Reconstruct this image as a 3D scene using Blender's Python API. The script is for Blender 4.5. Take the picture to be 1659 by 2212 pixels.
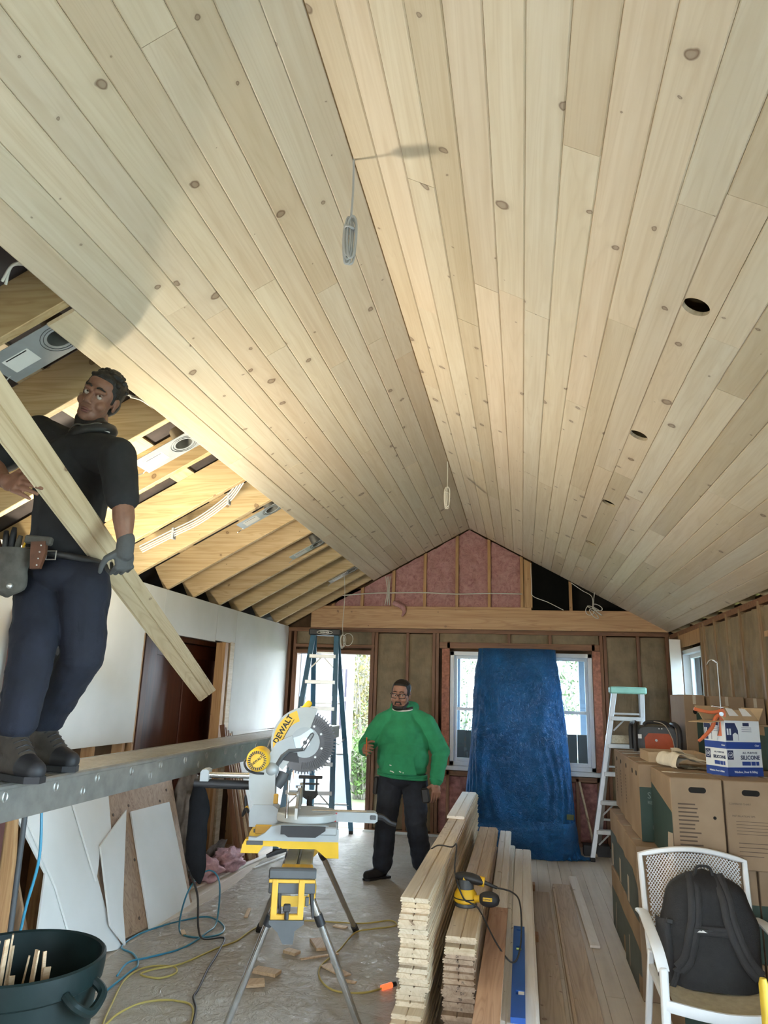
import bpy, bmesh, math, random
from mathutils import Vector, Matrix, Euler, noise
import numpy as np

# ------------------------------------------------------------------ scene reset
for _o in list(bpy.data.objects):
    bpy.data.objects.remove(_o)
SC = bpy.context.scene
COL = SC.collection
random.seed(7)
PI = math.pi

# ------------------------------------------------------------------ camera
cam_d = bpy.data.cameras.new('camera')
cam_d.sensor_fit = 'HORIZONTAL'
cam_d.sensor_width = 36.0
cam_d.lens = 1530.0 / 1659.0 * 36.0
cam_d.clip_start = 0.05
cam_d.clip_end = 200
cam = bpy.data.objects.new('camera', cam_d)
COL.objects.link(cam)
_r = Vector((0.98214, 0.18551, 0.03148))
_u = -Vector((-0.01579, 0.24796, -0.96864))
_f = Vector((-0.18750, 0.95084, 0.24646))
cam.matrix_world = Matrix(((_r.x, _u.x, -_f.x, 0), (_r.y, _u.y, -_f.y, 0), (_r.z, _u.z, -_f.z, 1.65), (0, 0, 0, 1)))
SC.camera = cam

# ------------------------------------------------------------------ sky (bright overcast day)
W = bpy.data.worlds.new('world')
SC.world = W
W.use_nodes = True
_bg = W.node_tree.nodes['Background']
_bg.inputs[0].default_value = (0.80, 0.90, 1.0, 1)
_bg.inputs[1].default_value = 14.0

# added area lights, unseen, filling the room with daylight
def area_light(name, loc, direction, sx, sy, power, color):
    d = bpy.data.lights.new(name, 'AREA')
    d.shape = 'RECTANGLE'
    d.size = sx
    d.size_y = sy
    d.energy = power
    d.color = color
    o = bpy.data.objects.new(name, d)
    COL.objects.link(o)
    o.location = loc
    o.rotation_euler = Vector(direction).to_track_quat('-Z', 'Z').to_euler()
    return o
area_light('added_rear_daylight', (-0.6, -2.90, 1.6), (0, 1, 0.1), 1.8, 1.2, 9, (1.0, 0.97, 0.92))  # fill light at the added rear opening, out of view
area_light('added_patio_daylight', (1.92, 1.6, 1.1), (-1, 0, 0.05), 2.3, 1.9, 46, (0.90, 0.95, 1.0))  # fill light outside the added patio door, out of view

SC.view_settings.view_transform = 'Standard'
SC.view_settings.look = 'None'
SC.view_settings.gamma = 1
SC.view_settings.use_curve_mapping = False
SC.view_settings.exposure = 0.92

# ------------------------------------------------------------------ helpers: objects
def tag(o, label=None, cat=None, group=None, kind=None):
    if label: o['label'] = label
    if cat:
        o['category'] = cat
        if not kind: o['kind'] = 'thing'
    if group: o['group'] = group
    if kind: o['kind'] = kind
    return o

MW = {}          # world matrix of each thing (parts are built in world space and moved into it)
def thing(name, base, label=None, cat=None, group=None, kind=None, rz=0.0):
    o = bpy.data.objects.new(name, None)
    o.empty_display_size = 0.1
    COL.objects.link(o)
    o.location = base
    o.rotation_euler = (0, 0, rz)
    MW[o] = Matrix.Translation(Vector(base)) @ Matrix.Rotation(rz, 4, 'Z')
    return tag(o, label, cat, group, kind)

def V(*a):
    return Vector(a[0]) if len(a) == 1 else Vector(a)

def frame_from(z, hint=(0, 0, 1)):
    z = Vector(z).normalized()
    h = Vector(hint)
    if abs(z.dot(h.normalized())) > 0.98:
        h = Vector((0, 1, 0)) if abs(z.y) < 0.9 else Vector((1, 0, 0))
    x = h.cross(z).normalized()
    y = z.cross(x)
    return x, y, z

class MB:
    """collects shapes; build() links them as one mesh object"""
    def __init__(self):
        self.v = []; self.f = []; self.m = []; self.cur = 0
    def add(self, vs, fs):
        b = len(self.v)
        self.v += [tuple(p) for p in vs]
        self.f += [tuple(i + b for i in f) for f in fs]
        self.m += [self.cur] * len(fs)
        return self
    def mat(self, i):
        self.cur = i
        return self
    def box(self, c, s, rot=None, bev=0.0):
        """box of size s about centre c, chamfered edges when bev > 0; rot: Matrix 3x3 or euler"""
        hx, hy, hz = s[0] / 2, s[1] / 2, s[2] / 2
        if rot is None: Rm = Matrix.Identity(3)
        elif isinstance(rot, Matrix): Rm = rot.to_3x3()
        else: Rm = Euler(rot).to_matrix()
        c = Vector(c)
        if bev <= 0:
            vs = [c + Rm @ Vector((x * hx, y * hy, z * hz)) for z in (-1, 1) for y in (-1, 1) for x in (-1, 1)]
            fs = [(0, 2, 3, 1), (4, 5, 7, 6), (0, 1, 5, 4), (2, 6, 7, 3), (0, 4, 6, 2), (1, 3, 7, 5)]
            return self.add(vs, fs)
        b = min(bev, hx * .9, hy * .9, hz * .9)
        vs = []; idx = {}
        for sx in (-1, 1):
            for sy in (-1, 1):
                for sz in (-1, 1):
                    for a in range(3):
                        p = [sx * (hx - b), sy * (hy - b), sz * (hz - b)]
                        p[a] = (sx * hx, sy * hy, sz * hz)[a]
                        idx[(sx, sy, sz, a)] = len(vs)
                        vs.append(c + Rm @ Vector(p))
        fs = []
        def orient(ids, n):
            p = [Rm.transposed() @ (vs[i] - c) for i in ids]
            nn = (p[1] - p[0]).cross(p[2] - p[0])
            return ids if nn.dot(Vector(n)) > 0 else ids[::-1]
        S = (-1, 1)
        for a in range(3):
            o = [i for i in range(3) if i != a]
            for s_ in S:
                ids = []
                for (p, q) in ((-1, -1), (1, -1), (1, 1), (-1, 1)):
                    k = [0, 0, 0]; k[a] = s_; k[o[0]] = p; k[o[1]] = q
                    ids.append(idx[(k[0], k[1], k[2], a)])
                n = [0, 0, 0]; n[a] = s_
                fs.append(tuple(orient(ids, n)))
            for p in S:
                for q in S:
                    ids = []
                    for t, ax in ((-1, o[0]), (1, o[0]), (1, o[1]), (-1, o[1])):
                        k = [0, 0, 0]; k[a] = t; k[o[0]] = p; k[o[1]] = q
                        ids.append(idx[(k[0], k[1], k[2], ax)])
                    n = [0, 0, 0]; n[o[0]] = p; n[o[1]] = q
                    fs.append(tuple(orient(ids, n)))
        for sx in S:
            for sy in S:
                for sz in S:
                    fs.append(tuple(orient([idx[(sx, sy, sz, a)] for a in range(3)], (sx, sy, sz))))
        return self.add(vs, fs)
    def beam(self, p0, p1, w, h, hint=(0, 0, 1), bev=0.0):
        """rectangular bar from p0 to p1: w sideways, h along hint"""
        p0 = Vector(p0); p1 = Vector(p1)
        x, y, z = frame_from(p1 - p0, hint)
        Rm = Matrix((x, y, z)).transposed()
        return self.box((p0 + p1) / 2, (w, h, (p1 - p0).length), Rm, bev)
    def cone(self, p0, p1, r0, r1, n=14, caps=True):
        p0 = Vector(p0); p1 = Vector(p1)
        x, y, z = frame_from(p1 - p0)
        vs = []
        for p, r in ((p0, r0), (p1, r1)):
            vs += [p + (x * math.cos(2 * PI * i / n) + y * math.sin(2 * PI * i / n)) * r for i in range(n)]
        fs = [(i, (i + 1) % n, n + (i + 1) % n, n + i) for i in range(n)]
        if caps:
            fs += [tuple(range(n - 1, -1, -1)), tuple(range(n, 2 * n))]
        return self.add(vs, fs)
    def cyl(self, p0, p1, r, n=14, caps=True):
        return self.cone(p0, p1, r, r, n, caps)
    def tube(self, pts, r, n=8, closed=False, caps=True):
        pts = [Vector(p) for p in pts]
        N = len(pts)
        rr = r if isinstance(r, (list, tuple)) else [r] * N
        vs = []; prev = None
        for i, p in enumerate(pts):
            t = (pts[(i + 1) % N] - pts[i - 1]) if closed else (pts[min(i + 1, N - 1)] - pts[max(i - 1, 0)])
            if t.length < 1e-9: t = Vector((0, 0, 1))
            t.normalize()
            if prev is None:
                x, y, _ = frame_from(t)
            else:
                x = prev - t * prev.dot(t)
                if x.length < 1e-6: x, y, _ = frame_from(t)
                x.normalize(); y = t.cross(x)
            prev = x
            vs += [p + (x * math.cos(2 * PI * k / n) + y * math.sin(2 * PI * k / n)) * rr[i] for k in range(n)]
        fs = []
        for i in range(N if closed else N - 1):
            a = i * n; b = ((i + 1) % N) * n
            fs += [(a + k, a + (k + 1) % n, b + (k + 1) % n, b + k) for k in range(n)]
        if caps and not closed:
            fs += [tuple(range(n - 1, -1, -1)), tuple(range((N - 1) * n, N * n))]
        return self.add(vs, fs)
    def prism(self, poly, o, ax, ay, depth, holes=()):
        """extrude a 2D outline (with holes) lying in the plane o + a*ax + b*ay by depth along ax x ay"""
        o = Vector(o); ax = Vector(ax); ay = Vector(ay); n = ax.cross(ay).normalized()
        bm = bmesh.new()
        loops = [poly] + list(holes); es = []
        for lp in loops:
            vv = [bm.verts.new(o + ax * p[0] + ay * p[1]) for p in lp]
            es += [bm.edges.new((vv[i], vv[(i + 1) % len(vv)])) for i in range(len(vv))]
        if holes:
            bmesh.ops.triangle_fill(bm, edges=es, use_beauty=True)
        else:
            bm.faces.new(bm.verts[:]) if False else bmesh.ops.contextual_create(bm, geom=es)
        bmesh.ops.recalc_face_normals(bm, faces=bm.faces[:])
        if bm.faces and bm.faces[0].normal.dot(n) > 0:
            for f in bm.faces: f.normal_flip()
        if depth:
            r = bmesh.ops.extrude_face_region(bm, geom=bm.faces[:])
            nv = [g for g in r['geom'] if isinstance(g, bmesh.types.BMVert)]
            bmesh.ops.translate(bm, verts=nv, vec=n * depth)
            bmesh.ops.recalc_face_normals(bm, faces=bm.faces[:])
        self.addbm(bm)
        return self
    def addbm(self, bm):
        bm.verts.index_update()
        self.add([v.co.copy() for v in bm.verts], [tuple(v.index for v in f.verts) for f in bm.faces])
        bm.free()
        return self
    def lathe(self, prof, o, axis=(0, 0, 1), n=28, a0=0.0, a1=2 * PI):
        """revolve [(r, h)] about axis through o"""
        x, y, z = frame_from(axis)
        o = Vector(o); full = abs(a1 - a0 - 2 * PI) < 1e-6
        k = n if full else n + 1
        vs = []
        for r, h in prof:
            for i in range(k):
                a = a0 + (a1 - a0) * i / n
                vs.append(o + z * h + (x * math.cos(a) + y * math.sin(a)) * r)
        fs = []
        for j in range(len(prof) - 1):
            for i in range(n):
                i2 = (i + 1) % k
                fs.append((j * k + i, j * k + i2, (j + 1) * k + i2, (j + 1) * k + i))
        return self.add(vs, fs)
    def grid(self, fn, nu, nv, closed_u=False):
        """surface fn(u, v), u and v in 0..1"""
        ku = nu if closed_u else nu + 1
        vs = [fn(i / nu, j / nv) for j in range(nv + 1) for i in range(ku)]
        fs = []
        for j in range(nv):
            for i in range(nu):
                i2 = (i + 1) % ku
                fs.append((j * ku + i, j * ku + i2, (j + 1) * ku + i2, (j + 1) * ku + i))
        return self.add(vs, fs)
    def sphere(self, c, r, nu=16, nv=10, rot=None):
        rx, ry, rz = (r, r, r) if not isinstance(r, (tuple, list)) else r
        Rm = rot if rot is not None else Matrix.Identity(3)
        c = Vector(c)
        def fn(u, v):
            a = 2 * PI * u; b = PI * (v - .5)
            return c + Rm @ Vector((rx * math.cos(b) * math.cos(a), ry * math.cos(b) * math.sin(a), rz * math.sin(b)))
        return self.grid(fn, nu, nv, True)
    def mesh(self, name, mats, smooth=True, angle=38, inv=None):
        me = bpy.data.meshes.new(name)
        vs = self.v if inv is None else [tuple(inv @ Vector(p)) for p in self.v]
        me.from_pydata(vs, [], self.f)
        if not isinstance(mats, (list, tuple)): mats = [mats]
        for m in mats: me.materials.append(m)
        if len(mats) > 1:
            me.polygons.foreach_set('material_index', self.m)
        if smooth:
            me.polygons.foreach_set('use_smooth', [True] * len(me.polygons))
            me.set_sharp_from_angle(angle=math.radians(angle))
        me.update()
        return me
    def build(self, name, mats, parent=None, smooth=True, angle=38, label=None, cat=None, group=None, kind=None, base=None):
        """parent given: the shapes are in world space and become a part of parent;
        else a top-level object with its origin at base (or the lowest middle of its shapes)"""
        if parent is not None:
            Mp = MW[parent]
            me = self.mesh(name, mats, smooth, angle, Mp.inverted())
            o = bpy.data.objects.new(name, me)
            COL.objects.link(o)
            o.parent = parent
            MW[o] = Mp
        else:
            if base is None:
                a = np.array(self.v)
                base = ((a[:, 0].min() + a[:, 0].max()) / 2, (a[:, 1].min() + a[:, 1].max()) / 2, a[:, 2].min())
            Mp = Matrix.Translation(Vector(base))
            me = self.mesh(name, mats, smooth, angle, Mp.inverted())
            o = bpy.data.objects.new(name, me)
            COL.objects.link(o)
            o.location = base
            MW[o] = Mp
        return tag(o, label, cat, group, kind)

def text_mesh(s, size, ext=0.0006, offset=0.0, align='CENTER', shear=0.0, spacing=1.0):
    """flat lettering as an MB in its own xy plane"""
    cu = bpy.data.curves.new('t', 'FONT')
    cu.body = s; cu.size = size; cu.extrude = ext; cu.offset = offset
    cu.align_x = align; cu.align_y = 'CENTER'; cu.shear = shear; cu.space_character = spacing
    cu.resolution_u = 2
    o = bpy.data.objects.new('t', cu)
    COL.objects.link(o)
    dg = bpy.context.evaluated_depsgraph_get()
    me = bpy.data.meshes.new_from_object(o.evaluated_get(dg))
    vs = [v.co.copy() for v in me.vertices]; fs = [tuple(p.vertices) for p in me.polygons]
    bpy.data.objects.remove(o); bpy.data.curves.remove(cu); bpy.data.meshes.remove(me)
    return vs, fs

def put_text(mb, s, size, o, ax, ay, ext=0.0006, **k):
    """lettering placed at o, reading along ax, upright along ay"""
    vs, fs = text_mesh(s, size, ext, **k)
    o = Vector(o); ax = Vector(ax).normalized(); ay = Vector(ay); ay = (ay - ax * ay.dot(ax)).normalized(); n = ax.cross(ay)
    mb.add([o + ax * v.x + ay * v.y + n * v.z for v in vs], fs)
    return mb

def smooth_path(pts, k=6, closed=False):
    P = [Vector(p) for p in pts]; n = len(P); out = []
    for i in range(n if closed else n - 1):
        p0 = P[(i - 1) % n] if closed else P[max(i - 1, 0)]
        p1 = P[i]; p2 = P[(i + 1) % n]
        p3 = P[(i + 2) % n] if closed else P[min(i + 2, n - 1)]
        for j in range(k):
            t = j / k
            out.append(0.5 * ((2 * p1) + (p2 - p0) * t + (2 * p0 - 5 * p1 + 4 * p2 - p3) * t * t + (3 * p1 - p0 - 3 * p2 + p3) * t ** 3))
    if not closed: out.append(P[-1])
    return out

def circle(cx, cy, r, n=20, ry=None, rev=False):
    ry = r if ry is None else ry
    p = [(cx + r * math.cos(2 * PI * i / n), cy + ry * math.sin(2 * PI * i / n)) for i in range(n)]
    return p[::-1] if rev else p

def nz(p, s=1.0, o=0.0):
    return noise.noise(Vector((p[0] * s + o, p[1] * s + o * 1.7, p[2] * s - o)))

# ------------------------------------------------------------------ helpers: materials
def new_mat(name):
    m = bpy.data.materials.new(name)
    m.use_nodes = True
    nt = m.node_tree
    return m, nt, nt.nodes['Principled BSDF']

def lk(nt, a, b):
    nt.links.new(a, b)

def ramp(nt, fac, stops):
    r = nt.nodes.new('ShaderNodeValToRGB')
    e = r.color_ramp.elements
    while len(e) < len(stops): e.new(0.5)
    for i, (p, c) in enumerate(stops):
        e[i].position = p
        e[i].color = (c[0], c[1], c[2], 1) if len(c) == 3 else c
    lk(nt, fac, r.inputs[0])
    return r.outputs[0]

def mixc(nt, fac, a, b, mode='MIX'):
    n = nt.nodes.new('ShaderNodeMix')
    n.data_type = 'RGBA'; n.blend_type = mode
    for s, val in ((n.inputs[0], fac), (n.inputs[6], a), (n.inputs[7], b)):
        if hasattr(val, 'links'): lk(nt, val, s)
        elif isinstance(val, (int, float)): s.default_value = val
        else: s.default_value = (val[0], val[1], val[2], 1)
    return n.outputs[2]

def math_n(nt, op, a, b=None, clamp=False):
    n = nt.nodes.new('ShaderNodeMath'); n.operation = op; n.use_clamp = clamp
    for s, val in ((n.inputs[0], a), (n.inputs[1], b)):
        if val is None: continue
        if hasattr(val, 'links'): lk(nt, val, s)
        else: s.default_value = val
    return n.outputs[0]

def coords(nt, scale=(1, 1, 1), rnd=False):
    tc = nt.nodes.new('ShaderNodeTexCoord')
    out = tc.outputs['Object']
    if rnd:
        oi = nt.nodes.new('ShaderNodeObjectInfo')
        vm = nt.nodes.new('ShaderNodeVectorMath'); vm.operation = 'SCALE'
        vm.inputs[0].default_value = (13.7, 41.3, 7.9)
        lk(nt, oi.outputs['Random'], vm.inputs['Scale'])
        va = nt.nodes.new('ShaderNodeVectorMath'); va.operation = 'ADD'
        lk(nt, out, va.inputs[0]); lk(nt, vm.outputs[0], va.inputs[1])
        out = va.outputs[0]
    mp = nt.nodes.new('ShaderNodeMapping')
    mp.inputs['Scale'].default_value = scale
    lk(nt, out, mp.inputs['Vector'])
    return mp.outputs[0]

def noise_t(nt, vec, scale, detail=3, rough=.55, dist=0.0):
    n = nt.nodes.new('ShaderNodeTexNoise')
    n.inputs['Scale'].default_value = scale
    n.inputs['Detail'].default_value = detail
    n.inputs['Roughness'].default_value = rough
    n.inputs['Distortion'].default_value = dist
    lk(nt, vec, n.inputs['Vector'])
    return n.outputs[0]

def bump(nt, bs, h, strength=.2, dist=.01):
    b = nt.nodes.new('ShaderNodeBump')
    b.inputs['Strength'].default_value = strength
    b.inputs['Distance'].default_value = dist
    lk(nt, h, b.inputs['Height'])
    lk(nt, b.outputs[0], bs.inputs['Normal'])

def plain(name, col, rough=.6, metal=0.0, var=.12, scale=9.0, bmp=0.0, bscale=60, spec=None, alpha=None, coat=0.0, emit=None):
    """a surface of one colour with slight wear"""
    m, nt, bs = new_mat(name)
    v = coords(nt)
    f = noise_t(nt, v, scale, 4)
    lo = [c * (1 - var) for c in col]; hi = [min(1, c * (1 + var)) for c in col]
    lk(nt, ramp(nt, f, [(.3, lo), (.7, hi)]), bs.inputs['Base Color'])
    bs.inputs['Roughness'].default_value = rough
    bs.inputs['Metallic'].default_value = metal
    if spec is not None: bs.inputs['Specular IOR Level'].default_value = spec
    if coat: bs.inputs['Coat Weight'].default_value = coat
    if bmp: bump(nt, bs, noise_t(nt, v, bscale, 3), bmp, .004)
    if emit:
        bs.inputs['Emission Color'].default_value = (emit[0], emit[1], emit[2], 1)
        bs.inputs['Emission Strength'].default_value = emit[3]
    return m

def wood(name, light, dark, knot=(.17, .09, .05), axis='Y', grain=1.0, knots=.5, tint=.18, rough=.55, rnd=True, kscale=1.0, grey=None):
    """sawn softwood: long grain along axis, cathedral rings, knots, each board its own tone"""
    m, nt, bs = new_mat(name)
    al = {'X': (1, 0, 0), 'Y': (0, 1, 0), 'Z': (0, 0, 1)}[axis]
    def sc(a, c): return tuple(a if t else c for t in al)
    v = coords(nt, sc(.9, 26), rnd)
    g1 = noise_t(nt, v, 1.0, 5, .6, .6)
    v2 = coords(nt, sc(.55, 9), rnd)
    big = noise_t(nt, v2, 1.0, 2, .5, 1.2)
    rings = math_n(nt, 'FRACT', math_n(nt, 'MULTIPLY', big, 9.0))
    rings = math_n(nt, 'ABSOLUTE', math_n(nt, 'SUBTRACT', rings, .5))
    col = ramp(nt, g1, [(.28, dark), (.62, light)])
    col = mixc(nt, math_n(nt, 'MULTIPLY', ramp(nt, rings, [(.0, (1, 1, 1)), (.28, (0, 0, 0))]), .30 * grain), col, dark, 'MULTIPLY')
    if knots:
        ob = nt.nodes.new('ShaderNodeSeparateXYZ'); lk(nt, coords(nt, (1, 1, 1), rnd), ob.inputs[0])
        ai = 'XYZ'.index(axis); oth = [i for i in range(3) if i != ai]
        cb2 = nt.nodes.new('ShaderNodeCombineXYZ')
        lk(nt, ob.outputs[ai], cb2.inputs[0])
        lk(nt, math_n(nt, 'ADD', ob.outputs[oth[0]], ob.outputs[oth[1]]), cb2.inputs[1])
        dn = nt.nodes.new('ShaderNodeTexVoronoi'); dn.voronoi_dimensions = '2D'
        dn.inputs['Scale'].default_value = 4.2 * kscale
        dn.inputs['Randomness'].default_value = 1.0
        kd = nt.nodes.new('ShaderNodeTexNoise'); kd.inputs['Scale'].default_value = 16; kd.inputs['Detail'].default_value = 2
        lk(nt, cb2.outputs[0], kd.inputs['Vector'])
        ks = nt.nodes.new('ShaderNodeVectorMath'); ks.operation = 'SCALE'; ks.inputs['Scale'].default_value = .035
        lk(nt, kd.outputs['Color'], ks.inputs[0])
        ka = nt.nodes.new('ShaderNodeVectorMath'); ka.operation = 'ADD'
        lk(nt, cb2.outputs[0], ka.inputs[0]); lk(nt, ks.outputs[0], ka.inputs[1])
        lk(nt, ka.outputs[0], dn.inputs['Vector'])
        dist = dn.outputs['Distance']; hue = dn.outputs['Color']
        sp = nt.nodes.new('ShaderNodeSeparateColor'); lk(nt, hue, sp.inputs[0])
        rad = math_n(nt, 'MULTIPLY', math_n(nt, 'POWER', sp.outputs[0], 1.8), .095 * knots * 2)
        d2 = math_n(nt, 'DIVIDE', dist, math_n(nt, 'ADD', rad, .012))
        has = math_n(nt, 'LESS_THAN', sp.outputs[1], .56)
        k_in = math_n(nt, 'MULTIPLY', ramp(nt, d2, [(.0, (.55, .55, .55)), (.45, (.60, .60, .60)), (.70, (1, 1, 1)), (.97, (0, 0, 0))]), has)
        halo = math_n(nt, 'MULTIPLY', ramp(nt, math_n(nt, 'MULTIPLY', d2, .4), [(.3, (1, 1, 1)), (.9, (0, 0, 0))]), has)
        col = mixc(nt, math_n(nt, 'MULTIPLY', halo, .30), col, tuple(c * .75 for c in dark))
        col = mixc(nt, math_n(nt, 'MULTIPLY', k_in, .85), col, knot)
    if rnd and tint:
        oi = nt.nodes.new('ShaderNodeObjectInfo')
        tn = ramp(nt, oi.outputs['Random'], [(0, (1 - tint, 1 - tint * 1.15, 1 - tint * 1.4)), (.2, (1, 1 - tint * .22, 1 - tint * .25)), (.4, (1, 1, 1)), (.6, (1 - tint * .5, 1 - tint * .7, 1 - tint * .75)), (.8, (1 - tint * .35, 1 - tint * .25, 1 - tint * .05)), (1, (1 - tint * .1, 1 - tint * .35, 1 - tint * .7))])
        col = mixc(nt, 1.0, col, tn, 'MULTIPLY')
    if grey:
        gm = noise_t(nt, coords(nt, sc(1.2, 4), rnd), 1.6, 4, .65)
        col = mixc(nt, math_n(nt, 'MULTIPLY', ramp(nt, gm, [(.5, (0, 0, 0)), (.72, (1, 1, 1))]), .55), col, grey)
    lk(nt, col, bs.inputs['Base Color'])
    bs.inputs['Roughness'].default_value = rough
    bump(nt, bs, g1, .12, .003)
    return m

M = {}

# ------------------------------------------------------------------ materials of the house
M['pine'] = wood('ceiling_pine', (.70, .615, .475), (.62, .52, .375), axis='Y', knots=.62, tint=.22, rough=.5, grain=.45, knot=(.13, .065, .035))
M['pine_bright'] = wood('fresh_pine', (.66, .54, .36), (.55, .42, .26), axis='Y', knots=.35, tint=.16)
M['pine_primed'] = wood('primed_pine', (.86, .84, .80), (.75, .71, .65), axis='Y', knots=.25, tint=.08, grain=.5)
M['rafter'] = wood('rafter_fir', (.66, .52, .31), (.54, .39, .20), axis='X', knots=.4, tint=.25)
M['stud_old'] = wood('old_framing', (.26, .125, .06), (.16, .065, .03), axis='Z', knots=.35, tint=.25)
M['plate_old'] = wood('old_plate', (.27, .13, .06), (.17, .07, .03), axis='X', knots=.35, tint=.2)
M['beam'] = wood('new_beam', (.58, .36, .19), (.46, .26, .12), axis='X', knots=.4, tint=.0)
M['stud_new'] = wood('new_stud', (.58, .36, .17), (.44, .24, .10), axis='Z', knots=.35, tint=.15)
M['deck_dark'] = plain('roof_underlay', (.055, .045, .045), .8, var=.3)
M['sheath'] = plain('old_sheathing', (.13, .075, .04), .85, var=.35, scale=4)
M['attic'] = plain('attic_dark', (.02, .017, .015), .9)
M['white_trim'] = plain('white_vinyl', (.78, .80, .80), .4, var=.04)
M['foam'] = plain('spray_foam', (.40, .17, .11), .85, var=.3, scale=30, bmp=.6, bscale=40)

def drywall_mat():
    m, nt, bs = new_mat('drywall_paper')
    v = coords(nt)
    f = noise_t(nt, v, 2.2, 3)
    lk(nt, ramp(nt, f, [(.3, (.70, .70, .67)), (.7, (.78, .78, .76))]), bs.inputs['Base Color'])
    bs.inputs['Roughness'].default_value = .75
    bump(nt, bs, noise_t(nt, v, 180, 2), .05, .002)
    return m
M['drywall'] = drywall_mat()

def kraft_mat():
    m, nt, bs = new_mat('kraft_facing')
    v = coords(nt)
    f = noise_t(nt, v, 5, 5, .6)
    col = ramp(nt, f, [(.3, (.17, .125, .07)), (.7, (.29, .215, .125))])
    # rows of faint print and reddish logo squares
    br = nt.nodes.new('ShaderNodeTexBrick')
    br.offset = .5
    br.inputs['Scale'].default_value = 1.0
    br.inputs['Color1'].default_value = (1, 1, 1, 1); br.inputs['Color2'].default_value = (0, 0, 0, 1); br.inputs['Mortar'].default_value = (0, 0, 0, 1)
    br.inputs['Mortar Size'].default_value = .42; br.inputs['Brick Width'].default_value = .31; br.inputs['Row Height'].default_value = .27
    br.inputs['Bias'].default_value = -.2
    sw = nt.nodes.new('ShaderNodeSeparateXYZ'); lk(nt, v, sw.inputs[0])
    cb = nt.nodes.new('ShaderNodeCombineXYZ')
    lk(nt, math_n(nt, 'ADD', sw.outputs[0], sw.outputs[1]), cb.inputs[0]); lk(nt, sw.outputs[2], cb.inputs[1])
    lk(nt, cb.outputs[0], br.inputs['Vector'])
    col = mixc(nt, math_n(nt, 'MULTIPLY', br.outputs[0], .5), col, (.26, .10, .07))
    lk(nt, col, bs.inputs['Base Color'])
    bs.inputs['Roughness'].default_value = .7
    bump(nt, bs, noise_t(nt, coords(nt, (6, 6, 1.6)), 3, 4, .6), .5, .02)
    return m
M['kraft'] = kraft_mat()

def pink_mat():
    m, nt, bs = new_mat('pink_fiberglass')
    v = coords(nt)
    f = noise_t(nt, v, 14, 6, .7, 1.5)
    lk(nt, ramp(nt, f, [(.25, (.52, .21, .21)), (.5, (.78, .42, .41)), (.75, (.88, .58, .55))]), bs.inputs['Base Color'])
    bs.inputs['Roughness'].default_value = .95
    bump(nt, bs, noise_t(nt, v, 45, 6, .75, 2.0), .9, .03)
    return m
M['pink'] = pink_mat()

def floor_mat():
    m, nt, bs = new_mat('dusty_floor_boards')
    v = coords(nt, (20, .8, 1), True)
    g = noise_t(nt, v, 1.0, 4, .6)
    col = ramp(nt, g, [(.3, (.52, .45, .375)), (.7, (.66, .585, .50))])
    dust = noise_t(nt, coords(nt, rnd=False), 2.4, 5, .65)
    col = mixc(nt, math_n(nt, 'MULTIPLY', ramp(nt, dust, [(.38, (0, 0, 0)), (.68, (1, 1, 1))]), .6), col, (.68, .62, .52))
    lk(nt, col, bs.inputs['Base Color'])
    bs.inputs['Roughness'].default_value = .55
    bump(nt, bs, dust, .05, .004)
    return m
M['floor'] = floor_mat()

def glass_mat():
    m, nt, bs = new_mat('window_glass')
    nt.nodes.remove(bs)
    out = [n for n in nt.nodes if n.type == 'OUTPUT_MATERIAL'][0]
    t = nt.nodes.new('ShaderNodeBsdfTransparent'); t.inputs[0].default_value = (.86, .95, 1, 1)
    g = nt.nodes.new('ShaderNodeBsdfGlossy'); g.inputs['Roughness'].default_value = .02
    fr = nt.nodes.new('ShaderNodeFresnel'); fr.inputs[0].default_value = 1.45
    mx = nt.nodes.new('ShaderNodeMixShader')
    lk(nt, fr.outputs[0], mx.inputs[0]); lk(nt, t.outputs[0], mx.inputs[1]); lk(nt, g.outputs[0], mx.inputs[2])
    lk(nt, mx.outputs[0], out.inputs[0])
    return m
M['glass'] = glass_mat()

# ------------------------------------------------------------------ the shell
XL, XR, YB, YF = -3.03, 1.74, 9.10, -3.0
XM, ZR, ZP = -0.645, 3.76, 2.45
SA = math.atan2(ZR - ZP, XR - XM)
CA, SN = math.cos(SA), math.sin(SA)
dR, nR = Vector((CA, 0, -SN)), Vector((SN, 0, CA))
dL, nL = Vector((-CA, 0, -SN)), Vector((-SN, 0, CA))
RIDGE = Vector((XM, 0, ZR))

# floor: strip boards along the room
floor = thing('floor', (0, 0, 0), kind='structure')
MB().box((-.65, 3.1, -.05), (5.2, 12.7, .06)).build('subfloor', M['sheath'], floor)
pw = .1085
for i in range(44):
    x0 = XL + i * pw
    cut = random.uniform(1.5, 7.5)
    for (a, b) in ((YF, cut), (cut, 9.24)):
        MB().box((x0 + pw / 2, (a + b) / 2, -.01), (pw - .0016, b - a - .0016, .02), None, .0012).build('floor_board', M['floor'], floor, smooth=False)

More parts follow.
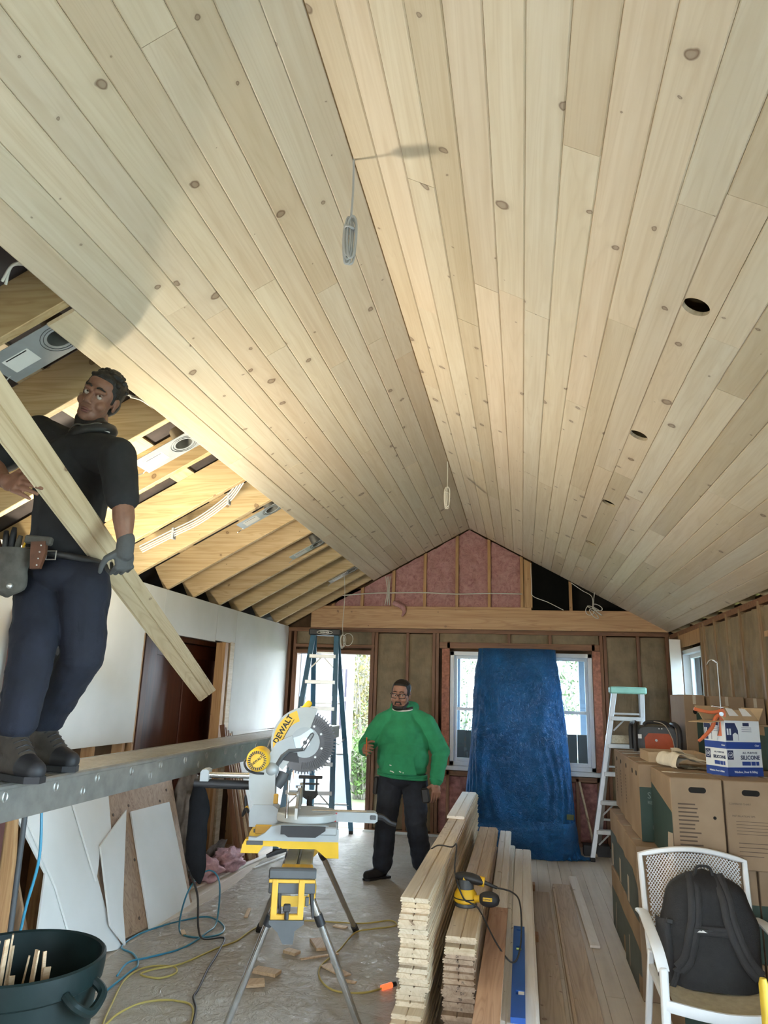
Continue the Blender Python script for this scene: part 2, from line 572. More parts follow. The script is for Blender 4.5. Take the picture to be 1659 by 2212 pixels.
# ceiling: knotty pine boards on both slopes, open rafters low on the left
ceil = thing('ceiling', (XM, 3, ZR), kind='structure')
BW, BT = .1295, .018
def ceiling_board(side, s0, w, y0, y1, holes=(), mat='pine'):
    """one tongue-and-groove board: s0 = slope distance of its upper edge from the ridge"""
    d, n = (dR, nR) if side == 'R' else (dL, nL)
    ax = d; ay = Vector((0, 1, 0))
    L = y1 - y0 - .0015
    c = RIDGE + d * (s0 + w / 2); c.y = (y0 + y1) / 2
    hw = w / 2 - .0006; ch = .0042
    mb = MB()
    jx = random.uniform(-.0006, .0006)
    if not holes:
        prof = [(-hw, ch), (-hw + ch, jx), (hw - ch, jx), (hw, ch), (hw, BT), (-hw, BT)]
        vs = [(p[0], t * L / 2, p[1]) for t in (-1, 1) for p in prof]
        fs = [(i, (i + 1) % 6, 6 + (i + 1) % 6, 6 + i) for i in range(6)] + [(5, 4, 3, 2, 1, 0), (6, 7, 8, 9, 10, 11)]
        mb.add(vs, fs)
    else:
        out = [(-hw, -L / 2), (hw, -L / 2), (hw, L / 2), (-hw, L / 2)]
        hl = [circle(hx, hy - c.y, r, 28, rev=True) for hx, hy, r in holes]
        mb.prism(out, (0, 0, 0), (1, 0, 0), (0, 1, 0), BT, hl)
    me = mb.mesh('ceiling_board', M[mat], False)
    o = bpy.data.objects.new('ceiling_board', me)
    COL.objects.link(o)
    o.parent = ceil
    yy = ay if side == 'R' else -ay
    Rm = Matrix((ax, yy, n)).transposed().to_4x4()
    o.matrix_local = MW[ceil].inverted() @ Matrix.Translation(c) @ Rm
    return o
def cuts(a, b, lo=2.2, hi=3.7):
    out = [a]; y = a + random.uniform(.8, hi)
    while y < b - .7:
        out.append(y); y += random.uniform(lo, hi)
    return out + [b]
YE = 9.08
for i in range(21):
    if i == 11:
        hs = {0: [], 1: [(-.016, 2.49, .052), (-.016, 3.83, .052)], 2: [(-.016, 5.25, .052), (-.016, 6.68, .052)], 3: [(-.016, 8.05, .052)]}
        cc = [YF, 1.9, 4.55, 7.35, YE]
        for k in range(4): ceiling_board('R', i * BW, BW, cc[k], cc[k + 1], hs[k])
        continue
    cc = cuts(YF, YE)
    for k in range(len(cc) - 1): ceiling_board('R', i * BW, BW, cc[k], cc[k + 1])
for i in range(11):
    cc = cuts(YF, YE) if i < 10 else [2.335, 4.2, 6.5, YE]
    for k in range(len(cc) - 1): ceiling_board('L', i * .1303, .1303, cc[k], cc[k + 1], mat='pine')

# roof deck above the rafters
RD = .235 + BT
def slope_slab(d, n, s0, s1, h0, t, y0, y1):
    c = RIDGE + d * ((s0 + s1) / 2) + n * (h0 + t / 2); c.y = (y0 + y1) / 2
    Rm = Matrix((d, Vector((0, 1, 0)) if d.x > 0 else Vector((0, -1, 0)), n)).transposed()
    return MB().box(c, (s1 - s0, y1 - y0, t), Rm)
slope_slab(dR, nR, -.15, 3.3, RD + .02, .02, YF, 10.6).build('roof_deck', M['deck_dark'], ceil, smooth=False)
slope_slab(dL, nL, -.15, 3.3, RD + .02, .02, YF, 10.6).build('roof_deck', M['deck_dark'], ceil, smooth=False)
for s in (.9, 1.75, 2.35):     # purlins lying across the rafters
    slope_slab(dL, nL, s, s + .14, RD, .02, YF, 9.3).build('purlin', M['pine_bright'], ceil, smooth=False)
RAFT = [-2.3, -1.7, -1.1, -.5, .1, .7, 1.25, 1.8, 2.30, 2.86, 3.41, 3.97, 4.56, 5.11, 5.73, 6.25, 6.85, 7.41, 8.03, 8.62, 9.05]
for y in RAFT:
    mb = MB()
    Rm = Matrix((dL, Vector((0, -1, 0)), nL)).transposed()
    s1 = 2.78 if y > 4.8 else 3.05
    s1 += random.uniform(-.04, .03)
    c = RIDGE + dL * (s1 / 2) + nL * (BT + .1175); c.y = y
    mb.box(c, (s1, .042, .235), Rm, .003)
    mb.build('rafter', M['rafter'], ceil, smooth=False)
    c = RIDGE + dR * 1.45 + nR * (BT + .1175); c.y = y
    MB().box(c, (2.9, .042, .235), Matrix((dR, Vector((0, 1, 0)), nR)).transposed()).build('rafter', M['rafter'], ceil, smooth=False)
MB().box((XM, 3.1, ZR + .13), (.045, 12.2, .24)).build('ridge_beam', M['rafter'], ceil, smooth=False)
# closed eaves
MB().box((-3.55, 3.6, 2.45), (.03, 13.6, .8)).box((-3.35, 3.6, 2.30), (.40, 13.6, .02)).build('soffit', M['attic'], ceil, smooth=False)
MB().box((2.15, 3.6, 2.68), (.03, 13.6, .7)).build('soffit', M['attic'], ceil, smooth=False)

# ------------------------------------------------------------------ gable wall at the far end
wb = thing('wall_back', (-.645, YB, 0), kind='structure')
def bpart(name, x0, x1, z0, z1, y0, y1, mat, bev=.002):
    return MB().box(((x0 + x1) / 2, (y0 + y1) / 2, (z0 + z1) / 2), (x1 - x0, y1 - y0, z1 - z0), None, bev).build(name, M[mat], wb, smooth=False)
SY0, SY1 = YB, YB + .14
# sheathing with the door and window openings
DX0, DX1, DZ = -2.90, -1.905, 2.115
WX0, WX1, WZ0, WZ1 = -.885, .84, .815, 2.18
for (x0, x1, z0, z1) in ((-3.2, DX0, 0, 2.7), (DX0, DX1, DZ, 2.7), (DX1, WX0, 0, 2.7), (WX0, WX1, 0, WZ0), (WX0, WX1, WZ1, 2.7), (WX1, 1.89, 0, 2.7)):
    bpart('sheathing', x0, x1, z0, z1, SY1, SY1 + .02, 'sheath', 0)
for x in (-3.01, -2.935, -1.883, -1.838, -1.43, -1.09, -1.045, .955, 1.0, 1.385, 1.715):
    bpart('stud', x - .019, x + .019, .04, 2.40, SY0 + random.uniform(0, .004), SY1, 'stud_old')
for x in (-.905, .86):
    bpart('trimmer_stud', x - .019, x + .019, .04, 2.30, SY0, SY1, 'stud_old')
for x in (-.50, -.10, .30, .62):
    bpart('cripple_stud', x - .019, x + .019, .04, .74, SY0, SY1, 'stud_old')
for x in (-2.35, -.15, .35):
    bpart('cripple_stud', x - .019, x + .019, 2.29, 2.40, SY0, SY1, 'stud_old')
bpart('top_plate', -3.03, 1.74, 2.40, 2.45, SY0 - .012, SY1, 'plate_old')
bpart('bottom_plate', -1.9, 1.74, 0, .04, SY0, SY1, 'plate_old')
bpart('white_base_strip', -1.93, -.95, .0, .028, SY0 - .02, SY0, 'white_trim')
bpart('window_header', -1.02, .935, 2.215, 2.29, SY0, SY1, 'plate_old')
bpart('door_header', -2.93, -1.86, 2.195, 2.235, SY0, SY1, 'plate_old')
bpart('door_header', -2.93, -1.86, 2.118, 2.165, SY0 + .01, SY1, 'plate_old')
bpart('sill_plate', -1.02, .935, .70, .755, SY0, SY1, 'plate_old')
bpart('beam', -2.72, 1.735, 2.452, 2.70, SY0 - .045, SY0, 'beam', .004)
bpart('beam_ledger', -2.66, .13, 2.70, 2.735, SY0 - .03, SY1, 'beam', .003)
# gable studs, pink batts between them
GX = [-2.62, -2.44, -2.05, -1.635, -1.222, -.805, -.392, .018]
def roof_z(x): return ZR - abs(x - XM) * math.tan(SA)
for x in GX:
    zt = roof_z(x) - .015
    mb = MB()
    mb.prism([(-.019, 2.735), (.019, 2.735), (.019, roof_z(x + .019) - .01), (-.019, roof_z(x - .019) - .01)], (x, YB - .005, 0), (1, 0, 0), (0, 0, 1), -.10)
    mb.build('gable_stud', M['stud_new'], wb, smooth=False)
MB().prism([(-.05, 2.735), (.05, 2.735), (.05, roof_z(.15) - .02), (-.05, roof_z(.05) - .02)], (.095, YB - .01, 0), (1, 0, 0), (0, 0, 1), -.10).build('gable_post', M['stud_new'], wb, smooth=False)
MB().prism([(-.018, 2.70), (.018, 2.70), (.018, roof_z(.63) - .01), (-.018, roof_z(.594) - .01)], (.612, YB - .02, 0), (1, 0, 0), (0, 0, 1), -.04).build('gable_stud', M['stud_new'], wb, smooth=False)
def batt(x0, x1, zb, ztf, mat, y, amp, nu=22, nv=40, seed=0):
    def fn(u, v):
        x = x0 + (x1 - x0) * u
        z0 = zb; z1 = ztf(x)
        z = z0 + (z1 - z0) * v
        e = min(u, 1 - u) * (x1 - x0)
        bulge = -.02 * (1 - math.exp(-e / .03))
        d = amp * (nz((x, z, seed), 7) + .5 * nz((x, z, seed), 17, 3))
        return Vector((x, y + bulge + d, z))
    return MB().grid(fn, nu, nv)
edges = [-2.72] + GX + [.05]
for k in range(len(GX) - 1):
    x0, x1 = GX[k] + .02, GX[k + 1] - .02
    batt(x0, x1, 2.74, lambda x: roof_z(x) - .012, M['pink'], YB + .035, .036, 24, 44, k).build('pink_batt', M['pink'], wb, angle=180)
# pink tuft hanging over the beam
MB().tube(smooth_path([(-1.62, 9.03, 2.78), (-1.50, 9.02, 2.72), (-1.47, 9.015, 2.66), (-1.50, 9.015, 2.60)], 5), [.03, .035, .035, .03, .03, .03, .035, .03, .028, .025, .025, .02, .018, .015, .012, .006], 7).build('pink_tuft', M['pink'], wb, angle=180)
# dark attic behind the open right corner of the gable
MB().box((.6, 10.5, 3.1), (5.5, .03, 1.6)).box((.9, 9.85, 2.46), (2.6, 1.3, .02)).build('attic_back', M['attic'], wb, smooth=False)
# gable sheathing behind the batts
MB().prism([(-3.3, 2.68), (.14, 2.68), (.14, roof_z(.14) + .25), (XM, ZR + .28), (-3.3, roof_z(-3.3) + .25)], (0, SY1, 0), (1, 0, 0), (0, 0, 1), -.02).build('sheathing', M['sheath'], wb, smooth=False)
# kraft faced batts in the wall below
for k, (x0, x1) in enumerate(((-1.815, -1.452), (-1.410, -1.112), (1.022, 1.364), (1.406, 1.694))):
    batt(x0, x1, .05, lambda x: 2.385, M['kraft'], YB + .03, .012, 14, 70, 20 + k).build('kraft_batt', M['kraft'], wb, angle=180)
for k, (x0, x1) in enumerate(((-1.02, -.17), (-.13, .33), (.37, .93))):
    batt(x0, x1, 2.292, lambda x: 2.398, M['kraft'], YB + .03, .008, 24, 6, 30 + k).build('kraft_batt', M['kraft'], wb, angle=180)
for k, (x0, x1) in enumerate(((-2.915, -2.37), (-2.33, -1.905))):
    batt(x0, x1, 2.24, lambda x: 2.398, M['kraft'], YB + .03, .008, 20, 8, 40 + k).build('kraft_batt', M['kraft'], wb, angle=180)
M['pink_dark'] = plain('dark_pink_batt', (.33, .15, .13), .95, var=.4, scale=16, bmp=.8, bscale=40)  # darker pink for the batts below the window
for k, (x0, x1) in enumerate(((-1.02, -.52), (-.48, -.12), (-.08, .28), (.32, .60), (.64, .93))):
    batt(x0, x1, .05, lambda x: .69, M['pink_dark'], YB + .04, .02, 16, 24, 50 + k).build('pink_batt', M['pink_dark'], wb, angle=180)

# doorway jambs
for x0, x1 in ((DX0 - .012, DX0 + .008), (DX1 - .008, DX1 + .012)):
    MB().box(((x0 + x1) / 2, 9.18, 1.06), (x1 - x0, .17, 2.115)).build('door_jamb', M['stud_old'], wb, smooth=False)

# window: three double-hung units in one white frame
win = thing('window_1', (0, YB, WZ0), kind='structure')
def wpart(name, x0, x1, z0, z1, y0, y1, mat='white_trim', bev=.003, par=None):
    return MB().box(((x0 + x1) / 2, (y0 + y1) / 2, (z0 + z1) / 2), (x1 - x0, y1 - y0, z1 - z0), None, bev).build(name, M[mat], par or win, smooth=False)
wpart('window_frame', WX0, WX1, WZ1 - .05, WZ1, 9.12, 9.24)
wpart('window_frame', WX0, WX1, WZ0, WZ0 + .05, 9.12, 9.24)
for x in (WX0 + .025, -.30, .265, WX1 - .025):
    wpart('window_frame', x - .025, x + .025, WZ0, WZ1, 9.12, 9.24)
for (x0, x1) in ((WX0 + .05, -.325), (-.275, .24), (.29, WX1 - .05)):
    for (z0, z1, yy) in ((1.46, WZ1 - .05, 9.20), (WZ0 + .05, 1.50, 9.17)):
        sash = wpart('window_sash', x0, x0 + .035, z0, z1, yy, yy + .03)
        wpart('sash_stile', x1 - .035, x1, z0, z1, yy, yy + .03, par=win)
        wpart('sash_rail', x0 + .035, x1 - .035, z1 - .038, z1, yy, yy + .03, par=win)
        wpart('sash_rail', x0 + .035, x1 - .035, z0, z0 + .038, yy, yy + .03, par=win)
        wpart('window_pane', x0 + .03, x1 - .03, z0 + .03, z1 - .03, yy + .012, yy + .016, 'glass', 0)
wpart('window_stool', -1.0, .92, .765, .812, YB - .035, 9.16)
for (x0, x1, z0, z1) in ((-.985, WX0 - .006, .82, 2.21), (WX1 + .006, .935, .82, 2.21)):
    def fn(u, v, x0=x0, x1=x1, z0=z0, z1=z1):
        z = z0 + (z1 - z0) * v; x = x0 + (x1 - x0) * u
        return Vector((x, YB - .012 + .012 * nz((x, z, 3), 22), z))
    MB().grid(fn, 6, 60).build('foam_strip', M['foam'], wb, angle=180)

# ------------------------------------------------------------------ left wall: drywall above, open framing below
wl = thing('wall_left', (XL, 4, 0), kind='structure')
def lpart(name, y0, y1, z0, z1, x0, x1, mat, bev=.001):
    return MB().box(((x0 + x1) / 2, (y0 + y1) / 2, (z0 + z1) / 2), (x1 - x0, y1 - y0, z1 - z0), None, bev).build(name, M[mat], wl, smooth=False)
for (y0, y1, z0, z1) in ((YF, -1.6, .02, 2.46), (-1.6, .82, 1.205, 2.46), (.82, 3.26, 1.205, 2.46), (3.26, 5.405, 1.205, 2.46), (5.407, 5.69, 2.065, 2.46), (5.692, 6.80, 2.09, 2.46), (6.802, 7.31, 2.105, 2.46), (7.312, YB, 1.18, 2.46)):
    lpart('drywall_sheet', y0 + .001, y1 - .001, z0, z1, XL - .013, XL, 'drywall')
y = -2.8
while y < 9.1:
    if not (5.5 < y < 7.2):
        lpart('stud', y - .019, y + .019, .04, 2.40, XL - .103, XL - .014, 'stud_new')
    y += .405
lpart('stud', 5.41, 5.448, .04, 2.40, XL - .103, XL - .014, 'stud_new')
lpart('jamb_stud', 7.06, 7.14, .04, 2.10, XL - .10, XL + .002, 'stud_new')
lpart('jamb_stud', 7.19, 7.30, .04, 2.115, XL - .10, XL + .004, 'pine_bright')
lpart('top_plate', YF, YB, 2.40, 2.455, XL - .103, XL - .013, 'stud_new')
lpart('bottom_plate', YF, 5.45, 0, .04, XL - .103, XL - .014, 'stud_new')
lpart('bottom_plate', 7.2, YB, 0, .04, XL - .103, XL - .014, 'stud_new')
lpart('sheathing', YF, 5.42, 0, 2.45, XL - .125, XL - .104, 'sheath')
lpart('sheathing', 7.2, YB + .14, 0, 2.45, XL - .125, XL - .104, 'sheath')
# recess behind the door opening
M['grey_wall'] = plain('grey_primer', (.33, .33, .31), .7, var=.05)
M['passage'] = plain('dark_passage', (.10, .08, .07), .8)
lpart('recess_side', 5.44, 5.47, 0, 2.45, -3.95, XL - .03, 'grey_wall')
lpart('recess_top', 5.44, 8.6, 2.12, 2.15, -3.95, XL - .03, 'grey_wall')
lpart('recess_back', 5.3, 8.6, 0, 2.5, -3.99, -3.95, 'passage')
lpart('recess_far_side', 8.5, 8.53, 0, 2.5, -3.95, XL - .13, 'passage')
MB().box((-3.5, 7.0, -.01), (.95, 3.2, .02)).build('recess_floor', M['sheath'], wl, smooth=False)

# the brown panelled door in the recess
M['door_wood'] = wood('dark_red_door', (.105, .026, .010), (.055, .013, .005), axis='Z', knots=0, tint=0, rough=.35)
M['door_frame_wood'] = wood('door_casing', (.15, .045, .016), (.09, .025, .009), axis='Z', knots=0, tint=0, rough=.4)
dr = thing('door_1', (-3.32, 6.7, 0), kind='structure')
def dpart(name, y0, y1, z0, z1, x0, x1, mat, par=None):
    return MB().box(((x0 + x1) / 2, (y0 + y1) / 2, (z0 + z1) / 2), (x1 - x0, y1 - y0, z1 - z0), None, .004).build(name, M[mat], par or dr, smooth=False)
dpart('door_leaf', 6.04, 7.62, .01, 2.06, -3.36, -3.33, 'door_wood')
for (a, b) in ((6.04, 6.18), (6.76, 6.90), (7.48, 7.62)):
    dpart('door_stile', a, b, .01, 2.06, -3.33, -3.315, 'door_wood')
for (a, b) in ((.01, .24), (.95, 1.10), (1.92, 2.06)):
    dpart('door_rail', 6.18, 7.48, a, b, -3.33, -3.317, 'door_wood')
dpart('door_casing', 5.93, 6.03, 0, 2.12, -3.37, -3.30, 'door_frame_wood')
dpart('door_casing', 7.63, 7.73, 0, 2.12, -3.37, -3.30, 'door_frame_wood')
dpart('door_casing', 5.93, 7.73, 2.07, 2.12, -3.37, -3.30, 'door_frame_wood')

# ------------------------------------------------------------------ right wall: studs, kraft batts, small window
M['stud_right'] = wood('tanned_stud', (.36, .24, .125), (.26, .16, .08), axis='Z', knots=.3, tint=.2)
wr = thing('wall_right', (XR, 4, 0), kind='structure')
def rpart(name, y0, y1, z0, z1, x0, x1, mat, bev=.001):
    return MB().box(((x0 + x1) / 2, (y0 + y1) / 2, (z0 + z1) / 2), (x1 - x0, y1 - y0, z1 - z0), None, bev).build(name, M[mat], wr, smooth=False)
RWY0, RWY1, RWZ0, RWZ1 = 7.60, 8.50, 1.25, 2.20
PDY0, PDY1, PDZ = .42, 2.80, 2.08
for (y0, y1, z0, z1) in ((YF, PDY0, 0, 2.5), (PDY0, PDY1, PDZ, 2.5), (PDY1, RWY0, 0, 2.5), (RWY0, RWY1, 0, RWZ0), (RWY0, RWY1, RWZ1, 2.5), (RWY1, 9.26, 0, 2.5)):
    rpart('sheathing', y0, y1, z0, z1, XR + .14, XR + .16, 'sheath')
ys = [7.42, 7.015, 6.61, 6.22, 5.735, 5.33, 4.93, 4.53, 4.13, 3.73, 3.33, 2.93, 2.5, 2.1, 1.7, 1.3, .9, .5, .1, -.3, -.7, -1.1, -1.5, -1.9, -2.3, -2.7]
for y in [9.08, 8.56, 7.545, PDY0 - .03, PDY1 + .03] + ys:
    if PDY0 < y < PDY1: continue
    rpart('stud', y - .019, y + .019, .04, 2.40, XR - .002, XR + .14, 'stud_right')
rpart('top_plate', YF, YB, 2.37, 2.42, XR + .004, XR + .14, 'plate_old')
rpart('bottom_plate', YF, YB, 0, .04, XR, XR + .14, 'plate_old')
rpart('header_panel', 7.57, 8.54, RWZ1 + .03, 2.37, XR + .002, XR + .02, 'stud_new')
rpart('wood_block', 5.12, 5.55, 2.12, 2.16, XR - .03, XR + .03, 'stud_new')
for k in range(len(ys) - 1):
    y1, y0 = ys[k] - .011, ys[k + 1] + .011
    if y1 > PDY0 - .05 and y0 < PDY1 + .05: continue
    def fn(u, v, y0=y0, y1=y1, k=k):
        yy = y0 + (y1 - y0) * u; z = .05 + 2.30 * v
        e = min(u, 1 - u) * (y1 - y0)
        # the paper is tucked in: deep creases beside the studs
        return Vector((XR + .006 + .022 * math.exp(-((e - .045) / .03) ** 2) + .022 * nz((yy, z * .3, k), 11) + .010 * nz((yy, z * .5, k), 27), yy, z))
    MB().grid(fn, 14, 50 if k < 8 else 12).build('kraft_batt', M['kraft'], wr, angle=180)
def fn(u, v):
    yy = 7.07 + .46 * u
    return Vector((XR + .05 + .03 * nz((yy * 3, 1, 5), 6) + .02 * nz((yy * 2, v * 2, 5), 9), yy, .05 + 2.3 * v))
MB().grid(fn, 26, 50).build('kraft_batt', M['kraft'], wr, angle=180)
w2 = thing('window_2', (XR + .08, 8.05, RWZ0), kind='structure')
for (y0, y1, z0, z1) in ((RWY0, RWY1, RWZ1 - .045, RWZ1), (RWY0, RWY1, RWZ0, RWZ0 + .045), (RWY0, RWY0 + .045, RWZ0, RWZ1), (RWY1 - .045, RWY1, RWZ0, RWZ1)):
    MB().box((XR + .075, (y0 + y1) / 2, (z0 + z1) / 2), (.13, y1 - y0, z1 - z0), None, .003).build('window_frame', M['white_trim'], w2, smooth=False)
for (y0, y1, z0, z1) in ((RWY0 + .045, RWY1 - .045, RWZ1 - .085, RWZ1 - .045), (RWY0 + .045, RWY1 - .045, RWZ0 + .045, RWZ0 + .085), (RWY0 + .045, RWY0 + .09, RWZ0 + .085, RWZ1 - .085), (RWY1 - .09, RWY1 - .045, RWZ0 + .085, RWZ1 - .085)):
    MB().box((XR + .10, (y0 + y1) / 2, (z0 + z1) / 2), (.04, y1 - y0, z1 - z0), None, .003).build('window_sash', M['white_trim'], w2, smooth=False)
MB().box((XR + .10, 8.05, 1.725), (.005, .75, .80)).build('window_pane', M['glass'], w2, smooth=False)

# patio door added out of view in the right wall to let daylight in
w3 = thing('added_patio_door', (XR + .08, 1.61, 0), kind='structure')
for (y0, y1, z0, z1) in ((PDY0, PDY1, PDZ - .06, PDZ), (PDY0, PDY1, .0, .06), (PDY0, PDY0 + .06, .06, PDZ - .06), (PDY1 - .06, PDY1, .06, PDZ - .06), (1.58, 1.64, .06, PDZ - .06)):
    MB().box((XR + .075, (y0 + y1) / 2, (z0 + z1) / 2), (.12, y1 - y0, z1 - z0), None, .003).build('door_frame', M['white_trim'], w3, smooth=False)
for y0, y1 in ((PDY0 + .06, 1.58), (1.64, PDY1 - .06)):
    MB().box((XR + .09, (y0 + y1) / 2, PDZ / 2), (.006, y1 - y0, PDZ - .12)).build('door_pane', M['glass'], w3, smooth=False)
rpart('kraft_strip', PDY1 + .05, 2.94, .05, 2.36, XR + .02, XR + .03, 'kraft')
rpart('kraft_strip', .08, PDY0 - .05, .05, 2.36, XR + .02, XR + .03, 'kraft')

# rear wall behind the camera, with a window opening added for daylight
wf = thing('wall_front', (-.645, YF, 0), kind='structure')
for (x0, x1, z0, z1) in ((-3.2, -1.55, 0, 3.9), (.35, 2.0, 0, 3.9), (-1.55, .35, 0, .95), (-1.55, .35, 2.25, 3.9)):
    MB().box(((x0 + x1) / 2, YF - .06, (z0 + z1) / 2), (x1 - x0, .12, z1 - z0)).build('drywall_sheet', M['drywall'], wf, smooth=False)

# ------------------------------------------------------------------ materials of tools and timber
M['alu'] = plain('mill_aluminium', (.36, .36, .34), .42, .75, var=.14, scale=14)
M['alu_bright'] = plain('bright_aluminium', (.66, .67, .66), .3, .85, var=.10)
M['chrome'] = plain('steel_tube', (.62, .64, .66), .18, .95, var=.06)
M['castgrey'] = plain('cast_grey', (.34, .365, .37), .5, .25, var=.06)
M['castlight'] = plain('cast_light', (.40, .415, .40), .5, .15, var=.06)
M['toolyellow'] = plain('tool_yellow', (.78, .46, .02), .45, var=.06)
M['deepyellow'] = plain('stand_yellow', (.58, .33, .035), .5, var=.12)
M['black'] = plain('black_plastic', (.018, .018, .020), .5, var=.3)
M['blackrubber'] = plain('black_rubber', (.022, .022, .022), .7, var=.2)
M['darkgrey'] = plain('dark_grey_plastic', (.07, .075, .08), .5, var=.15)
M['bladesteel'] = plain('blade_steel', (.07, .072, .075), .35, .7, var=.15)
M['smoke'] = plain('smoked_guard', (.026, .028, .032), .25, var=.2)
M['red'] = plain('red_latch', (.42, .02, .02), .45)
M['white'] = plain('white_paint', (.80, .80, .78), .5, var=.04)
M['ink'] = plain('black_ink', (.01, .01, .01), .6)
M['sawdust_wood'] = wood('offcut_pine', (.70, .53, .34), (.55, .38, .22), axis='Y', knots=.2, tint=.1)
M['fir'] = wood('fir_board', (.50, .30, .18), (.38, .21, .115), axis='Y', knots=.3, tint=.05)
M['board_floor'] = wood('floor_stock', (.62, .50, .35), (.48, .37, .25), axis='Y', knots=.3, tint=.15)
M['endgrain'] = wood('stack_pine', (.68, .565, .40), (.55, .43, .285), axis='Y', knots=.35, tint=.2)
M['stack_dark'] = wood('dark_pine', (.46, .34, .235), (.32, .22, .145), axis='Y', knots=.3, tint=.2)  # darker pine tone for the second stack

# ------------------------------------------------------------------ aluminium scaffold plank
PF0 = Vector((-1.831, 2.385, 1.285)); PF1 = Vector((-1.917, 5.322, 1.285))
pdir = (PF1 - PF0); pdir.z = 0; pdir.normalize()
pside = Vector((-pdir.y, pdir.x, 0))           # towards the left wall
def PK(y, s, z):
    return PF0 + pdir * ((y - PF0.y) / pdir.y) + pside * s + Vector((0, 0, z - 1.285))
PW, PH = .305, .131
plank = thing('scaffold_plank', PK(4.0, PW / 2, 1.154), 'long aluminium scaffold plank with ribbed deck and riveted side rails', 'scaffold plank')
PY0, PY1 = 1.15, 7.96
prof = []
nrib = 9
for i in range(nrib * 4 + 1):
    t = i / (nrib * 4)
    prof.append((.012 + t * (PW - .024), 1.279 + (.006 if (i % 4) in (1, 2) else 0)))
mb = MB()
vs = []
for yy in (PY0, PY1):
    vs += [PK(yy, s, z) for s, z in prof] + [PK(yy, s, z - .008) for s, z in reversed(prof)]
n = len(prof) * 2
mb.add(vs, [(i, (i + 1) % n, n + (i + 1) % n, n + i) for i in range(n)] + [tuple(range(n - 1, -1, -1)), tuple(range(n, 2 * n))])
mb.build('ribbed_deck', M['alu_bright'], plank, smooth=False)
def rail_profile(s0, sg):
    z0, z1 = 1.285 - PH, 1.285
    return [(s0, z0), (s0 + sg * .03, z0), (s0 + sg * .03, z0 + .006), (s0 + sg * .007, z0 + .010), (s0 + sg * .007, z1 - .010), (s0 + sg * .022, z1 - .006), (s0 + sg * .022, z1), (s0 + sg * .004, z1 + .001), (s0 - sg * .003, z1 - .006), (s0 - sg * .003, z1 - .016), (s0, z1 - .02)]
for s0, sg in ((0, 1), (PW, -1)):
    pr = rail_profile(s0, sg)
    n = len(pr); mb = MB()
    mb.add([PK(yy, s, z) for yy in (PY0, PY1) for s, z in pr], [(i, (i + 1) % n, n + (i + 1) % n, n + i) for i in range(n)] + [tuple(range(n - 1, -1, -1)), tuple(range(n, 2 * n))])
    mb.build('side_rail', M['alu'], plank, smooth=False)
def rung_end(y, z):
    mb = MB()
    c = PK(y, -.001, z)
    ring = [c + pdir * (.0125 * math.cos(a)) + Vector((0, 0, .0165 * math.sin(a))) for a in [2 * PI * i / 18 for i in range(18)]]
    mb.tube(ring, .0042, 6, closed=True)
    mb.cyl(c + pside * .001, c - pside * .0015, .011, 14)
    mb.build('rung_end', M['alu'], plank)
y = 2.42
k = 0
while y < 7.6:
    rung_end(y, 1.285 - .042)
    if k % 2: rung_end(y + .20, 1.285 - .083)
    y += .305 ; k += 1

# ------------------------------------------------------------------ mitre saw stand
bdir = Vector((-.25, .968, 0)).normalized(); cdir = Vector((.968, .25, 0)).normalized()
SO = Vector((-1.195, 4.03, 0))
def S(c, b, z): return SO + cdir * c + bdir * b + Vector((0, 0, z))
UP = Vector((0, 0, 1))
stand = thing('saw_stand', (SO.x, SO.y, 0), 'folding mitre saw stand with yellow brackets and four splayed steel legs', 'saw stand')
mb = MB()
mb.box(S(-.038, .35, .775), (.062, 2.05, .05), Matrix((cdir, bdir, UP)).transposed(), .004)
mb.box(S(.038, .35, .775), (.062, 2.05, .05), Matrix((cdir, bdir, UP)).transposed(), .004)
mb.box(S(0, .35, .76), (.02, 2.05, .02), Matrix((cdir, bdir, UP)).transposed())
mb.build('beam', M['alu'], stand, smooth=False)
RB = Matrix((cdir, bdir, UP)).transposed()
# leg housings (yellow) at both ends
for b0 in (-.40, .62):
    mb = MB()
    mb.prism([(-.075, .80), (.075, .80), (.10, .70), (.06, .66), (-.06, .66), (-.10, .70)], S(0, b0 - .10, 0), cdir, UP, -.20)
    mb.build('leg_housing', M['deepyellow'], stand, smooth=False)
legs = [(S(-.065, -.46, .72), (-1.423, 3.621, 0.02)), (S(.065, -.46, .72), (-0.7493, 3.801, 0.02)), (S(-.065, .60, .73), (-1.826, 5.255, 0.02)), (S(.075, .60, .73), (-1.182, 5.45, 0.02))]
for (a, f) in legs:
    f = Vector(f); d = (f - a).normalized()
    lg = MB().cyl(a, f, .0175, 16).build('leg', M['chrome'], stand)
    MB().cyl(f - d * .055, f + d * .012, .023, 14).build('rubber_foot', M['blackrubber'], lg)
    MB().cyl(a + d * .12, a + d * .17, .022, 12).build('leg_clip', M['black'], lg)
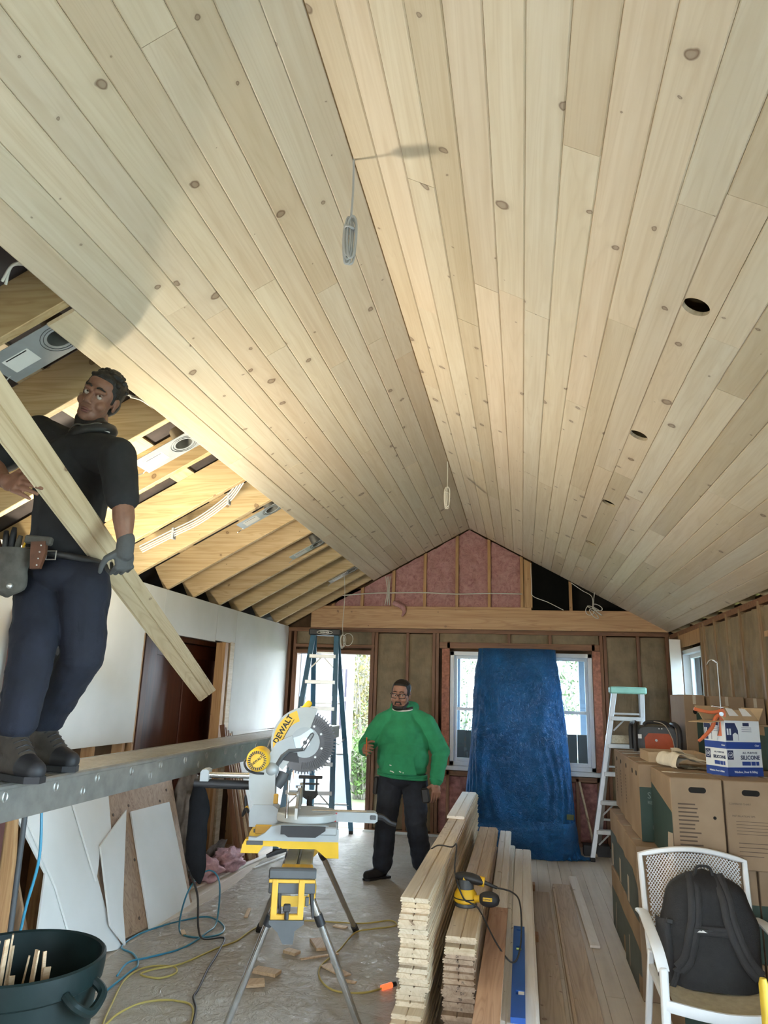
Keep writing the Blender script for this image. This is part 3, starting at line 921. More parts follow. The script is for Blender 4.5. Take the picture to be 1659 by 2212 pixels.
# near work support: crossbar, yellow frame, dark cup
wsn = MB().box(S(0, -.80, .872), (.205, .045, .040), RB, .006).build('work_support', M['darkgrey'], stand, smooth=False)
mb = MB()
for c in (-.072, .042): mb.box(S(c, -.815, .775), (.026, .022, .155), RB, .003)
mb.box(S(-.015, -.815, .705), (.14, .022, .022), RB, .003).box(S(0, -.815, .845), (.20, .018, .014), RB, .002)
mb.build('support_frame', M['deepyellow'], wsn, smooth=False)
MB().box(S(0, -.80, .815), (.20, .02, .045), RB, .004).build('support_plate', M['darkgrey'], wsn, smooth=False)
MB().prism([(-.088, .696), (.06, .696), (.06, .682), (.022, .655), (.018, .605), (-.025, .605), (-.05, .65), (-.088, .682)], S(0, -.835, 0), cdir, UP, -.05).build('support_cup', M['darkgrey'], wsn, smooth=False)
MB().cyl(S(-.015, -.83, .70), S(-.015, -.83, .735), .010, 10).box(S(-.015, -.835, .745), (.03, .02, .03), RB, .004).build('support_knob', M['black'], wsn)
for c in (-.055, .085):
    MB().tube([S(c, -.79, .80), S(c + .005, -.80, .75), S(c + .012, -.81, .70)], [.012, .008, .005], 8).build('lever', M['black'], wsn)
MB().box(S(.068, -.81, .765), (.016, .016, .035), RB, .003).build('clamp', M['darkgrey'], wsn, smooth=False)
# yellow gusset on the beam behind the support
MB().prism([(-.085, 0), (.085, 0), (.065, .19), (-.065, .19)], S(0, -.76, .803), cdir, bdir, .02).box(S(.025, -.63, .83), (.045, .2, .012), RB).build('support_gusset', M['deepyellow'], stand, smooth=False)
# far work support
fs_ = MB().box(S(0, 1.20, 1.045), (.17, .03, .022), RB, .004).build('work_support', M['black'], stand, smooth=False)
mb = MB()
for c in (-.045, .045): mb.box(S(c, 1.20, .99), (.016, .022, .10), RB, .003)
mb.box(S(0, 1.20, .945), (.11, .024, .016), RB, .003).box(S(0, 1.20, 1.00), (.13, .02, .012), RB)
mb.build('support_frame', M['black'], fs_, smooth=False)
MB().prism([(-.06, .935), (.06, .935), (.045, .91), (0, .885), (-.045, .91)], S(0, 1.185, 0), cdir, UP, -.03).cyl(S(0, 1.20, .79), S(0, 1.20, .92), .02, 12).build('support_post', M['black'], fs_, smooth=False)
# yellow saw mounting bracket across the beam, one on each side of the saw
for b0 in (-.16, .17):
    mb = MB()
    mb.prism([(-.30, .855), (-.285, .885), (.20, .885), (.205, .80), (.14, .80), (.085, .842), (-.09, .842), (-.12, .852), (-.19, .852), (-.215, .818), (-.305, .818)], S(0, b0, 0), cdir, UP, -.055)
    br = mb.build('saw_bracket', M['toolyellow'], stand, smooth=False)
    MB().box(S(-.235, b0 - .002, .868), (.085, .006, .020), RB, .002).build('bracket_label', M['darkgrey'], br, smooth=False)
    MB().tube([S(-.07, b0 + .02, .835), S(-.12, b0 + .02, .822), S(-.17, b0 + .02, .80)], [.012, .014, .01], 8).build('release_lever', M['black'], br)

# ------------------------------------------------------------------ sliding mitre saw
saw = thing('miter_saw', (SO.x, SO.y, .886), 'yellow and grey sliding mitre saw with a large blade, on the stand', 'miter saw')
mb = MB()
mb.prism([(-.265, .886), (-.13, .886), (.20, .886), (.20, .945), (.13, .965), (-.10, .965), (-.15, .955), (-.185, .920), (-.225, .900), (-.265, .902)], S(0, -.20, 0), cdir, UP, -.035)
mb.prism([(-.265, .886), (.20, .886), (.20, .945), (.13, .965), (-.10, .965), (-.185, .920), (-.265, .902)], S(0, .165, 0), cdir, UP, -.035)
mb.box(S(.06, -.02, .94), (.26, .40, .04), RB, .006)
mb.build('base', M['castgrey'], saw, smooth=False)
MB().prism([(-.10, .965), (.13, .965), (.13, .945), (.10, .925), (.08, .912), (-.06, .912), (-.08, .925), (-.10, .925)], S(0, -.237, 0), cdir, UP, -.012).build('base_grip', M['black'], saw, smooth=False)
MB().lathe([(0, 0), (.165, 0), (.172, .006), (.172, .038), (.165, .044), (0, .044)], S(.02, 0, .962), UP, 40).build('turntable', M['castlight'], saw)
arm = MB().prism([(.05, .962), (.395, .955), (.41, .965), (.41, .998), (.395, 1.008), (.05, 1.008)], S(0, -.045, 0), cdir, UP, -.09).build('table_arm', M['castgrey'], saw, smooth=False)
MB().prism([(-.012, -.028), (.014, -.028), (.012, .018), (.02, .03), (-.004, .03)], S(.17, -.052, .975), cdir, UP, -.01).build('detent_latch', M['red'], arm, smooth=False)
MB().tube(smooth_path([S(.405, -.01, .985), S(.44, -.01, .98), S(.48, -.01, .955), S(.515, -.01, .945)], 4), [.016, .018, .018, .017, .016, .015, .014, .014, .013, .012, .012, .012, .010], 8).build('lock_lever', M['black'], arm)
MB().box(S(.385, -.048, .985), (.03, .01, .022), RB, .002).build('arm_window', M['darkgrey'], arm, smooth=False)
MB().box(S(.05, -.09, .99), (.22, .02, .008), RB).box(S(.2, 0, 1.0095), (.3, .03, .002), RB).build('kerf_plate', M['pine_bright'], saw, smooth=False)
# fences along the beam direction
for (b0, b1) in ((-.30, -.045), (.045, .30)):
    mb = MB()
    mb.prism([(b0, 1.006), (b1, 1.006), (b1, 1.055), (b1 + (.02 if b0 > 0 else -.02), 1.10), (b0 * .55 + b1 * .45, 1.13), (b0, 1.06)], S(-.03, 0, 0), bdir, UP, .014)
    mb.build('fence', M['alu'], saw, smooth=False)
MB().cyl(S(-.075, -.21, 1.0), S(-.075, -.21, 1.185), .008, 10).cyl(S(-.075, -.21, 1.12), S(-.02, -.21, 1.12), .010, 8).cyl(S(-.02, -.21, 1.06), S(-.02, -.21, 1.15), .006, 8).cyl(S(-.02, -.21, 1.15), S(-.02, -.21, 1.16), .018, 12).build('work_clamp', M['chrome'], saw)
# tilted pivot column and slide rails at the back (left)
mb = MB()
mb.prism([(-.265, 1.0), (-.165, 1.0), (-.155, 1.09), (-.16, 1.205), (-.175, 1.225), (-.285, 1.222), (-.30, 1.205), (-.30, 1.15), (-.295, 1.11)], S(0, -.06, 0), cdir, UP, -.12)
mb.build('bevel_column', M['castlight'], saw, smooth=False)
MB().prism([(-.28, .93), (-.15, .93), (-.13, .96), (-.13, 1.02), (-.16, 1.04), (-.265, 1.04), (-.285, 1.0)], S(0, -.075, 0), cdir, UP, -.15).build('bevel_pivot', M['castgrey'], saw, smooth=False)
MB().box(S(-.20, -.08, .92), (.09, .02, .045), RB, .004).build('bevel_stop', M['deepyellow'], saw, smooth=False)
MB().box(S(-.145, -.09, 1.075), (.025, .02, .05), RB, .004).build('bevel_stop', M['deepyellow'], saw, smooth=False)
kn = MB().sphere(S(-.305, -.02, 1.015), (.012, .012, .012)).build('bevel_knob', M['deepyellow'], saw)
mb = MB()
for a in (75, 195, 315):
    d = cdir * -.012 * 0 + bdir * math.cos(math.radians(a)) * .0 + UP * 0
    v_ = UP * math.sin(math.radians(a)) + (-cdir * .35 + bdir * .6) * math.cos(math.radians(a))
    mb.tube([S(-.31, -.02, 1.015), S(-.31, -.02, 1.015) + v_ * .035, S(-.312, -.02, 1.015) + v_ * .065], [.008, .010, .006], 8)
mb.build('knob_wing', M['black'], kn)
for zz, bb in ((1.182, -.028), (1.125, .028)):
    MB().cyl(S(-.27, bb, zz), S(-.545, bb, zz), .0155, 18).build('slide_rail', M['chrome'], saw)
MB().prism([(-.565, 1.15), (-.52, 1.15), (-.52, 1.205), (-.535, 1.212), (-.558, 1.208), (-.565, 1.195)], S(0, -.055, 0), cdir, UP, -.11).build('rail_cap', M['castgrey'], saw, smooth=False)
# dust bag hanging from the back of the saw
def bagf(u, v):
    z = 1.15 - .52 * v
    w = (.020 + .034 * min(1, v * 5)) * (1 if v < .75 else max(.06, 1 - ((v - .75) / .25) ** 2 * .9))
    a = 2 * PI * u
    x = -.585 + .05 * v + .01 * math.sin(v * 7)
    q = S(x + w * math.cos(a), -.01 + .6 * w * math.sin(a), z)
    return q + Vector((nz(q, 14) * .008, nz(q, 14, 4) * .008, 0))
M['bagcloth'] = plain('black_bag_cloth', (.007, .007, .008), .9, var=.3, bmp=.3, bscale=120, spec=.15)
dbag = MB().grid(bagf, 18, 30, True).build('dust_bag', M['bagcloth'], saw, angle=180)
MB().cyl(S(-.60, -.01, 1.135), S(-.27, -.01, 1.13), .024, 12).build('dust_chute', M['black'], saw)
# saw head: everything lies in the plane of the blade
BC = (-.008, 1.364)                  # blade centre (c, z)
def HP(c, z, b=0.0): return S(c, b, z)
mb = MB()
nt_ = 60; pts = []
for i in range(nt_):
    a = 2 * PI * i / nt_; s_ = 2 * PI / nt_
    pts += [(.158 * math.cos(a), .158 * math.sin(a)), (  .173 * math.cos(a + .25 * s_), .173 * math.sin(a + .25 * s_)), (.171 * math.cos(a + .55 * s_), .171 * math.sin(a + .55 * s_)), (.158 * math.cos(a + .62 * s_), .158 * math.sin(a + .62 * s_))]
mb.prism(pts, HP(BC[0], BC[1], .001), cdir, UP, -.003)
blade = mb.build('blade', M['bladesteel'], saw, smooth=False)
def sector(r0, r1, a0, a1, n=26):
    o = [(r1 * math.cos(math.radians(a0 + (a1 - a0) * i / n)), r1 * math.sin(math.radians(a0 + (a1 - a0) * i / n))) for i in range(n + 1)]
    i_ = [(r0 * math.cos(math.radians(a1 - (a1 - a0) * i / n)), r0 * math.sin(math.radians(a1 - (a1 - a0) * i / n))) for i in range(n + 1)]
    return o + i_
# lower guard: ribbed dark sector
lg = MB().prism(sector(.075, .158, -128, 78, 40), HP(BC[0], BC[1], -.012), cdir, UP, -.024).build('lower_guard', M['smoke'], saw, smooth=False)
mb = MB()
for i in range(34):
    a = math.radians(-95 + i * 5.0)
    d0 = cdir * math.cos(a) + UP * math.sin(a)
    mb.beam(HP(BC[0], BC[1], -.013) + d0 * .108, HP(BC[0], BC[1], -.013) + d0 * .144, .004, .004, hint=tuple(bdir))
mb.build('guard_ribs', M['black'], lg, smooth=False)
for a in (62, 28, -18, -52):
    d0 = cdir * math.cos(math.radians(a)) + UP * math.sin(math.radians(a))
    MB().cyl(HP(BC[0], BC[1], -.012) + d0 * .098, HP(BC[0], BC[1], -.018) + d0 * .098, .0065, 10).build('guard_screw', M['white'], lg)
# upper guard: pale grey housing
ug = MB().prism(sector(.02, .190, 72, 232, 40), HP(BC[0], BC[1], -.022), cdir, UP, -.07).build('upper_guard', M['castlight'], saw, smooth=False)
MB().prism(circle(0, 0, .082, 36), HP(BC[0], BC[1], -.024), cdir, UP, -.03).build('guard_plate', M['castgrey'], ug, smooth=False)
MB().cyl(HP(BC[0], BC[1], -.020), HP(BC[0], BC[1], -.034), .026, 20).build('arbor_cover', M['alu_bright'], ug)
MB().cyl(HP(BC[0], BC[1], -.030), HP(BC[0], BC[1], -.038), .012, 12).build('arbor_bolt', M['darkgrey'], ug)
MB().prism(sector(.118, .178, 108, 205, 30), HP(BC[0], BC[1], -.0235), cdir, UP, -.002).build('yellow_badge', M['toolyellow'], ug, smooth=False)
_a = math.radians(152)
tp = HP(BC[0] + .143 * math.cos(_a), BC[1] + .143 * math.sin(_a), -.0245)
_t = cdir * math.cos(_a - PI / 2) + UP * math.sin(_a - PI / 2)
_nrm = cdir * math.cos(_a) + UP * math.sin(_a)
put_text(MB(), 'DEWALT', .042, tp, _t, _nrm, .0006, offset=.0012).build('brand_lettering', M['ink'], ug, smooth=False)
MB().beam(tp - _t * .075 - _nrm * .026, tp + _t * .075 - _nrm * .026, .003, .0012, hint=tuple(bdir)).build('badge_line', M['ink'], ug, smooth=False)
# pale blue spindle cover and slotted link
MB().prism([(-.085, -.03), (-.05, -.045), (-.02, -.03), (-.005, .015), (.03, .045), (.045, .06), (.03, .075), (-.03, .035), (-.075, .02), (-.09, 0)], HP(BC[0], BC[1], -.026), cdir, UP, -.004).build('spindle_cover', plain('pale_blue_steel', (.42, .52, .60), .35, .3), ug, smooth=False)
mb = MB()
mb.tube([HP(BC[0] - .02, BC[1] - .035, -.032), HP(BC[0] + .028, BC[1] + .045, -.032), HP(BC[0] + .038, BC[1] + .052, -.032), HP(BC[0] + .046, BC[1] + .045, -.032), HP(BC[0] + .042, BC[1] + .034, -.032), HP(BC[0] - .005, BC[1] - .045, -.032)], .004, 6, closed=True)
mb.tube([HP(BC[0] - .19, BC[1] - .20, -.03), HP(BC[0] - .12, BC[1] - .075, -.03), HP(BC[0] - .085, BC[1] - .045, -.03), HP(BC[0] - .01, BC[1] - .038, -.03)], [.012, .014, .012, .008], 8)
mb.build('guard_link', M['darkgrey'], saw)
MB().prism([(-.12, -.085), (-.02, -.10), (-.03, -.045), (-.075, -.045)], HP(BC[0] - .01, BC[1] - .01, -.026), cdir, UP, -.008).build('warning_plate', M['black'], saw, smooth=False)
# arm from the slide head up to the guard
MB().prism([(-.215, 1.205), (-.155, 1.205), (-.11, 1.31), (-.055, 1.325), (-.08, 1.40), (-.165, 1.36), (-.20, 1.30)], S(0, -.035, 0), cdir, UP, -.07).build('head_arm', M['castgrey'], saw, smooth=False)
MB().sphere(S(-.185, -.03, 1.215), (.045, .04, .04)).build('head_pivot', M['castgrey'], saw)
MB().tube(smooth_path([S(-.15, 0, 1.13), S(-.13, 0, 1.16), S(-.115, 0, 1.20)], 4), .03, 10).build('dust_deflector', M['darkgrey'], saw)
# motor
mo = MB().lathe([(.0, -.14), (.050, -.14), (.058, -.13), (.062, -.10), (.062, .05), (.0, .05)], S(-.255, 0, 1.272), bdir, 26).build('motor', M['toolyellow'], saw)
mb = MB()
for i in range(26):
    a = 2 * PI * i / 26
    d0 = cdir * math.cos(a) + UP * math.sin(a)
    mb.beam(S(-.255, -.142, 1.272) + d0 * .036, S(-.255, -.142, 1.272) + d0 * .050, .005, .006, hint=tuple(bdir))
mb.build('motor_vents', M['black'], mo, smooth=False)
MB().cyl(S(-.255, -.138, 1.272), S(-.255, -.146, 1.272), .034, 24).build('motor_badge', M['toolyellow'], mo)
put_text(MB(), 'DEWALT', .017, S(-.255, -.1465, 1.272), (cdir * .75 + UP * .62), UP, .0004, offset=.0006).build('motor_lettering', M['ink'], mo, smooth=False)
MB().tube(smooth_path([S(-.30, -.10, 1.29), S(-.325, -.11, 1.26), S(-.31, -.11, 1.225), S(-.27, -.10, 1.205), S(-.22, -.08, 1.20)], 6), .006, 8).build('motor_cable', M['black'], mo)
# handles
MB().tube(smooth_path([S(-.21, .0, 1.33), S(-.185, .0, 1.40), S(-.165, .0, 1.435), S(-.13, .0, 1.45), S(-.10, .0, 1.44)], 5), .011, 10).build('carry_handle', M['black'], saw)
MB().tube(smooth_path([S(-.075, .01, 1.48), S(-.03, .01, 1.535), S(.01, .01, 1.585)], 6), [.016, .017, .018, .019, .019, .019, .019, .019, .019, .019, .018, .016, .010], 12).build('main_handle', M['toolyellow'], saw)
# mains cord: from the saw down to the floor
cpts = [S(-.585, -.02, .70), (-1.80, 4.1, .52), (-1.93, 4.45, .25), (-2.06, 4.85, .06), (-2.0, 5.05, .012), (-1.93, 4.80, .012), (-1.87, 4.50, .012), (-1.80, 4.22, .012), (-1.78, 4.12, .012), (-1.70, 3.98, .012), (-1.62, 3.75, .012), (-1.55, 3.5, .012)]
MB().tube(smooth_path(cpts, 8), .0062, 8).build('power_cord', M['black'], saw)

# ------------------------------------------------------------------ stacks of tongue-and-groove boards
def tg_mesh(name, w, t, L, mat, groove=True):
    h = w / 2
    prof = [(-h, 0), (h, 0), (h, t * .36), (h + .007, t * .40), (h + .007, t * .60), (h, t * .64), (h, t * .82), (h - .004, t)]
    if groove: prof += [(.0048, t), (.0, t * .62), (-.0048, t)]
    prof += [(-h + .004, t), (-h, t * .82), (-h, t * .62), (-h + .006, t * .58), (-h + .006, t * .42), (-h, t * .38)]
    n = len(prof)
    vs = [(p[0], e * L / 2, p[1]) for e in (-1, 1) for p in prof]
    mb = MB().add(vs, [(i, (i + 1) % n, n + (i + 1) % n, n + i) for i in range(n)])
    # end caps as triangles through the middle of the board
    for e, s_ in ((0, 1), (n, -1)):
        c = len(mb.v); mb.v.append((0, (-1 if e == 0 else 1) * L / 2, t * .45))
        for i in range(n):
            tri = (e + (i + 1) % n, e + i, c) if s_ > 0 else (e + i, e + (i + 1) % n, c)
            mb.f.append(tri); mb.m.append(0)
    return mb.mesh(name, M[mat], False)
def lay(name, me, loc, rz, label, group, cat='board'):
    o = bpy.data.objects.new(name, me)
    COL.objects.link(o)
    o.location = loc
    o.rotation_euler = (0, 0, rz)
    MW[o] = Matrix.Translation(Vector(loc)) @ Matrix.Rotation(rz, 4, 'Z')
    return tag(o, label, cat, group)
BTH = .0205
mA = tg_mesh('pine_board', .136, .0202, 3.86, 'endgrain')
# bearers on the floor
for k, yy in enumerate((3.95, 5.6, 7.0)):
    MB().box((-.285, yy, .03), (.74, .09, .06), None, .003).build('bearer', M['fir'], smooth=False, label=['timber bearer under the sawn front ends of the board stacks', 'timber bearer under the middle of the board stacks', 'timber bearer under the stack ends facing the tarp'][k], cat='bearer', group='bearers under the boards')
z = .06
for k in range(31):
    xo = random.uniform(-.006, .006) - .012 * (k < 12)
    yo = random.uniform(-.03, .03) - (.10 if k < 9 else 0)
    lay('pine_board', mA, (-.520 + xo, 5.63 + yo, z), random.uniform(-.002, .002), 'topmost long board of the tallest stack, double grooved face up' if k == 30 else 'bottom board of the tallest stack, on the floor bearers' if k == 0 else 'pale pine tongue-and-groove board within the tallest stack', 'boards in the tallest stack')
    z += BTH
mS = tg_mesh('short_pine_board', .136, .0202, 1.50, 'pine_primed')
lay('short_pine_board', mS, (-.535, 6.80, z), .0, 'short pale board lying alone on top of the tallest stack', None)
mB2 = tg_mesh('dark_board', .148, .0202, 3.05, 'stack_dark')
mB3 = tg_mesh('pine_board', .148, .0202, 3.05, 'endgrain')
z = .06
for k in range(22):
    yo = random.uniform(-.035, .035) - (.06 if k < 15 else 0)
    o = lay('pine_board', mB3 if k > 17 else mB2, (-.318 + random.uniform(-.006, .006), 5.38 + yo, z), random.uniform(-.002, .002), 'top board of the second highest stack, under the sander' if k == 21 else 'pine board with a dusky end within the second highest stack', 'boards in the second stack')
    if k in (17, 16, 15, 13, 12, 11, 9, 7, 5, 3):
        yy = 5.38 + yo - 3.05 / 2 - .0008
        s_ = {17: 'D1', 16: 'T8', 15: '10', 13: 'PL', 12: 'D1', 11: 'D1', 9: 'T8', 7: 'B', 5: 'P1', 3: 'D'}[k]
        put_text(MB(), s_, .015, (-.318 + random.uniform(-.03, .04), yy, z + .010), (1, 0, 0), (0, 0, 1), .0003).build('pencil_mark', M['ink'], o, smooth=False)
    z += BTH
ZS2 = z
mC = [tg_mesh('primed_board', .132, .0202, L, 'pine_primed') for L in (4.2, 3.9, 4.5)]
for col, (x0, nlay, yc) in enumerate(((-.165, 11, 5.25), (-.022, 11, 5.05))):
    z = .06
    for k in range(nlay):
        lay('primed_board', mC[(k + col) % 3], (x0 + random.uniform(-.004, .004), yc + random.uniform(-.15, .15), z), random.uniform(-.002, .002), 'white primed board in the low stack beside the level', 'primed boards in the low stack')
        z += BTH
ZS3 = z
# three longer primed boards stepping up towards the second stack
mD = tg_mesh('primed_board', .10, .0202, 3.6, 'pine_primed')
for k in range(3):
    lay('primed_board', mD, (-.185 + .004 * k, 5.75 + .1 * k, ZS3 + k * BTH), .004, ['lowest of three narrow white boards on the low stack', 'middle one of three narrow white boards on the low stack', 'topmost of three narrow white boards, under the fir board'][k], 'narrow primed boards')
MB().box((0, 0, .0095), (.112, 1.75, .019), None, .002).build('fir_board', M['fir'], smooth=False, label='reddish brown fir board lying between level and board stacks', cat='board', base=(0, 0, 0)).location = (-.165, 4.10, ZS3 + 3 * BTH)

# blue spirit level
lv = thing('spirit_level', (-.040, 4.22, ZS3), 'long blue box spirit level lying on the white boards', 'spirit level', rz=.0)
M['blue'] = plain('level_blue', (.018, .09, .36), .35, var=.08)
x0, x1, y0, y1 = -.072, -.008, 3.55, 4.83
MB().prism([(x0, y0), (x1, y0), (x1, y1), (x0, y1)], (0, 0, ZS3), (1, 0, 0), (0, 1, 0), .024, [[(x0 + .018, 4.40), (x0 + .018, 4.47), (x1 - .018, 4.47), (x1 - .018, 4.40)], circle(-.04, 4.755, .017, 16, .010, True)[::1], [(x0 + .02, 3.80), (x0 + .02, 3.85), (x1 - .004, 3.85), (x1 - .004, 3.80)]]).build('level_body', M['blue'], lv, smooth=False)
MB().box((-.04, 4.435, ZS3 + .010), (.034, .075, .014), None, .002).build('level_window', M['black'], lv, smooth=False)
MB().cyl((-.053, 4.435, ZS3 + .0205), (-.027, 4.435, ZS3 + .0205), .006, 10).build('level_vial', plain('vial_green', (.55, .75, .2), .2), lv)
MB().box((-.025, 3.825, ZS3 + .012), (.03, .045, .02), None, .002).build('side_vial_block', M['white'], lv, smooth=False)
MB().box((-.04, 4.755, ZS3 + .006), (.036, .022, .008)).build('hang_slot', M['white'], lv, smooth=False)

# boards lying on the floor to the right of the stacks
for (x0, x1, ya, yb, zz, lab) in ((.065, .200, 2.4, 6.90, .0, 'pine board flat on the floor beside the low board stack'), (.245, .392, 2.4, 7.22, .0, 'pine board flat on the floor nearest the cardboard cartons'), (.225, .262, 2.6, 7.05, .0, 'thin board on edge between two boards on the floor')):
    h = .02 if x1 - x0 > .06 else .045
    w = x1 - x0 if x1 - x0 > .06 else .018
    MB().box(((x0 + x1) / 2, (ya + yb) / 2, h / 2 + zz), (w, yb - ya, h), None, .002).build('pine_board', M['board_floor'], smooth=False, label=lab, cat='board')
MB().beam((.435, 7.45, .035), (.462, 5.6, .012), .07, .018, bev=.002).build('primed_board', M['pine_primed'], smooth=False, label='white edged board on the floor near the leaning tower of cartons', cat='board')

# ------------------------------------------------------------------ orbital sander on the second stack
sb = Vector((-0.3281, 4.389, 0.525)); sb.z = ZS2
sd = thing('orbital_sander', sb, 'yellow and black orbital sander with dust canister on the board stack', 'sander')
def SD(x, y, z): return sb + Vector((x, y, z))
MB().lathe([(0, 0), (.060, 0), (.063, .006), (.060, .018), (0, .018)], SD(0, 0, 0), UP, 28).build('sanding_pad', M['darkgrey'], sd)
MB().lathe([(.058, .018), (.066, .026), (.066, .048), (.060, .068), (.047, .085), (.046, .088), (0, .088)], SD(0, 0, 0), UP, 28).build('skirt', M['toolyellow'], sd)
MB().lathe([(.067, .040), (.0685, .043), (.067, .046)], SD(0, 0, 0), UP, 28).build('skirt_band', M['black'], sd)
MB().lathe([(.046, .085), (.044, .10), (.040, .135), (0, .14)], SD(0, 0, 0), UP, 24).build('motor_housing', M['darkgrey'], sd)
gp = MB()
def gripf(u, v):
    a = 2 * PI * u
    x = -.055 + .155 * v
    r = .030 * math.sin(PI * min(1, max(0, .08 + v * .80))) ** .5 + .004
    return SD(x, -.01 * v, .148 - .02 * v * v) + Vector((0, r * .95 * math.cos(a), r * .85 * math.sin(a)))
gp.grid(gripf, 18, 16, True).build('grip', M['black'], sd)
MB().box(SD(.03, -.022, .138), (.095, .022, .024), (0, .10, 0), .006).cyl(SD(.075, -.005, .132), SD(.105, -.006, .128), .026, 16).build('grip_side', M['toolyellow'], sd)
MB().cone(SD(.10, -.006, .128), SD(.175, -.012, .105), .012, .008, 12).build('cord_sleeve', M['black'], sd)
dc = MB()
def dcf(u, v):
    a = 2 * PI * u; t = v * PI
    r = .038 * abs(math.sin(t)) ** .35
    return SD(.075 + .115 * v, -.055, .055) + Vector((0, r * math.cos(a), r * 1.05 * math.sin(a)))
dcan = dc.grid(dcf, 20, 18, True).build('dust_canister', M['black'], sd)
MB().box(SD(.125, -.094, .062), (.05, .003, .018), None, .001).build('canister_label', M['toolyellow'], dcan, smooth=False)
put_text(MB(), 'DEWALT', .011, SD(.125, -.0957, .062), (1, 0, 0), (0, 0, 1), .0003, offset=.0004).build('canister_lettering', M['ink'], dcan, smooth=False)
MB().cyl(SD(.055, -.045, .05), SD(.085, -.052, .053), .018, 14).build('dust_port', M['toolyellow'], sd)
cp = [SD(.172, -.012, .106), SD(.26, -.02, .09), SD(.30, -.06, .04), SD(.30, -.16, -.12), SD(.26, -.22, -.19), SD(.18, -.20, -.12), SD(.08, -.10, .012), SD(.03, -.075, .035), SD(-.01, -.075, .06), SD(-.06, -.02, .17), SD(-.075, .25, .26), SD(-.12, .42, .215), SD(-.23, .48, .20), SD(-.30, .42, .10), SD(-.31, .40, -.2)]
MB().tube(smooth_path(cp, 8), .0045, 8).build('power_cord', M['black'], sd)

# ------------------------------------------------------------------ cartons
def carton_mat():
    m, nt, bs = new_mat('corrugated_card')
    v = coords(nt)
    f = noise_t(nt, v, 3.5, 4)
    col = ramp(nt, f, [(.3, (.245, .165, .10)), (.7, (.33, .235, .15))])
    lk(nt, col, bs.inputs['Base Color'])
    bs.inputs['Roughness'].default_value = .75
    bump(nt, bs, noise_t(nt, coords(nt, (4, 4, 90)), 1.0, 2), .05, .002)
    return m
M['card'] = carton_mat()
M['card_light'] = plain('light_card', (.46, .33, .20), .75, var=.10)
M['green_print'] = plain('dark_green_print', (.022, .050, .038), .6, var=.12)
M['grey_print'] = plain('grey_green_print', (.075, .092, .088), .6, var=.12)
M['pale_print'] = plain('bare_card_patch', (.40, .33, .26), .75, var=.05)
M['brown_ink'] = plain('brown_print', (.085, .055, .035), .7)
M['tape'] = plain('packing_tape', (.50, .44, .35), .15, var=.1)
M['hole'] = plain('painted_hole_shade', (.006, .005, .005), .9)  # near-black patch colour paints the shade inside carton cut-outs

def stadium(cx, cy, w, h, n=8):
    r = h / 2; p = []
    for i in range(n + 1):
        a = -PI / 2 + PI * i / n
        p.append((cx + w / 2 - r + r * math.cos(a), cy + r * math.sin(a)))
    for i in range(n + 1):
        a = PI / 2 + PI * i / n
        p.append((cx - w / 2 + r + r * math.cos(a), cy + r * math.sin(a)))
    return p

def carton(x0, x1, y0, y1, z0, z1, label, group='cartons stacked by the right wall', mat='card', light_top=False):
    t = thing('carton', ((x0 + x1) / 2, (y0 + y1) / 2, z0), label, 'carton', group)
    mb = MB().box(((x0 + x1) / 2, (y0 + y1) / 2, (z0 + z1) / 2), (x1 - x0 - .004, y1 - y0 - .004, z1 - z0 - .002), None, .004)
    mb.build('box_body', M[mat], t, smooth=False)
    MB().box(((x0 + x1) / 2, (y0 + y1) / 2, z1 - .0004), (x1 - x0 - .03, .05, .0012)).build('tape_strip', M['tape'], t, smooth=False)
    t_ext[t] = (x0 + .002, x1 - .002, y0 + .002, y1 - .002, z0 + .001, z1 - .001)
    return t
t_ext = {}
def face(t, side):
    """origin (bottom left seen from outside), right and up vectors, width, height of a side of a carton"""
    x0, x1, y0, y1, z0, z1 = t_ext[t]
    if side == 'front': return Vector((x0, y0, z0)), Vector((1, 0, 0)), x1 - x0, z1 - z0
    if side == 'left': return Vector((x0, y1, z0)), Vector((0, -1, 0)), y1 - y0, z1 - z0
def on_face(t, side, poly, mat, name, proud=.0008):
    o, ax, w, h = face(t, side)
    n = ax.cross(UP)
    return MB().prism([(a * w, b * h) for a, b in poly], o - n * .0005, ax, UP, proud + .0005).build(name, M[mat], t, smooth=False)
def hand_hole_shade(t, side, a=.5, b=.86, w=.085, h=.028):
    o, ax, W_, H_ = face(t, side)
    return MB().prism(stadium(a * W_, b * H_, w, h), o, ax, UP, .0012).build('hand_hole_shade', M['hole'], t, smooth=False)  # raised dark patch, painted shade in place of a cut hole
def print_rows(t, side, a0, b0, b1, n, wmin, wmax, hh=.006, seed=1):
    o, ax, W_, H_ = face(t, side)
    rnd = random.Random(seed)
    for i in range(n):
        b = b0 + (b1 - b0) * i / max(1, n - 1)
        w = rnd.uniform(wmin, wmax)
        c = o + ax * (a0 * W_ + w / 2) + UP * (b * H_)
        MB().box(c + ax.cross(UP) * .0002, (w if abs(ax.x) else .0012, w if abs(ax.y) else .0012, hh)).build('printed_line', M['brown_ink'], t, smooth=False)

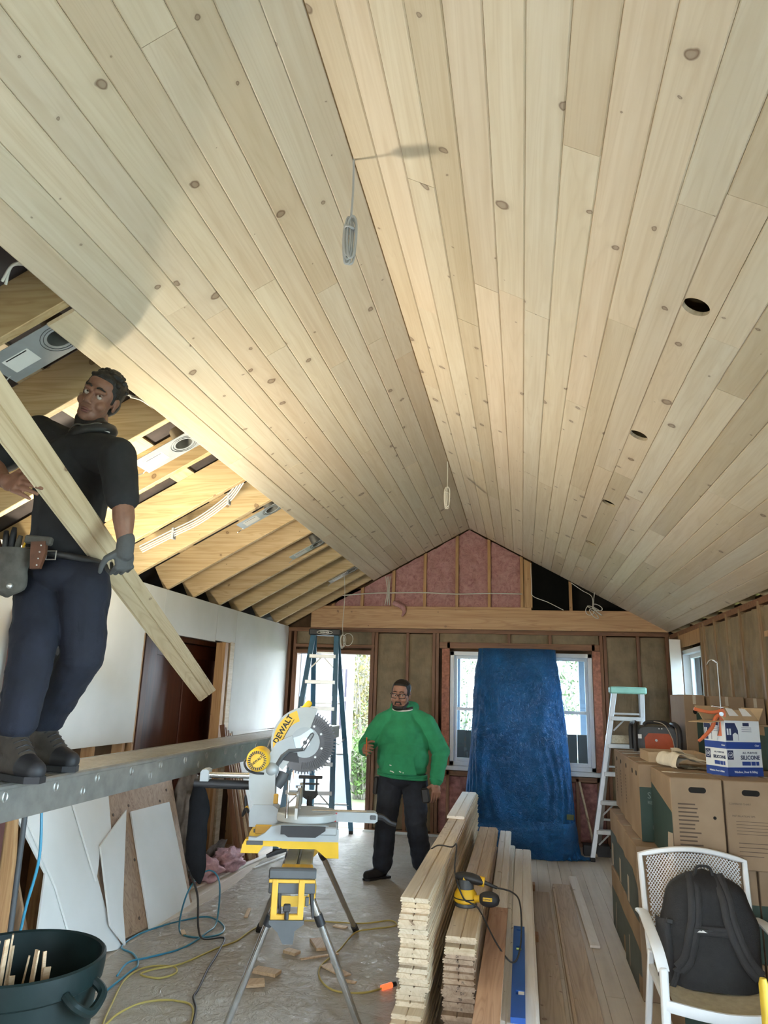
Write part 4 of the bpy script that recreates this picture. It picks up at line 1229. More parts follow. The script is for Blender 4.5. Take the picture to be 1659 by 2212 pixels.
# front pair of the top tier, with hand holes facing the room
fA = carton(.744, 1.000, 4.12, 4.70, .845, 1.270, 'carton with rows of brown print and a hand hole, behind the white chair')
hand_hole_shade(fA, 'front', .52, .865)
print_rows(fA, 'front', .13, .70, .06, 15, .075, .11, .007, 3)
on_face(fA, 'left', [(0, 0), (1, 0), (1, .60), (.0, .80)], 'green_print', 'green_print_panel')
on_face(fA, 'left', [(.70, 0), (1, 0), (1, .36), (.78, .33)], 'pale_print', 'bare_patch', .0014)
o_, ax_, W_, H_ = face(fA, 'front')
MB().cyl(o_ + ax_ * (.82 * W_) + UP * (.56 * H_), o_ + ax_ * (.82 * W_) + UP * (.56 * H_) + Vector((0, -.0012, 0)), .008, 14).build('round_hole_shade', M['hole'], fA, smooth=False)
fB = carton(1.006, 1.262, 4.125, 4.70, .845, 1.268, 'carton printed with a coverage chart, right of the rows-of-print carton')
hand_hole_shade(fB, 'front', .50, .865)
o_, ax_, W_, H_ = face(fB, 'front')
put_text(MB(), 'COVERAGE CHART', .012, o_ + ax_ * (.28 * W_) + UP * (.735 * H_) + Vector((0, -.0009, 0)), ax_, UP, .0003).build('printed_heading', M['brown_ink'], fB, smooth=False)
put_text(MB(), 'INSTALLATION TIPS', .012, o_ + ax_ * (.33 * W_) + UP * (.60 * H_) + Vector((0, -.0009, 0)), ax_, UP, .0003).build('printed_heading', M['brown_ink'], fB, smooth=False)
print_rows(fB, 'front', .18, .54, .40, 5, .10, .19, .002, 5)
print_rows(fB, 'front', .20, .30, .16, 4, .08, .20, .003, 6)
fC = carton(1.268, 1.530, 4.13, 4.70, .845, 1.268, 'carton at the wall end of the front row on the top tier')
hand_hole_shade(fC, 'front', .5, .865)
for (x0, x1, z0, z1, lab) in ((.752, 1.14, .425, .843, 'carton with dark green front under the top front row, behind the chair back'), (1.145, 1.53, .425, .843, 'carton with dark green front under the top front row, beside the wall'), (.752, 1.14, .0, .423, 'carton on the floor behind the chair legs'), (1.145, 1.53, .0, .423, 'carton on the floor near the wall, below the green fronted pair')):
    t = carton(x0, x1, 4.16, 4.70, z0, z1, lab)
    on_face(t, 'front', [(0, 0), (1, 0), (1, .62), (0, .62)], 'green_print', 'green_print_panel')
# long row behind, left ends towards the room
rowlab = ['carton with green SIDING panel, end of the row on the top tier', 'second carton of the top tier row, next to the green SIDING one', 'third carton of the top tier row, after a narrow gap', 'last carton of the top tier row, nearest the step ladder']
for k, (a, b) in enumerate(((4.87, 5.30), (5.318, 5.745), (5.762, 6.06), (6.075, 6.40))):
    t = carton(.70 + .012 * k, 1.165, a, b, .822, 1.268 - .004 * k, rowlab[k])
    hand_hole_shade(t, 'left', .35 if k == 0 else .5, .86, .045, .03)
    if k == 0:
        hand_hole_shade(t, 'left', .75, .86, .045, .03)
        on_face(t, 'front', [(0, 0), (1, 0), (1, .70), (0, .70)], 'green_print', 'green_print_panel')
        on_face(t, 'front', [(.16, .74), (.42, .74), (.42, .95), (.16, .95)], 'green_print', 'green_badge')
        M['pale_ink'] = plain('pale_green_ink', (.16, .20, .18), .6)
        put_text(MB(), 'SIDING', .052, (.745, 4.8708, 1.085), (1, 0, 0), (0, 0, 1), .0004, align='LEFT').build('siding_lettering', M['pale_ink'], t, smooth=False)
        put_text(MB(), 'RES', .026, (.745, 4.8708, 1.045), (1, 0, 0), (0, 0, 1), .0004, align='LEFT').build('siding_lettering', M['pale_ink'], t, smooth=False)
        MB().cyl((.80, 4.8712, .905), (.80, 4.869, .905), .032, 24).build('round_emblem', M['grey_print'], t, smooth=False)
    else:
        print_rows(t, 'left', .35, .70, .30, 9, .015, .03, .012, k)
for k, (a, b) in enumerate(((4.73, 5.22), (5.235, 5.72), (5.735, 6.28))):
    t = carton(.640 + .014 * k, 1.135, a, b, .412, .820 - .003 * k, ['carton of the middle tier at the near end, grey green lower half', 'carton in the middle of the middle tier', 'carton of the middle tier at the ladder end'][k])
    on_face(t, 'left', [(0, 0), (1, 0), (1, .45), (.6, .62), (0, .62)], 'grey_print', 'grey_print_panel')
    on_face(t, 'left', [(.08, .02), (.22, .02), (.26, .40), (.12, .40)], 'pale_print', 'bare_patch', .0014)
    if k == 0: print_rows(t, 'front', .5, .85, .25, 14, .05, .09, .006, 9)
for k, (a, b) in enumerate(((4.76, 5.46), (5.475, 6.22))):
    t = carton(.645 + .01 * k, 1.135, a, b, .0, .410, ['carton on the floor at the near end of the left hand row', 'carton on the floor at the ladder end of the left hand row'][k])
    on_face(t, 'left', [(0, 0), (.8, 0), (.8, .25), (1, .30), (1, .60), (.5, .66), (0, .66)], 'grey_print', 'grey_print_panel')
    on_face(t, 'left', [(.25, .05), (.29, .05), (.33, .5), (.29, .5)], 'pale_print', 'bare_patch', .0014)
# tall stack against the wall
for (z0, z1, lab) in ((0, .42, 'carton at the foot of the tall wall stack'), (.422, .842, 'second carton up in the tall wall stack'), (.844, 1.268, 'third carton up in the tall wall stack')):
    carton(1.185, 1.728, 5.72, 6.32, z0, z1, lab)
for k, (x0, x1, y0) in enumerate(((1.185, 1.335, 5.80), (1.345, 1.585, 5.72), (1.597, 1.728, 5.74))):
    t = carton(x0, x1, y0, 6.32, 1.270, 1.705 - .006 * k, ['narrow taped carton topping the wall stack, beside the small window', 'carton topping the wall stack, behind the orange caulking gun', 'carton topping the wall stack, tight against the kraft wall'][k])
    hand_hole_shade(t, 'front', .5, .72, .03, .036)
    o_, ax_, W_, H_ = face(t, 'front')
    MB().box(o_ + ax_ * (.5 * W_) + UP * (.92 * H_) + Vector((0, -.0006, 0)), (.022, .0012, .065)).build('tape_end', M['tape'], t, smooth=False)
    if k == 0: on_face(t, 'front', [(.55, 0), (1, 0), (1, .70), (.55, .70)], 'green_print', 'green_print_panel')
t = carton(1.42, 1.70, 4.78, 5.30, 1.270, 1.52, 'dark green printed carton standing behind the silicone box', mat='card')
on_face(t, 'front', [(0, 0), (1, 0), (1, 1), (0, 1)], 'green_print', 'green_print_panel')
on_face(t, 'left', [(0, 0), (1, 0), (1, .8), (0, .8)], 'green_print', 'green_print_panel')
carton(1.185, 1.40, 4.80, 5.70, .845, 1.266, 'carton bridging the front row and the wall stack')
carton(1.185, 1.72, 4.80, 5.70, .0, .842, 'large carton hidden between the carton rows')
carton(1.405, 1.72, 4.80, 5.70, .845, 1.266, 'carton under the dark green printed one')

# ------------------------------------------------------------------ silicone carton with open flaps
M['sil_white'] = plain('glossy_white_card', (.70, .75, .78), .4, var=.03)
M['sil_blue'] = plain('glossy_blue_card', (.022, .065, .30), .4, var=.06)
M['navy'] = plain('navy_print', (.02, .035, .11), .5)
sO = Vector((1.088, 4.335, 1.268)); su = Vector((.89, .456, 0)).normalized(); sv = Vector((-.456, .89, 0)).normalized()
SWd, SDp, SHt = .232, .165, .290
sil = thing('silicone_box', sO + su * SWd / 2 + sv * SDp / 2, 'white and blue open box marked SILICONE standing on the cartons', 'box', rz=math.atan2(su.y, su.x))
def SX(a, b, z): return sO + su * a + sv * b + UP * z
Rs = Matrix((su, sv, UP)).transposed()
MB().prism([(0, 0), (SWd, 0), (SWd, SDp), (0, SDp)], SX(0, 0, 0), su, sv, SHt, ).build('box_body', M['sil_white'], sil, smooth=False)
MB().prism([(.006, .006), (SWd - .006, .006), (SWd - .006, SDp - .006), (.006, SDp - .006)], SX(0, 0, SHt), su, sv, .0008).build('box_inside', M['navy'], sil, smooth=False)
for (oo, ax, w) in ((SX(0, 0, 0), su, SWd), (SX(0, SDp, 0), -sv, SDp)):
    n = ax.cross(UP)
    def pl(a0, a1, b0, b1, mat, name, pr=.0010, oo=oo, ax=ax, w=w, n=n):
        return MB().prism([(a0 * w, b0), (a1 * w, b0), (a1 * w, b1), (a0 * w, b1)], oo - n * .0004, ax, UP, pr + .0004).build(name, M[mat], sil, smooth=False)
    pl(0, 1, 0, .046, 'sil_blue', 'blue_band'); pl(0, 1, .142, .178, 'sil_blue', 'blue_band')
    for a0, a1 in ((.42, .66), (.68, .80), (.82, .90)): pl(a0, a1, .056, .076, 'sil_blue', 'feature_icon')
    big = w > .2
    put_text(MB(), 'Window, Door & Siding', .0155 if big else .0115, oo + ax * (w * .5) + UP * .022 + n * .0014, ax, UP, .0003, offset=.0004).build('box_lettering', M['sil_white'], sil, smooth=False)
    put_text(MB(), 'SILICONE', .030 if big else .022, oo + ax * (w * .66) + UP * .096 + n * .0010, ax, UP, .0003, offset=.0009).build('box_lettering', M['navy'], sil, smooth=False)
    put_text(MB(), 'ALL PURPOSE', .015 if big else .011, oo + ax * (w * .66) + UP * .121 + n * .0010, ax, UP, .0003, offset=.0003, spacing=1.1).build('box_lettering', M['navy'], sil, smooth=False)
    put_text(MB(), 'Clear', .013, oo + ax * (w * .88) + UP * .160 + n * .0014, ax, UP, .0003, offset=.0002).build('box_lettering', M['sil_white'], sil, smooth=False)
    # round emblem on a navy square
    pl(.02, .02 + .038 / w, .086, .134, 'navy', 'emblem_square')
    ec = oo + ax * (.02 * w + .019) + UP * .110 + n * .0012
    MB().tube([ec + ax * (.0155 * math.cos(a)) + UP * (.0155 * math.sin(a)) for a in [2 * PI * i / 24 for i in range(24)]], .0012, 5, closed=True).build('emblem_ring', M['sil_white'], sil)
    put_text(MB(), 'GE', .016, ec, ax, UP, .0004, offset=.0004, shear=.2).build('emblem_letters', M['sil_white'], sil, smooth=False)
    # house picture
    h0 = .02 * w
    MB().prism([(h0, .185), (h0 + .35 * w, .185), (h0 + .35 * w, .240), (h0 + .27 * w, .278), (h0, .278)], oo - n * .0004, ax, UP, .0014).build('house_print', M['navy'], sil, smooth=False)
    MB().prism([(h0 + .19 * w, .185), (h0 + .34 * w, .185), (h0 + .34 * w, .217), (h0 + .265 * w, .228), (h0 + .19 * w, .217)], oo - n * .0004, ax, UP, .0019).build('porch_print', M['sil_white'], sil, smooth=False)
    for k in range(2): pl((h0 + .03 * w + k * .07 * w) / w, (h0 + .075 * w + k * .07 * w) / w, .215, .248, 'sil_white', 'window_print', .0015)
    pl(.52, .70, .262, .280, 'navy', 'name_print')
    for k in range(3): pl(.48, .76, .252 - .010 * k, .254 - .010 * k, 'navy', 'small_print')
# flaps
def flap(pts, mat, name):
    a, b, c, d = [Vector(p) for p in pts]
    n = (b - a).cross(d - a).normalized() * .003
    MB().add([a, b, c, d, a + n, b + n, c + n, d + n], [(0, 1, 2, 3), (7, 6, 5, 4), (0, 4, 5, 1), (1, 5, 6, 2), (2, 6, 7, 3), (3, 7, 4, 0)]).build(name, M[mat], sil, smooth=False)
flap([SX(0, SDp, SHt), SX(0, 0, SHt), SX(-.10, .0, SHt - .012), SX(-.10, SDp, SHt - .012)], 'card_light', 'flap')
flap([SX(SWd, 0, SHt), SX(SWd, SDp, SHt), SX(SWd + .04, SDp, SHt + .07), SX(SWd + .04, 0, SHt + .07)], 'card_light', 'flap')
flap([SX(SWd, SDp, SHt), SX(0, SDp, SHt), SX(.0, SDp + .06, SHt + .075), SX(SWd, SDp + .06, SHt + .075)], 'card_light', 'flap')
flap([SX(0, 0, SHt), SX(SWd, 0, SHt), SX(SWd, .055, SHt + .055), SX(.0, .055, SHt + .055)], 'card_light', 'flap')
for a in (.085, .175):
    MB().prism([(a - .03, 0), (a + .03, 0), (a + .012, .045), (a - .026, .050)], SX(0, .02, SHt + .025), su, (sv * .6 + UP * .8), .004).build('white_tab', M['white'], sil, smooth=False)

# ------------------------------------------------------------------ orange caulking gun standing in the box
M['gun_orange'] = plain('orange_enamel', (.56, .13, .045), .4, var=.15)
gunb = Vector((1.086, 4.37, 1.487))
gun = thing('caulking_gun', gunb, 'orange caulking gun with hooked steel rod poking out of the silicone box', 'caulking gun')
def G(u, v):  # offsets in metres from the gun base: u right, v up
    return gunb + Vector((u, 0, v))
MB().tube(smooth_path([G(.0, -.10), G(.0, .10), G(.0, .36), G(-.004, .385), G(-.022, .398), G(-.042, .392), G(-.056, .370)], 6), .0048, 8).build('push_rod', M['chrome'], gun)
MB().prism([(-.028, -.012), (.018, -.012), (.020, .115), (.010, .135), (-.012, .120), (-.018, .02)], G(0, 0) + Vector((0, .012, 0)), (1, 0, 0), (0, 0, 1), .024).build('gun_frame', M['gun_orange'], gun, smooth=False)
MB().tube(smooth_path([G(-.004, .105), G(-.03, .085), G(-.055, .03), G(-.095, -.015), G(-.130, -.045)], 5), [.010] * 6 + [.011] * 6 + [.010] * 5 + [.008] * 4, 8).build('trigger', M['gun_orange'], gun)
MB().tube(smooth_path([G(.005, .125), G(-.05, .112), G(-.105, .120), G(-.142, .128)], 5), [.009] * 10 + [.010] * 5 + [.008], 8).build('grip_handle', M['gun_orange'], gun)
MB().box(G(-.018, .142), (.062, .018, .006), (0, .12, 0), .002).build('thumb_plate', M['chrome'], gun, smooth=False)
MB().cyl(G(-.004, .105) + Vector((0, -.016, 0)), G(-.004, .105) + Vector((0, .016, 0)), .012, 14).build('pivot', M['chrome'], gun)

# ------------------------------------------------------------------ jobsite radio
rb = Vector((.985, 5.93, 1.266))
radio = thing('jobsite_radio', rb, 'black jobsite radio with orange speaker recess on the cartons', 'radio')
M['radio_orange'] = plain('radio_orange', (.40, .065, .012), .4, var=.2)
def RR(x, y, z): return rb + Vector((x, y, z))
def rbody(u, v):
    a = 2 * PI * u
    e = .38
    cx = math.copysign(abs(math.cos(a)) ** e, math.cos(a)); cz = math.copysign(abs(math.sin(a)) ** e, math.sin(a))
    s_ = 1 - .10 * abs(2 * v - 1) ** 3
    return RR(.145 * cx * s_, -.11 + .22 * v, .105 + .100 * cz * s_)
mb = MB().grid(rbody, 40, 10, True)
mb.prism([(.145 * math.copysign(abs(math.cos(2 * PI * i / 40)) ** .38, math.cos(2 * PI * i / 40)) * .9, .105 + .1 * .9 * math.copysign(abs(math.sin(2 * PI * i / 40)) ** .38, math.sin(2 * PI * i / 40))) for i in range(40)], RR(0, -.108, 0), (1, 0, 0), (0, 0, 1), -.01)
mb.build('radio_body', M['darkgrey'], radio, angle=60)
MB().prism([(-.088, .032), (.108, .032), (.112, .115), (.082, .150), (-.062, .150), (-.092, .115)], RR(0, -.112, 0), (1, 0, 0), (0, 0, 1), .006).build('speaker_recess', M['radio_orange'], radio, smooth=False)
MB().cyl(RR(-.01, -.118, .10), RR(-.01, -.128, .10), .009, 12).build('tuning_knob', M['alu_bright'], radio)
for x in (-.155, .155):
    MB().tube(smooth_path([RR(x, -.115, .02), RR(x * 1.02, -.122, .10), RR(x, -.115, .185), RR(x * .9, -.06, .215), RR(x * .9, .06, .215), RR(x, .115, .18), RR(x, .115, .02)], 5), .017, 8).build('bumper', M['black'], radio)
MB().tube(smooth_path([RR(-.09, -.10, .205), RR(-.06, -.10, .228), RR(.06, -.10, .228), RR(.09, -.10, .205)], 5), .013, 8).build('carry_handle', M['black'], radio)
MB().tube(smooth_path([RR(-.02, -.115, .235), RR(.05, -.13, .215), RR(.10, -.135, .12), RR(.115, -.135, .02)], 6), .003, 6).build('aux_cable', M['tape'], radio)
for x in (.015, .035): MB().cyl(RR(x, -.112, .185), RR(x, -.117, .185), .005, 10).build('control_button', M['alu_bright'], radio)
MB().box(RR(-.125, -.119, .125), (.026, .004, .03)).build('radio_badge', M['white'], radio, smooth=False)

# cardboard tray and folded drop cloth on the cartons
tray = thing('cardboard_tray', (.98, 5.18, 1.268), 'shallow open cardboard tray in front of the radio', 'tray')
tx0, tx1, ty0, ty1 = .79, 1.14, 5.02, 5.36
MB().box(((tx0 + tx1) / 2, (ty0 + ty1) / 2, 1.2715), (tx1 - tx0, ty1 - ty0, .005)).build('tray_base', M['card_light'], tray, smooth=False)
for (cx, cy, sx, sy) in ((tx0, (ty0 + ty1) / 2, .005, ty1 - ty0), (tx1, (ty0 + ty1) / 2, .005, ty1 - ty0), ((tx0 + tx1) / 2, ty0, tx1 - tx0, .005), ((tx0 + tx1) / 2, ty1, tx1 - tx0, .005)):
    MB().box((cx, cy, 1.302), (sx, sy, .062)).build('tray_side', M['card_light'], tray, smooth=False)
M['canvas'] = plain('cream_canvas', (.70, .64, .53), .85, var=.10, scale=18, bmp=.2, bscale=120)
cl = thing('drop_cloth', (.99, 4.80, 1.27), 'folded cream canvas drop cloth beside the silicone box', 'cloth')
def cloth_layer(path, y0, y1, seed, skew):
    P = smooth_path([(q[0], 0, q[1]) for q in path], 5)
    n = len(P)
    def fn(u, v):
        q = P[min(n - 1, int(round(u * (n - 1))))]
        y = y0 + (y1 - y0) * v
        lift = max(0, q.z) * .35 * nz((q.x * 2, y * 2, seed), 4)
        return Vector((q.x + skew * (v - .5) + .008 * nz((q.x, y, seed), 12), y + .012 * nz((q.x, q.z, seed), 9), 1.2705 + max(.001, q.z + lift + .006 * nz((q.x, y, seed), 16))))
    return MB().grid(fn, n - 1, 16)
cloth_layer([(1.06, .004), (.98, .004), (.90, .006), (.868, .022), (.885, .046), (.94, .052), (1.00, .040), (1.05, .030)], 4.62, 4.86, 2, -.05).build('cloth_fold', M['canvas'], cl, angle=180)
cloth_layer([(1.06, .044), (1.0, .054), (.93, .070), (.885, .082), (.862, .072), (.848, .045), (.842, .020), (.850, .004)], 4.60, 4.90, 5, -.06).build('cloth_fold', M['canvas'], cl, angle=180)
cloth_layer([(1.06, .034), (1.03, .052), (.98, .066), (.95, .085), (.90, .088)], 4.72, 5.0, 8, .04).build('cloth_fold', M['canvas'], cl, angle=180)

# ------------------------------------------------------------------ white patio chair with mesh back
M['chair_white'] = plain('white_powder_coat', (.76, .78, .80), .35, var=.04)
M['sling'] = plain('beige_sling', (.40, .34, .235), .8, var=.12, scale=30, bmp=.4, bscale=220)
chb = (.815, 3.72, 0)
ch = thing('patio_chair', chb, 'white metal patio chair with mesh back and beige seat, holding the backpack', 'chair')
CX0, CX1 = .565, 1.065
def flatbar(path, w, h, wide=(1, 0, 0)):
    mb = MB(); P = [Vector(p) for p in path]; wd = Vector(wide)
    vs = []
    for i, p in enumerate(P):
        t = (P[min(i + 1, len(P) - 1)] - P[max(i - 1, 0)]).normalized()
        a = (wd - t * wd.dot(t)).normalized(); b = t.cross(a)
        for sx, sz in ((-1, -.6), (-.6, -1), (.6, -1), (1, -.6), (1, .6), (.6, 1), (-.6, 1), (-1, .6)):
            vs.append(p + a * (sx * w / 2) + b * (sz * h / 2))
    fs = [(i * 8 + k, i * 8 + (k + 1) % 8, i * 8 + 8 + (k + 1) % 8, i * 8 + 8 + k) for i in range(len(P) - 1) for k in range(8)]
    fs += [tuple(range(7, -1, -1)), tuple(range((len(P) - 1) * 8, len(P) * 8))]
    return mb.add(vs, fs)
for sgn, xx in ((-1, CX0), (1, CX1)):
    a = flatbar(smooth_path([(xx - .012 * sgn * -1, 4.03, .655), (xx + .012 * sgn, 3.90, .668), (xx + .016 * sgn, 3.72, .655), (xx + .010 * sgn, 3.58, .615), (xx, 3.525, .55)], 6), .048, .016).build('arm', M['chair_white'], ch)
    MB().beam((xx, 3.525, .565), (xx + .01 * sgn, 3.475, .0), .034, .034, hint=(0, 1, 0), bev=.006).build('leg', M['chair_white'], ch)
    MB().beam((xx - .02 * sgn, 3.97, .50), (xx + .01 * sgn, 4.07, .0), .030, .030, hint=(0, 1, 0), bev=.006).build('leg', M['chair_white'], ch)
    MB().beam((xx - .01 * sgn, 3.52, .425), (xx - .02 * sgn, 3.99, .425), .028, .034, bev=.005).build('seat_rail', M['chair_white'], ch)
flatbar(smooth_path([(CX0, 3.505, .432), (.70, 3.488, .418), (.815, 3.482, .412), (.93, 3.488, .418), (CX1, 3.505, .432)], 5), .022, .042, (0, 1, 0)).build('front_rail', M['chair_white'], ch)
MB().beam((CX0 + .03, 3.99, .425), (CX1 - .03, 3.99, .425), .028, .03).build('rear_rail', M['chair_white'], ch, smooth=False)
def seatf(u, v):
    x = CX0 + .03 + (CX1 - CX0 - .06) * u; y = 3.50 + .48 * v
    return Vector((x, y, .447 - .030 * math.sin(PI * u) ** .7 * (1 - .3 * v)))
MB().grid(seatf, 20, 16).grid(lambda u, v: seatf(1 - u, v) - Vector((0, 0, .004)), 20, 16).build('seat_sling', M['sling'], ch, angle=180)
# back: arched frame in a leaning plane
def CB(u, z):  # u across 0..1 , z height
    t = (z - .42) / .5
    return Vector((CX0 + .005 + (CX1 - CX0 - .01) * u + (u - .5) * -.03 * (1 - t), 3.985 + .085 * t - .02 * math.sin(PI * u), z))
def topz(u): return .900 + .040 * math.sin(PI * u)
path = [CB(0, .44 + (topz(0) - .44) * k / 8) for k in range(8)] + [CB(u, topz(u)) for u in [i / 14 for i in range(15)]] + [CB(1, topz(1) - (topz(1) - .44) * k / 8) for k in range(1, 9)]
flatbar(path, .034, .026, (0, -.98, .17)).build('back_frame', M['chair_white'], ch)
flatbar([CB(u / 8, .50) for u in range(9)], .024, .03, (0, 1, 0)).build('back_lower_rail', M['chair_white'], ch)
mb = MB()
nx_, nz_ = 30, 34
def mp(i, j):
    u = .045 + .91 * i / nx_
    z0, z1 = .51, topz(u) - .016
    return CB(u, z0 + (z1 - z0) * j / nz_) + Vector((0, .001, 0))
for s in (1, -1):
    for k in range(-nz_, nx_ + nz_):
        pts = []
        for j in range(nz_ + 1):
            i = k + s * j * .62 if s > 0 else k - j * .62 + 0
            if 0 <= i <= nx_: pts.append(mp(i, j))
        if len(pts) > 1:
            # thin strand of the expanded mesh
            vs = []
            for p in pts:
                vs += [p + Vector((-.0021, -.0012, 0)), p + Vector((.0021, -.0012, 0)), p + Vector((.0021, .0012, 0)), p + Vector((-.0021, .0012, 0))]
            mb.add(vs, [(r * 4 + c, r * 4 + (c + 1) % 4, r * 4 + 4 + (c + 1) % 4, r * 4 + 4 + c) for r in range(len(pts) - 1) for c in range(4)])
mesh_o = mb.build('back_mesh', M['chair_white'], ch, smooth=False, kind='stuff')

# ------------------------------------------------------------------ black backpack on the chair
M['pack'] = plain('black_nylon', (.012, .012, .014), .7, var=.25, scale=30, bmp=.5, bscale=160)
M['strap'] = plain('dark_grey_webbing', (.028, .028, .031), .75, var=.2, bmp=.4, bscale=200)
pb = Vector((.828, 3.80, .425))
bp = thing('backpack', pb, 'black backpack with padded straps leaning on the white chair back', 'backpack')
def packf(u, v):
    a = 2 * PI * u
    z = .455 * v
    w = (.205 - .06 * max(0, v - .55) ** 1.0 / .45 * 1.0) * (1 - .95 * max(0, (v - .80) / .20) ** 2.4) * (.93 + .07 * min(1, v * 6))
    d = (.098 - .028 * v) * (1 - .9 * max(0, (v - .82) / .18) ** 2) * (.85 + .15 * min(1, v * 5))
    e = .62
    cx = math.copysign(abs(math.cos(a)) ** e, math.cos(a)); cy = math.copysign(abs(math.sin(a)) ** e, math.sin(a))
    p = pb + Vector((w * cx, d * cy + .10 * v, z + .004))
    return p + Vector((nz(p, 9) * .012, nz(p, 9, 3) * .012, 0))
mb = MB().grid(packf, 44, 34, True)
mb.add([packf(i / 44, 0) for i in range(44)] , [tuple(range(43, -1, -1))])
mb.build('pack_body', M['pack'], bp, angle=180)
def pack_front(x, v):
    """a point just off the side of the pack that faces the room"""
    best = None
    for k in range(44):
        u = .5 + .5 * k / 44
        p = packf(u, v)
        if best is None or abs(p.x - pb.x - x) < abs(best.x - pb.x - x): best = p
    return best
def ribbon(pts, w, t, name, mat, par):
    P = smooth_path(pts, 5)
    mb = MB(); vs = []
    for i, p in enumerate(P):
        tt = (P[min(i + 1, len(P) - 1)] - P[max(i - 1, 0)]).normalized()
        a = tt.cross(Vector((0, -1, 0))).normalized(); b = Vector((0, -1, .2)).normalized()
        for q, h in ((-1, 0), (-.85, .8), (-.08, 1), (0, .7), (.08, 1), (.85, .8), (1, 0)):
            vs.append(p + a * (q * w / 2) + b * (h * t))
    k = 7
    fs = [(i * k + j, i * k + j + 1, (i + 1) * k + j + 1, (i + 1) * k + j) for i in range(len(P) - 1) for j in range(k - 1)]
    mb.add(vs, fs)
    return mb.build(name, M[mat], par, angle=80)
off = Vector((0, -.008, 0))
for s in (-1, 1):
    st = ribbon([pack_front(.055 * s, .97) + off, pack_front(.068 * s, .80) + off, pack_front(.075 * s, .60) + off * 2, pack_front(.098 * s, .42) + off * 2, pack_front(.130 * s, .26) + off * 2.5, pack_front(.165 * s, .16) + off * 3], .062, .012, 'shoulder_strap', 'strap', bp)
    pbk = pack_front(.172 * s, .15) + off * 3
    MB().box(pbk, (.034, .010, .03), (0, .5 * s, 0), .003).build('buckle', M['black'], st, smooth=False)
    ribbon([pbk, pbk + Vector((.012 * s, -.01, -.03)), pbk + Vector((.035 * s, -.012, -.075))], .026, .003, 'strap_tail', 'strap', st)
ribbon([pack_front(-.09, .50) + off, pack_front(0, .50) + off * 1.4, pack_front(.09, .50) + off], .040, .006, 'cross_band', 'strap', bp)
pt = pack_front(-.062, .505) + Vector((0, -.030, 0))
lp = MB().box(pt, (.062, .004, .020), None, .004).build('logo_patch', M['black'], bp, smooth=False)
MB().prism([(-.018, -.004), (.024, -.004), (.006, .006), (.0, .001), (-.006, .004)], pt + Vector((0, -.0022, 0)), (1, 0, 0), (0, 0, 1), .0012).build('logo_mark', M['white'], lp, smooth=False)
def pocket(u, v):
    a = PI * u + PI * .9
    z = .25 * v
    return pb + Vector((-.195 + .045 * math.cos(a) * (1 - .2 * v), .01 + .075 * math.sin(a) + .05 * v, .01 + z))
MB().grid(pocket, 14, 10).build('side_pocket', M['strap'], bp, angle=180)
MB().box(pack_front(-.178, .55) + Vector((-.008, -.012, 0)), (.03, .012, .022), (0, .2, 0), .003).build('side_buckle', M['black'], bp, smooth=False)
MB().tube(smooth_path([packf(.68, .96), packf(.70, .97) + Vector((0, -.01, .03)), packf(.80, .97) + Vector((0, -.01, .03)), packf(.82, .96)], 5), .007, 6).build('haul_loop', M['strap'], bp)

# bucket with a blue rag, and a yellow tool handle, at the foot of the chair
bk = thing('rag_bucket', (.80, 3.22, 0), 'dark bucket holding a blue rag in front of the white chair', 'bucket')
MB().lathe([(0, .002), (.125, .0), (.13, .01), (.148, .34), (.154, .35), (.154, .365), (.145, .365), (.14, .35), (.12, .03), (0, .03)], (.80, 3.22, 0), UP, 30).build('bucket_body', M['darkgrey'], bk)
M['denim_rag'] = plain('blue_rag', (.06, .11, .24), .85, var=.25, scale=20, bmp=.4, bscale=90)
def rag(u, v):
    a = 2 * PI * u; r = .13 * math.sin(PI / 2 * (1 - v)) ** .8
    p = Vector((.80 + r * math.cos(a), 3.22 + r * math.sin(a), .30 + .10 * v))
    return p + Vector((nz(p, 12) * .02, 0, nz(p, 14, 2) * .035))
MB().grid(rag, 30, 14, True).build('rag', M['denim_rag'], bk, angle=180)
MB().tube(smooth_path([(.80 - .14, 3.20, .35), (.84, 3.13, .45), (.885, 3.12, .495), (.92, 3.13, .45), (.80 + .148, 3.24, .35)], 6), .0035, 6).build('bail', M['brown_ink'], bk)
M['handle_yellow'] = plain('yellow_fibreglass', (.62, .42, .03), .45, var=.1)
hb = Vector((0.8368, 3.1, 0.6938))
yh = thing('yellow_tool_handle', (hb.x - .02, 3.02, 0), 'upright yellow tool handle in front of the chair seat', 'tool handle')
MB().tube([(hb.x - .02, 3.02, .0), hb - Vector((.0, 0, .02)), hb], [.0165, .0165, .011], 14).build('shaft', M['handle_yellow'], yh)
MB().box((hb.x - .02, 3.02, .012), (.16, .09, .024), None, .006).build('tool_head', M['darkgrey'], yh, smooth=False)

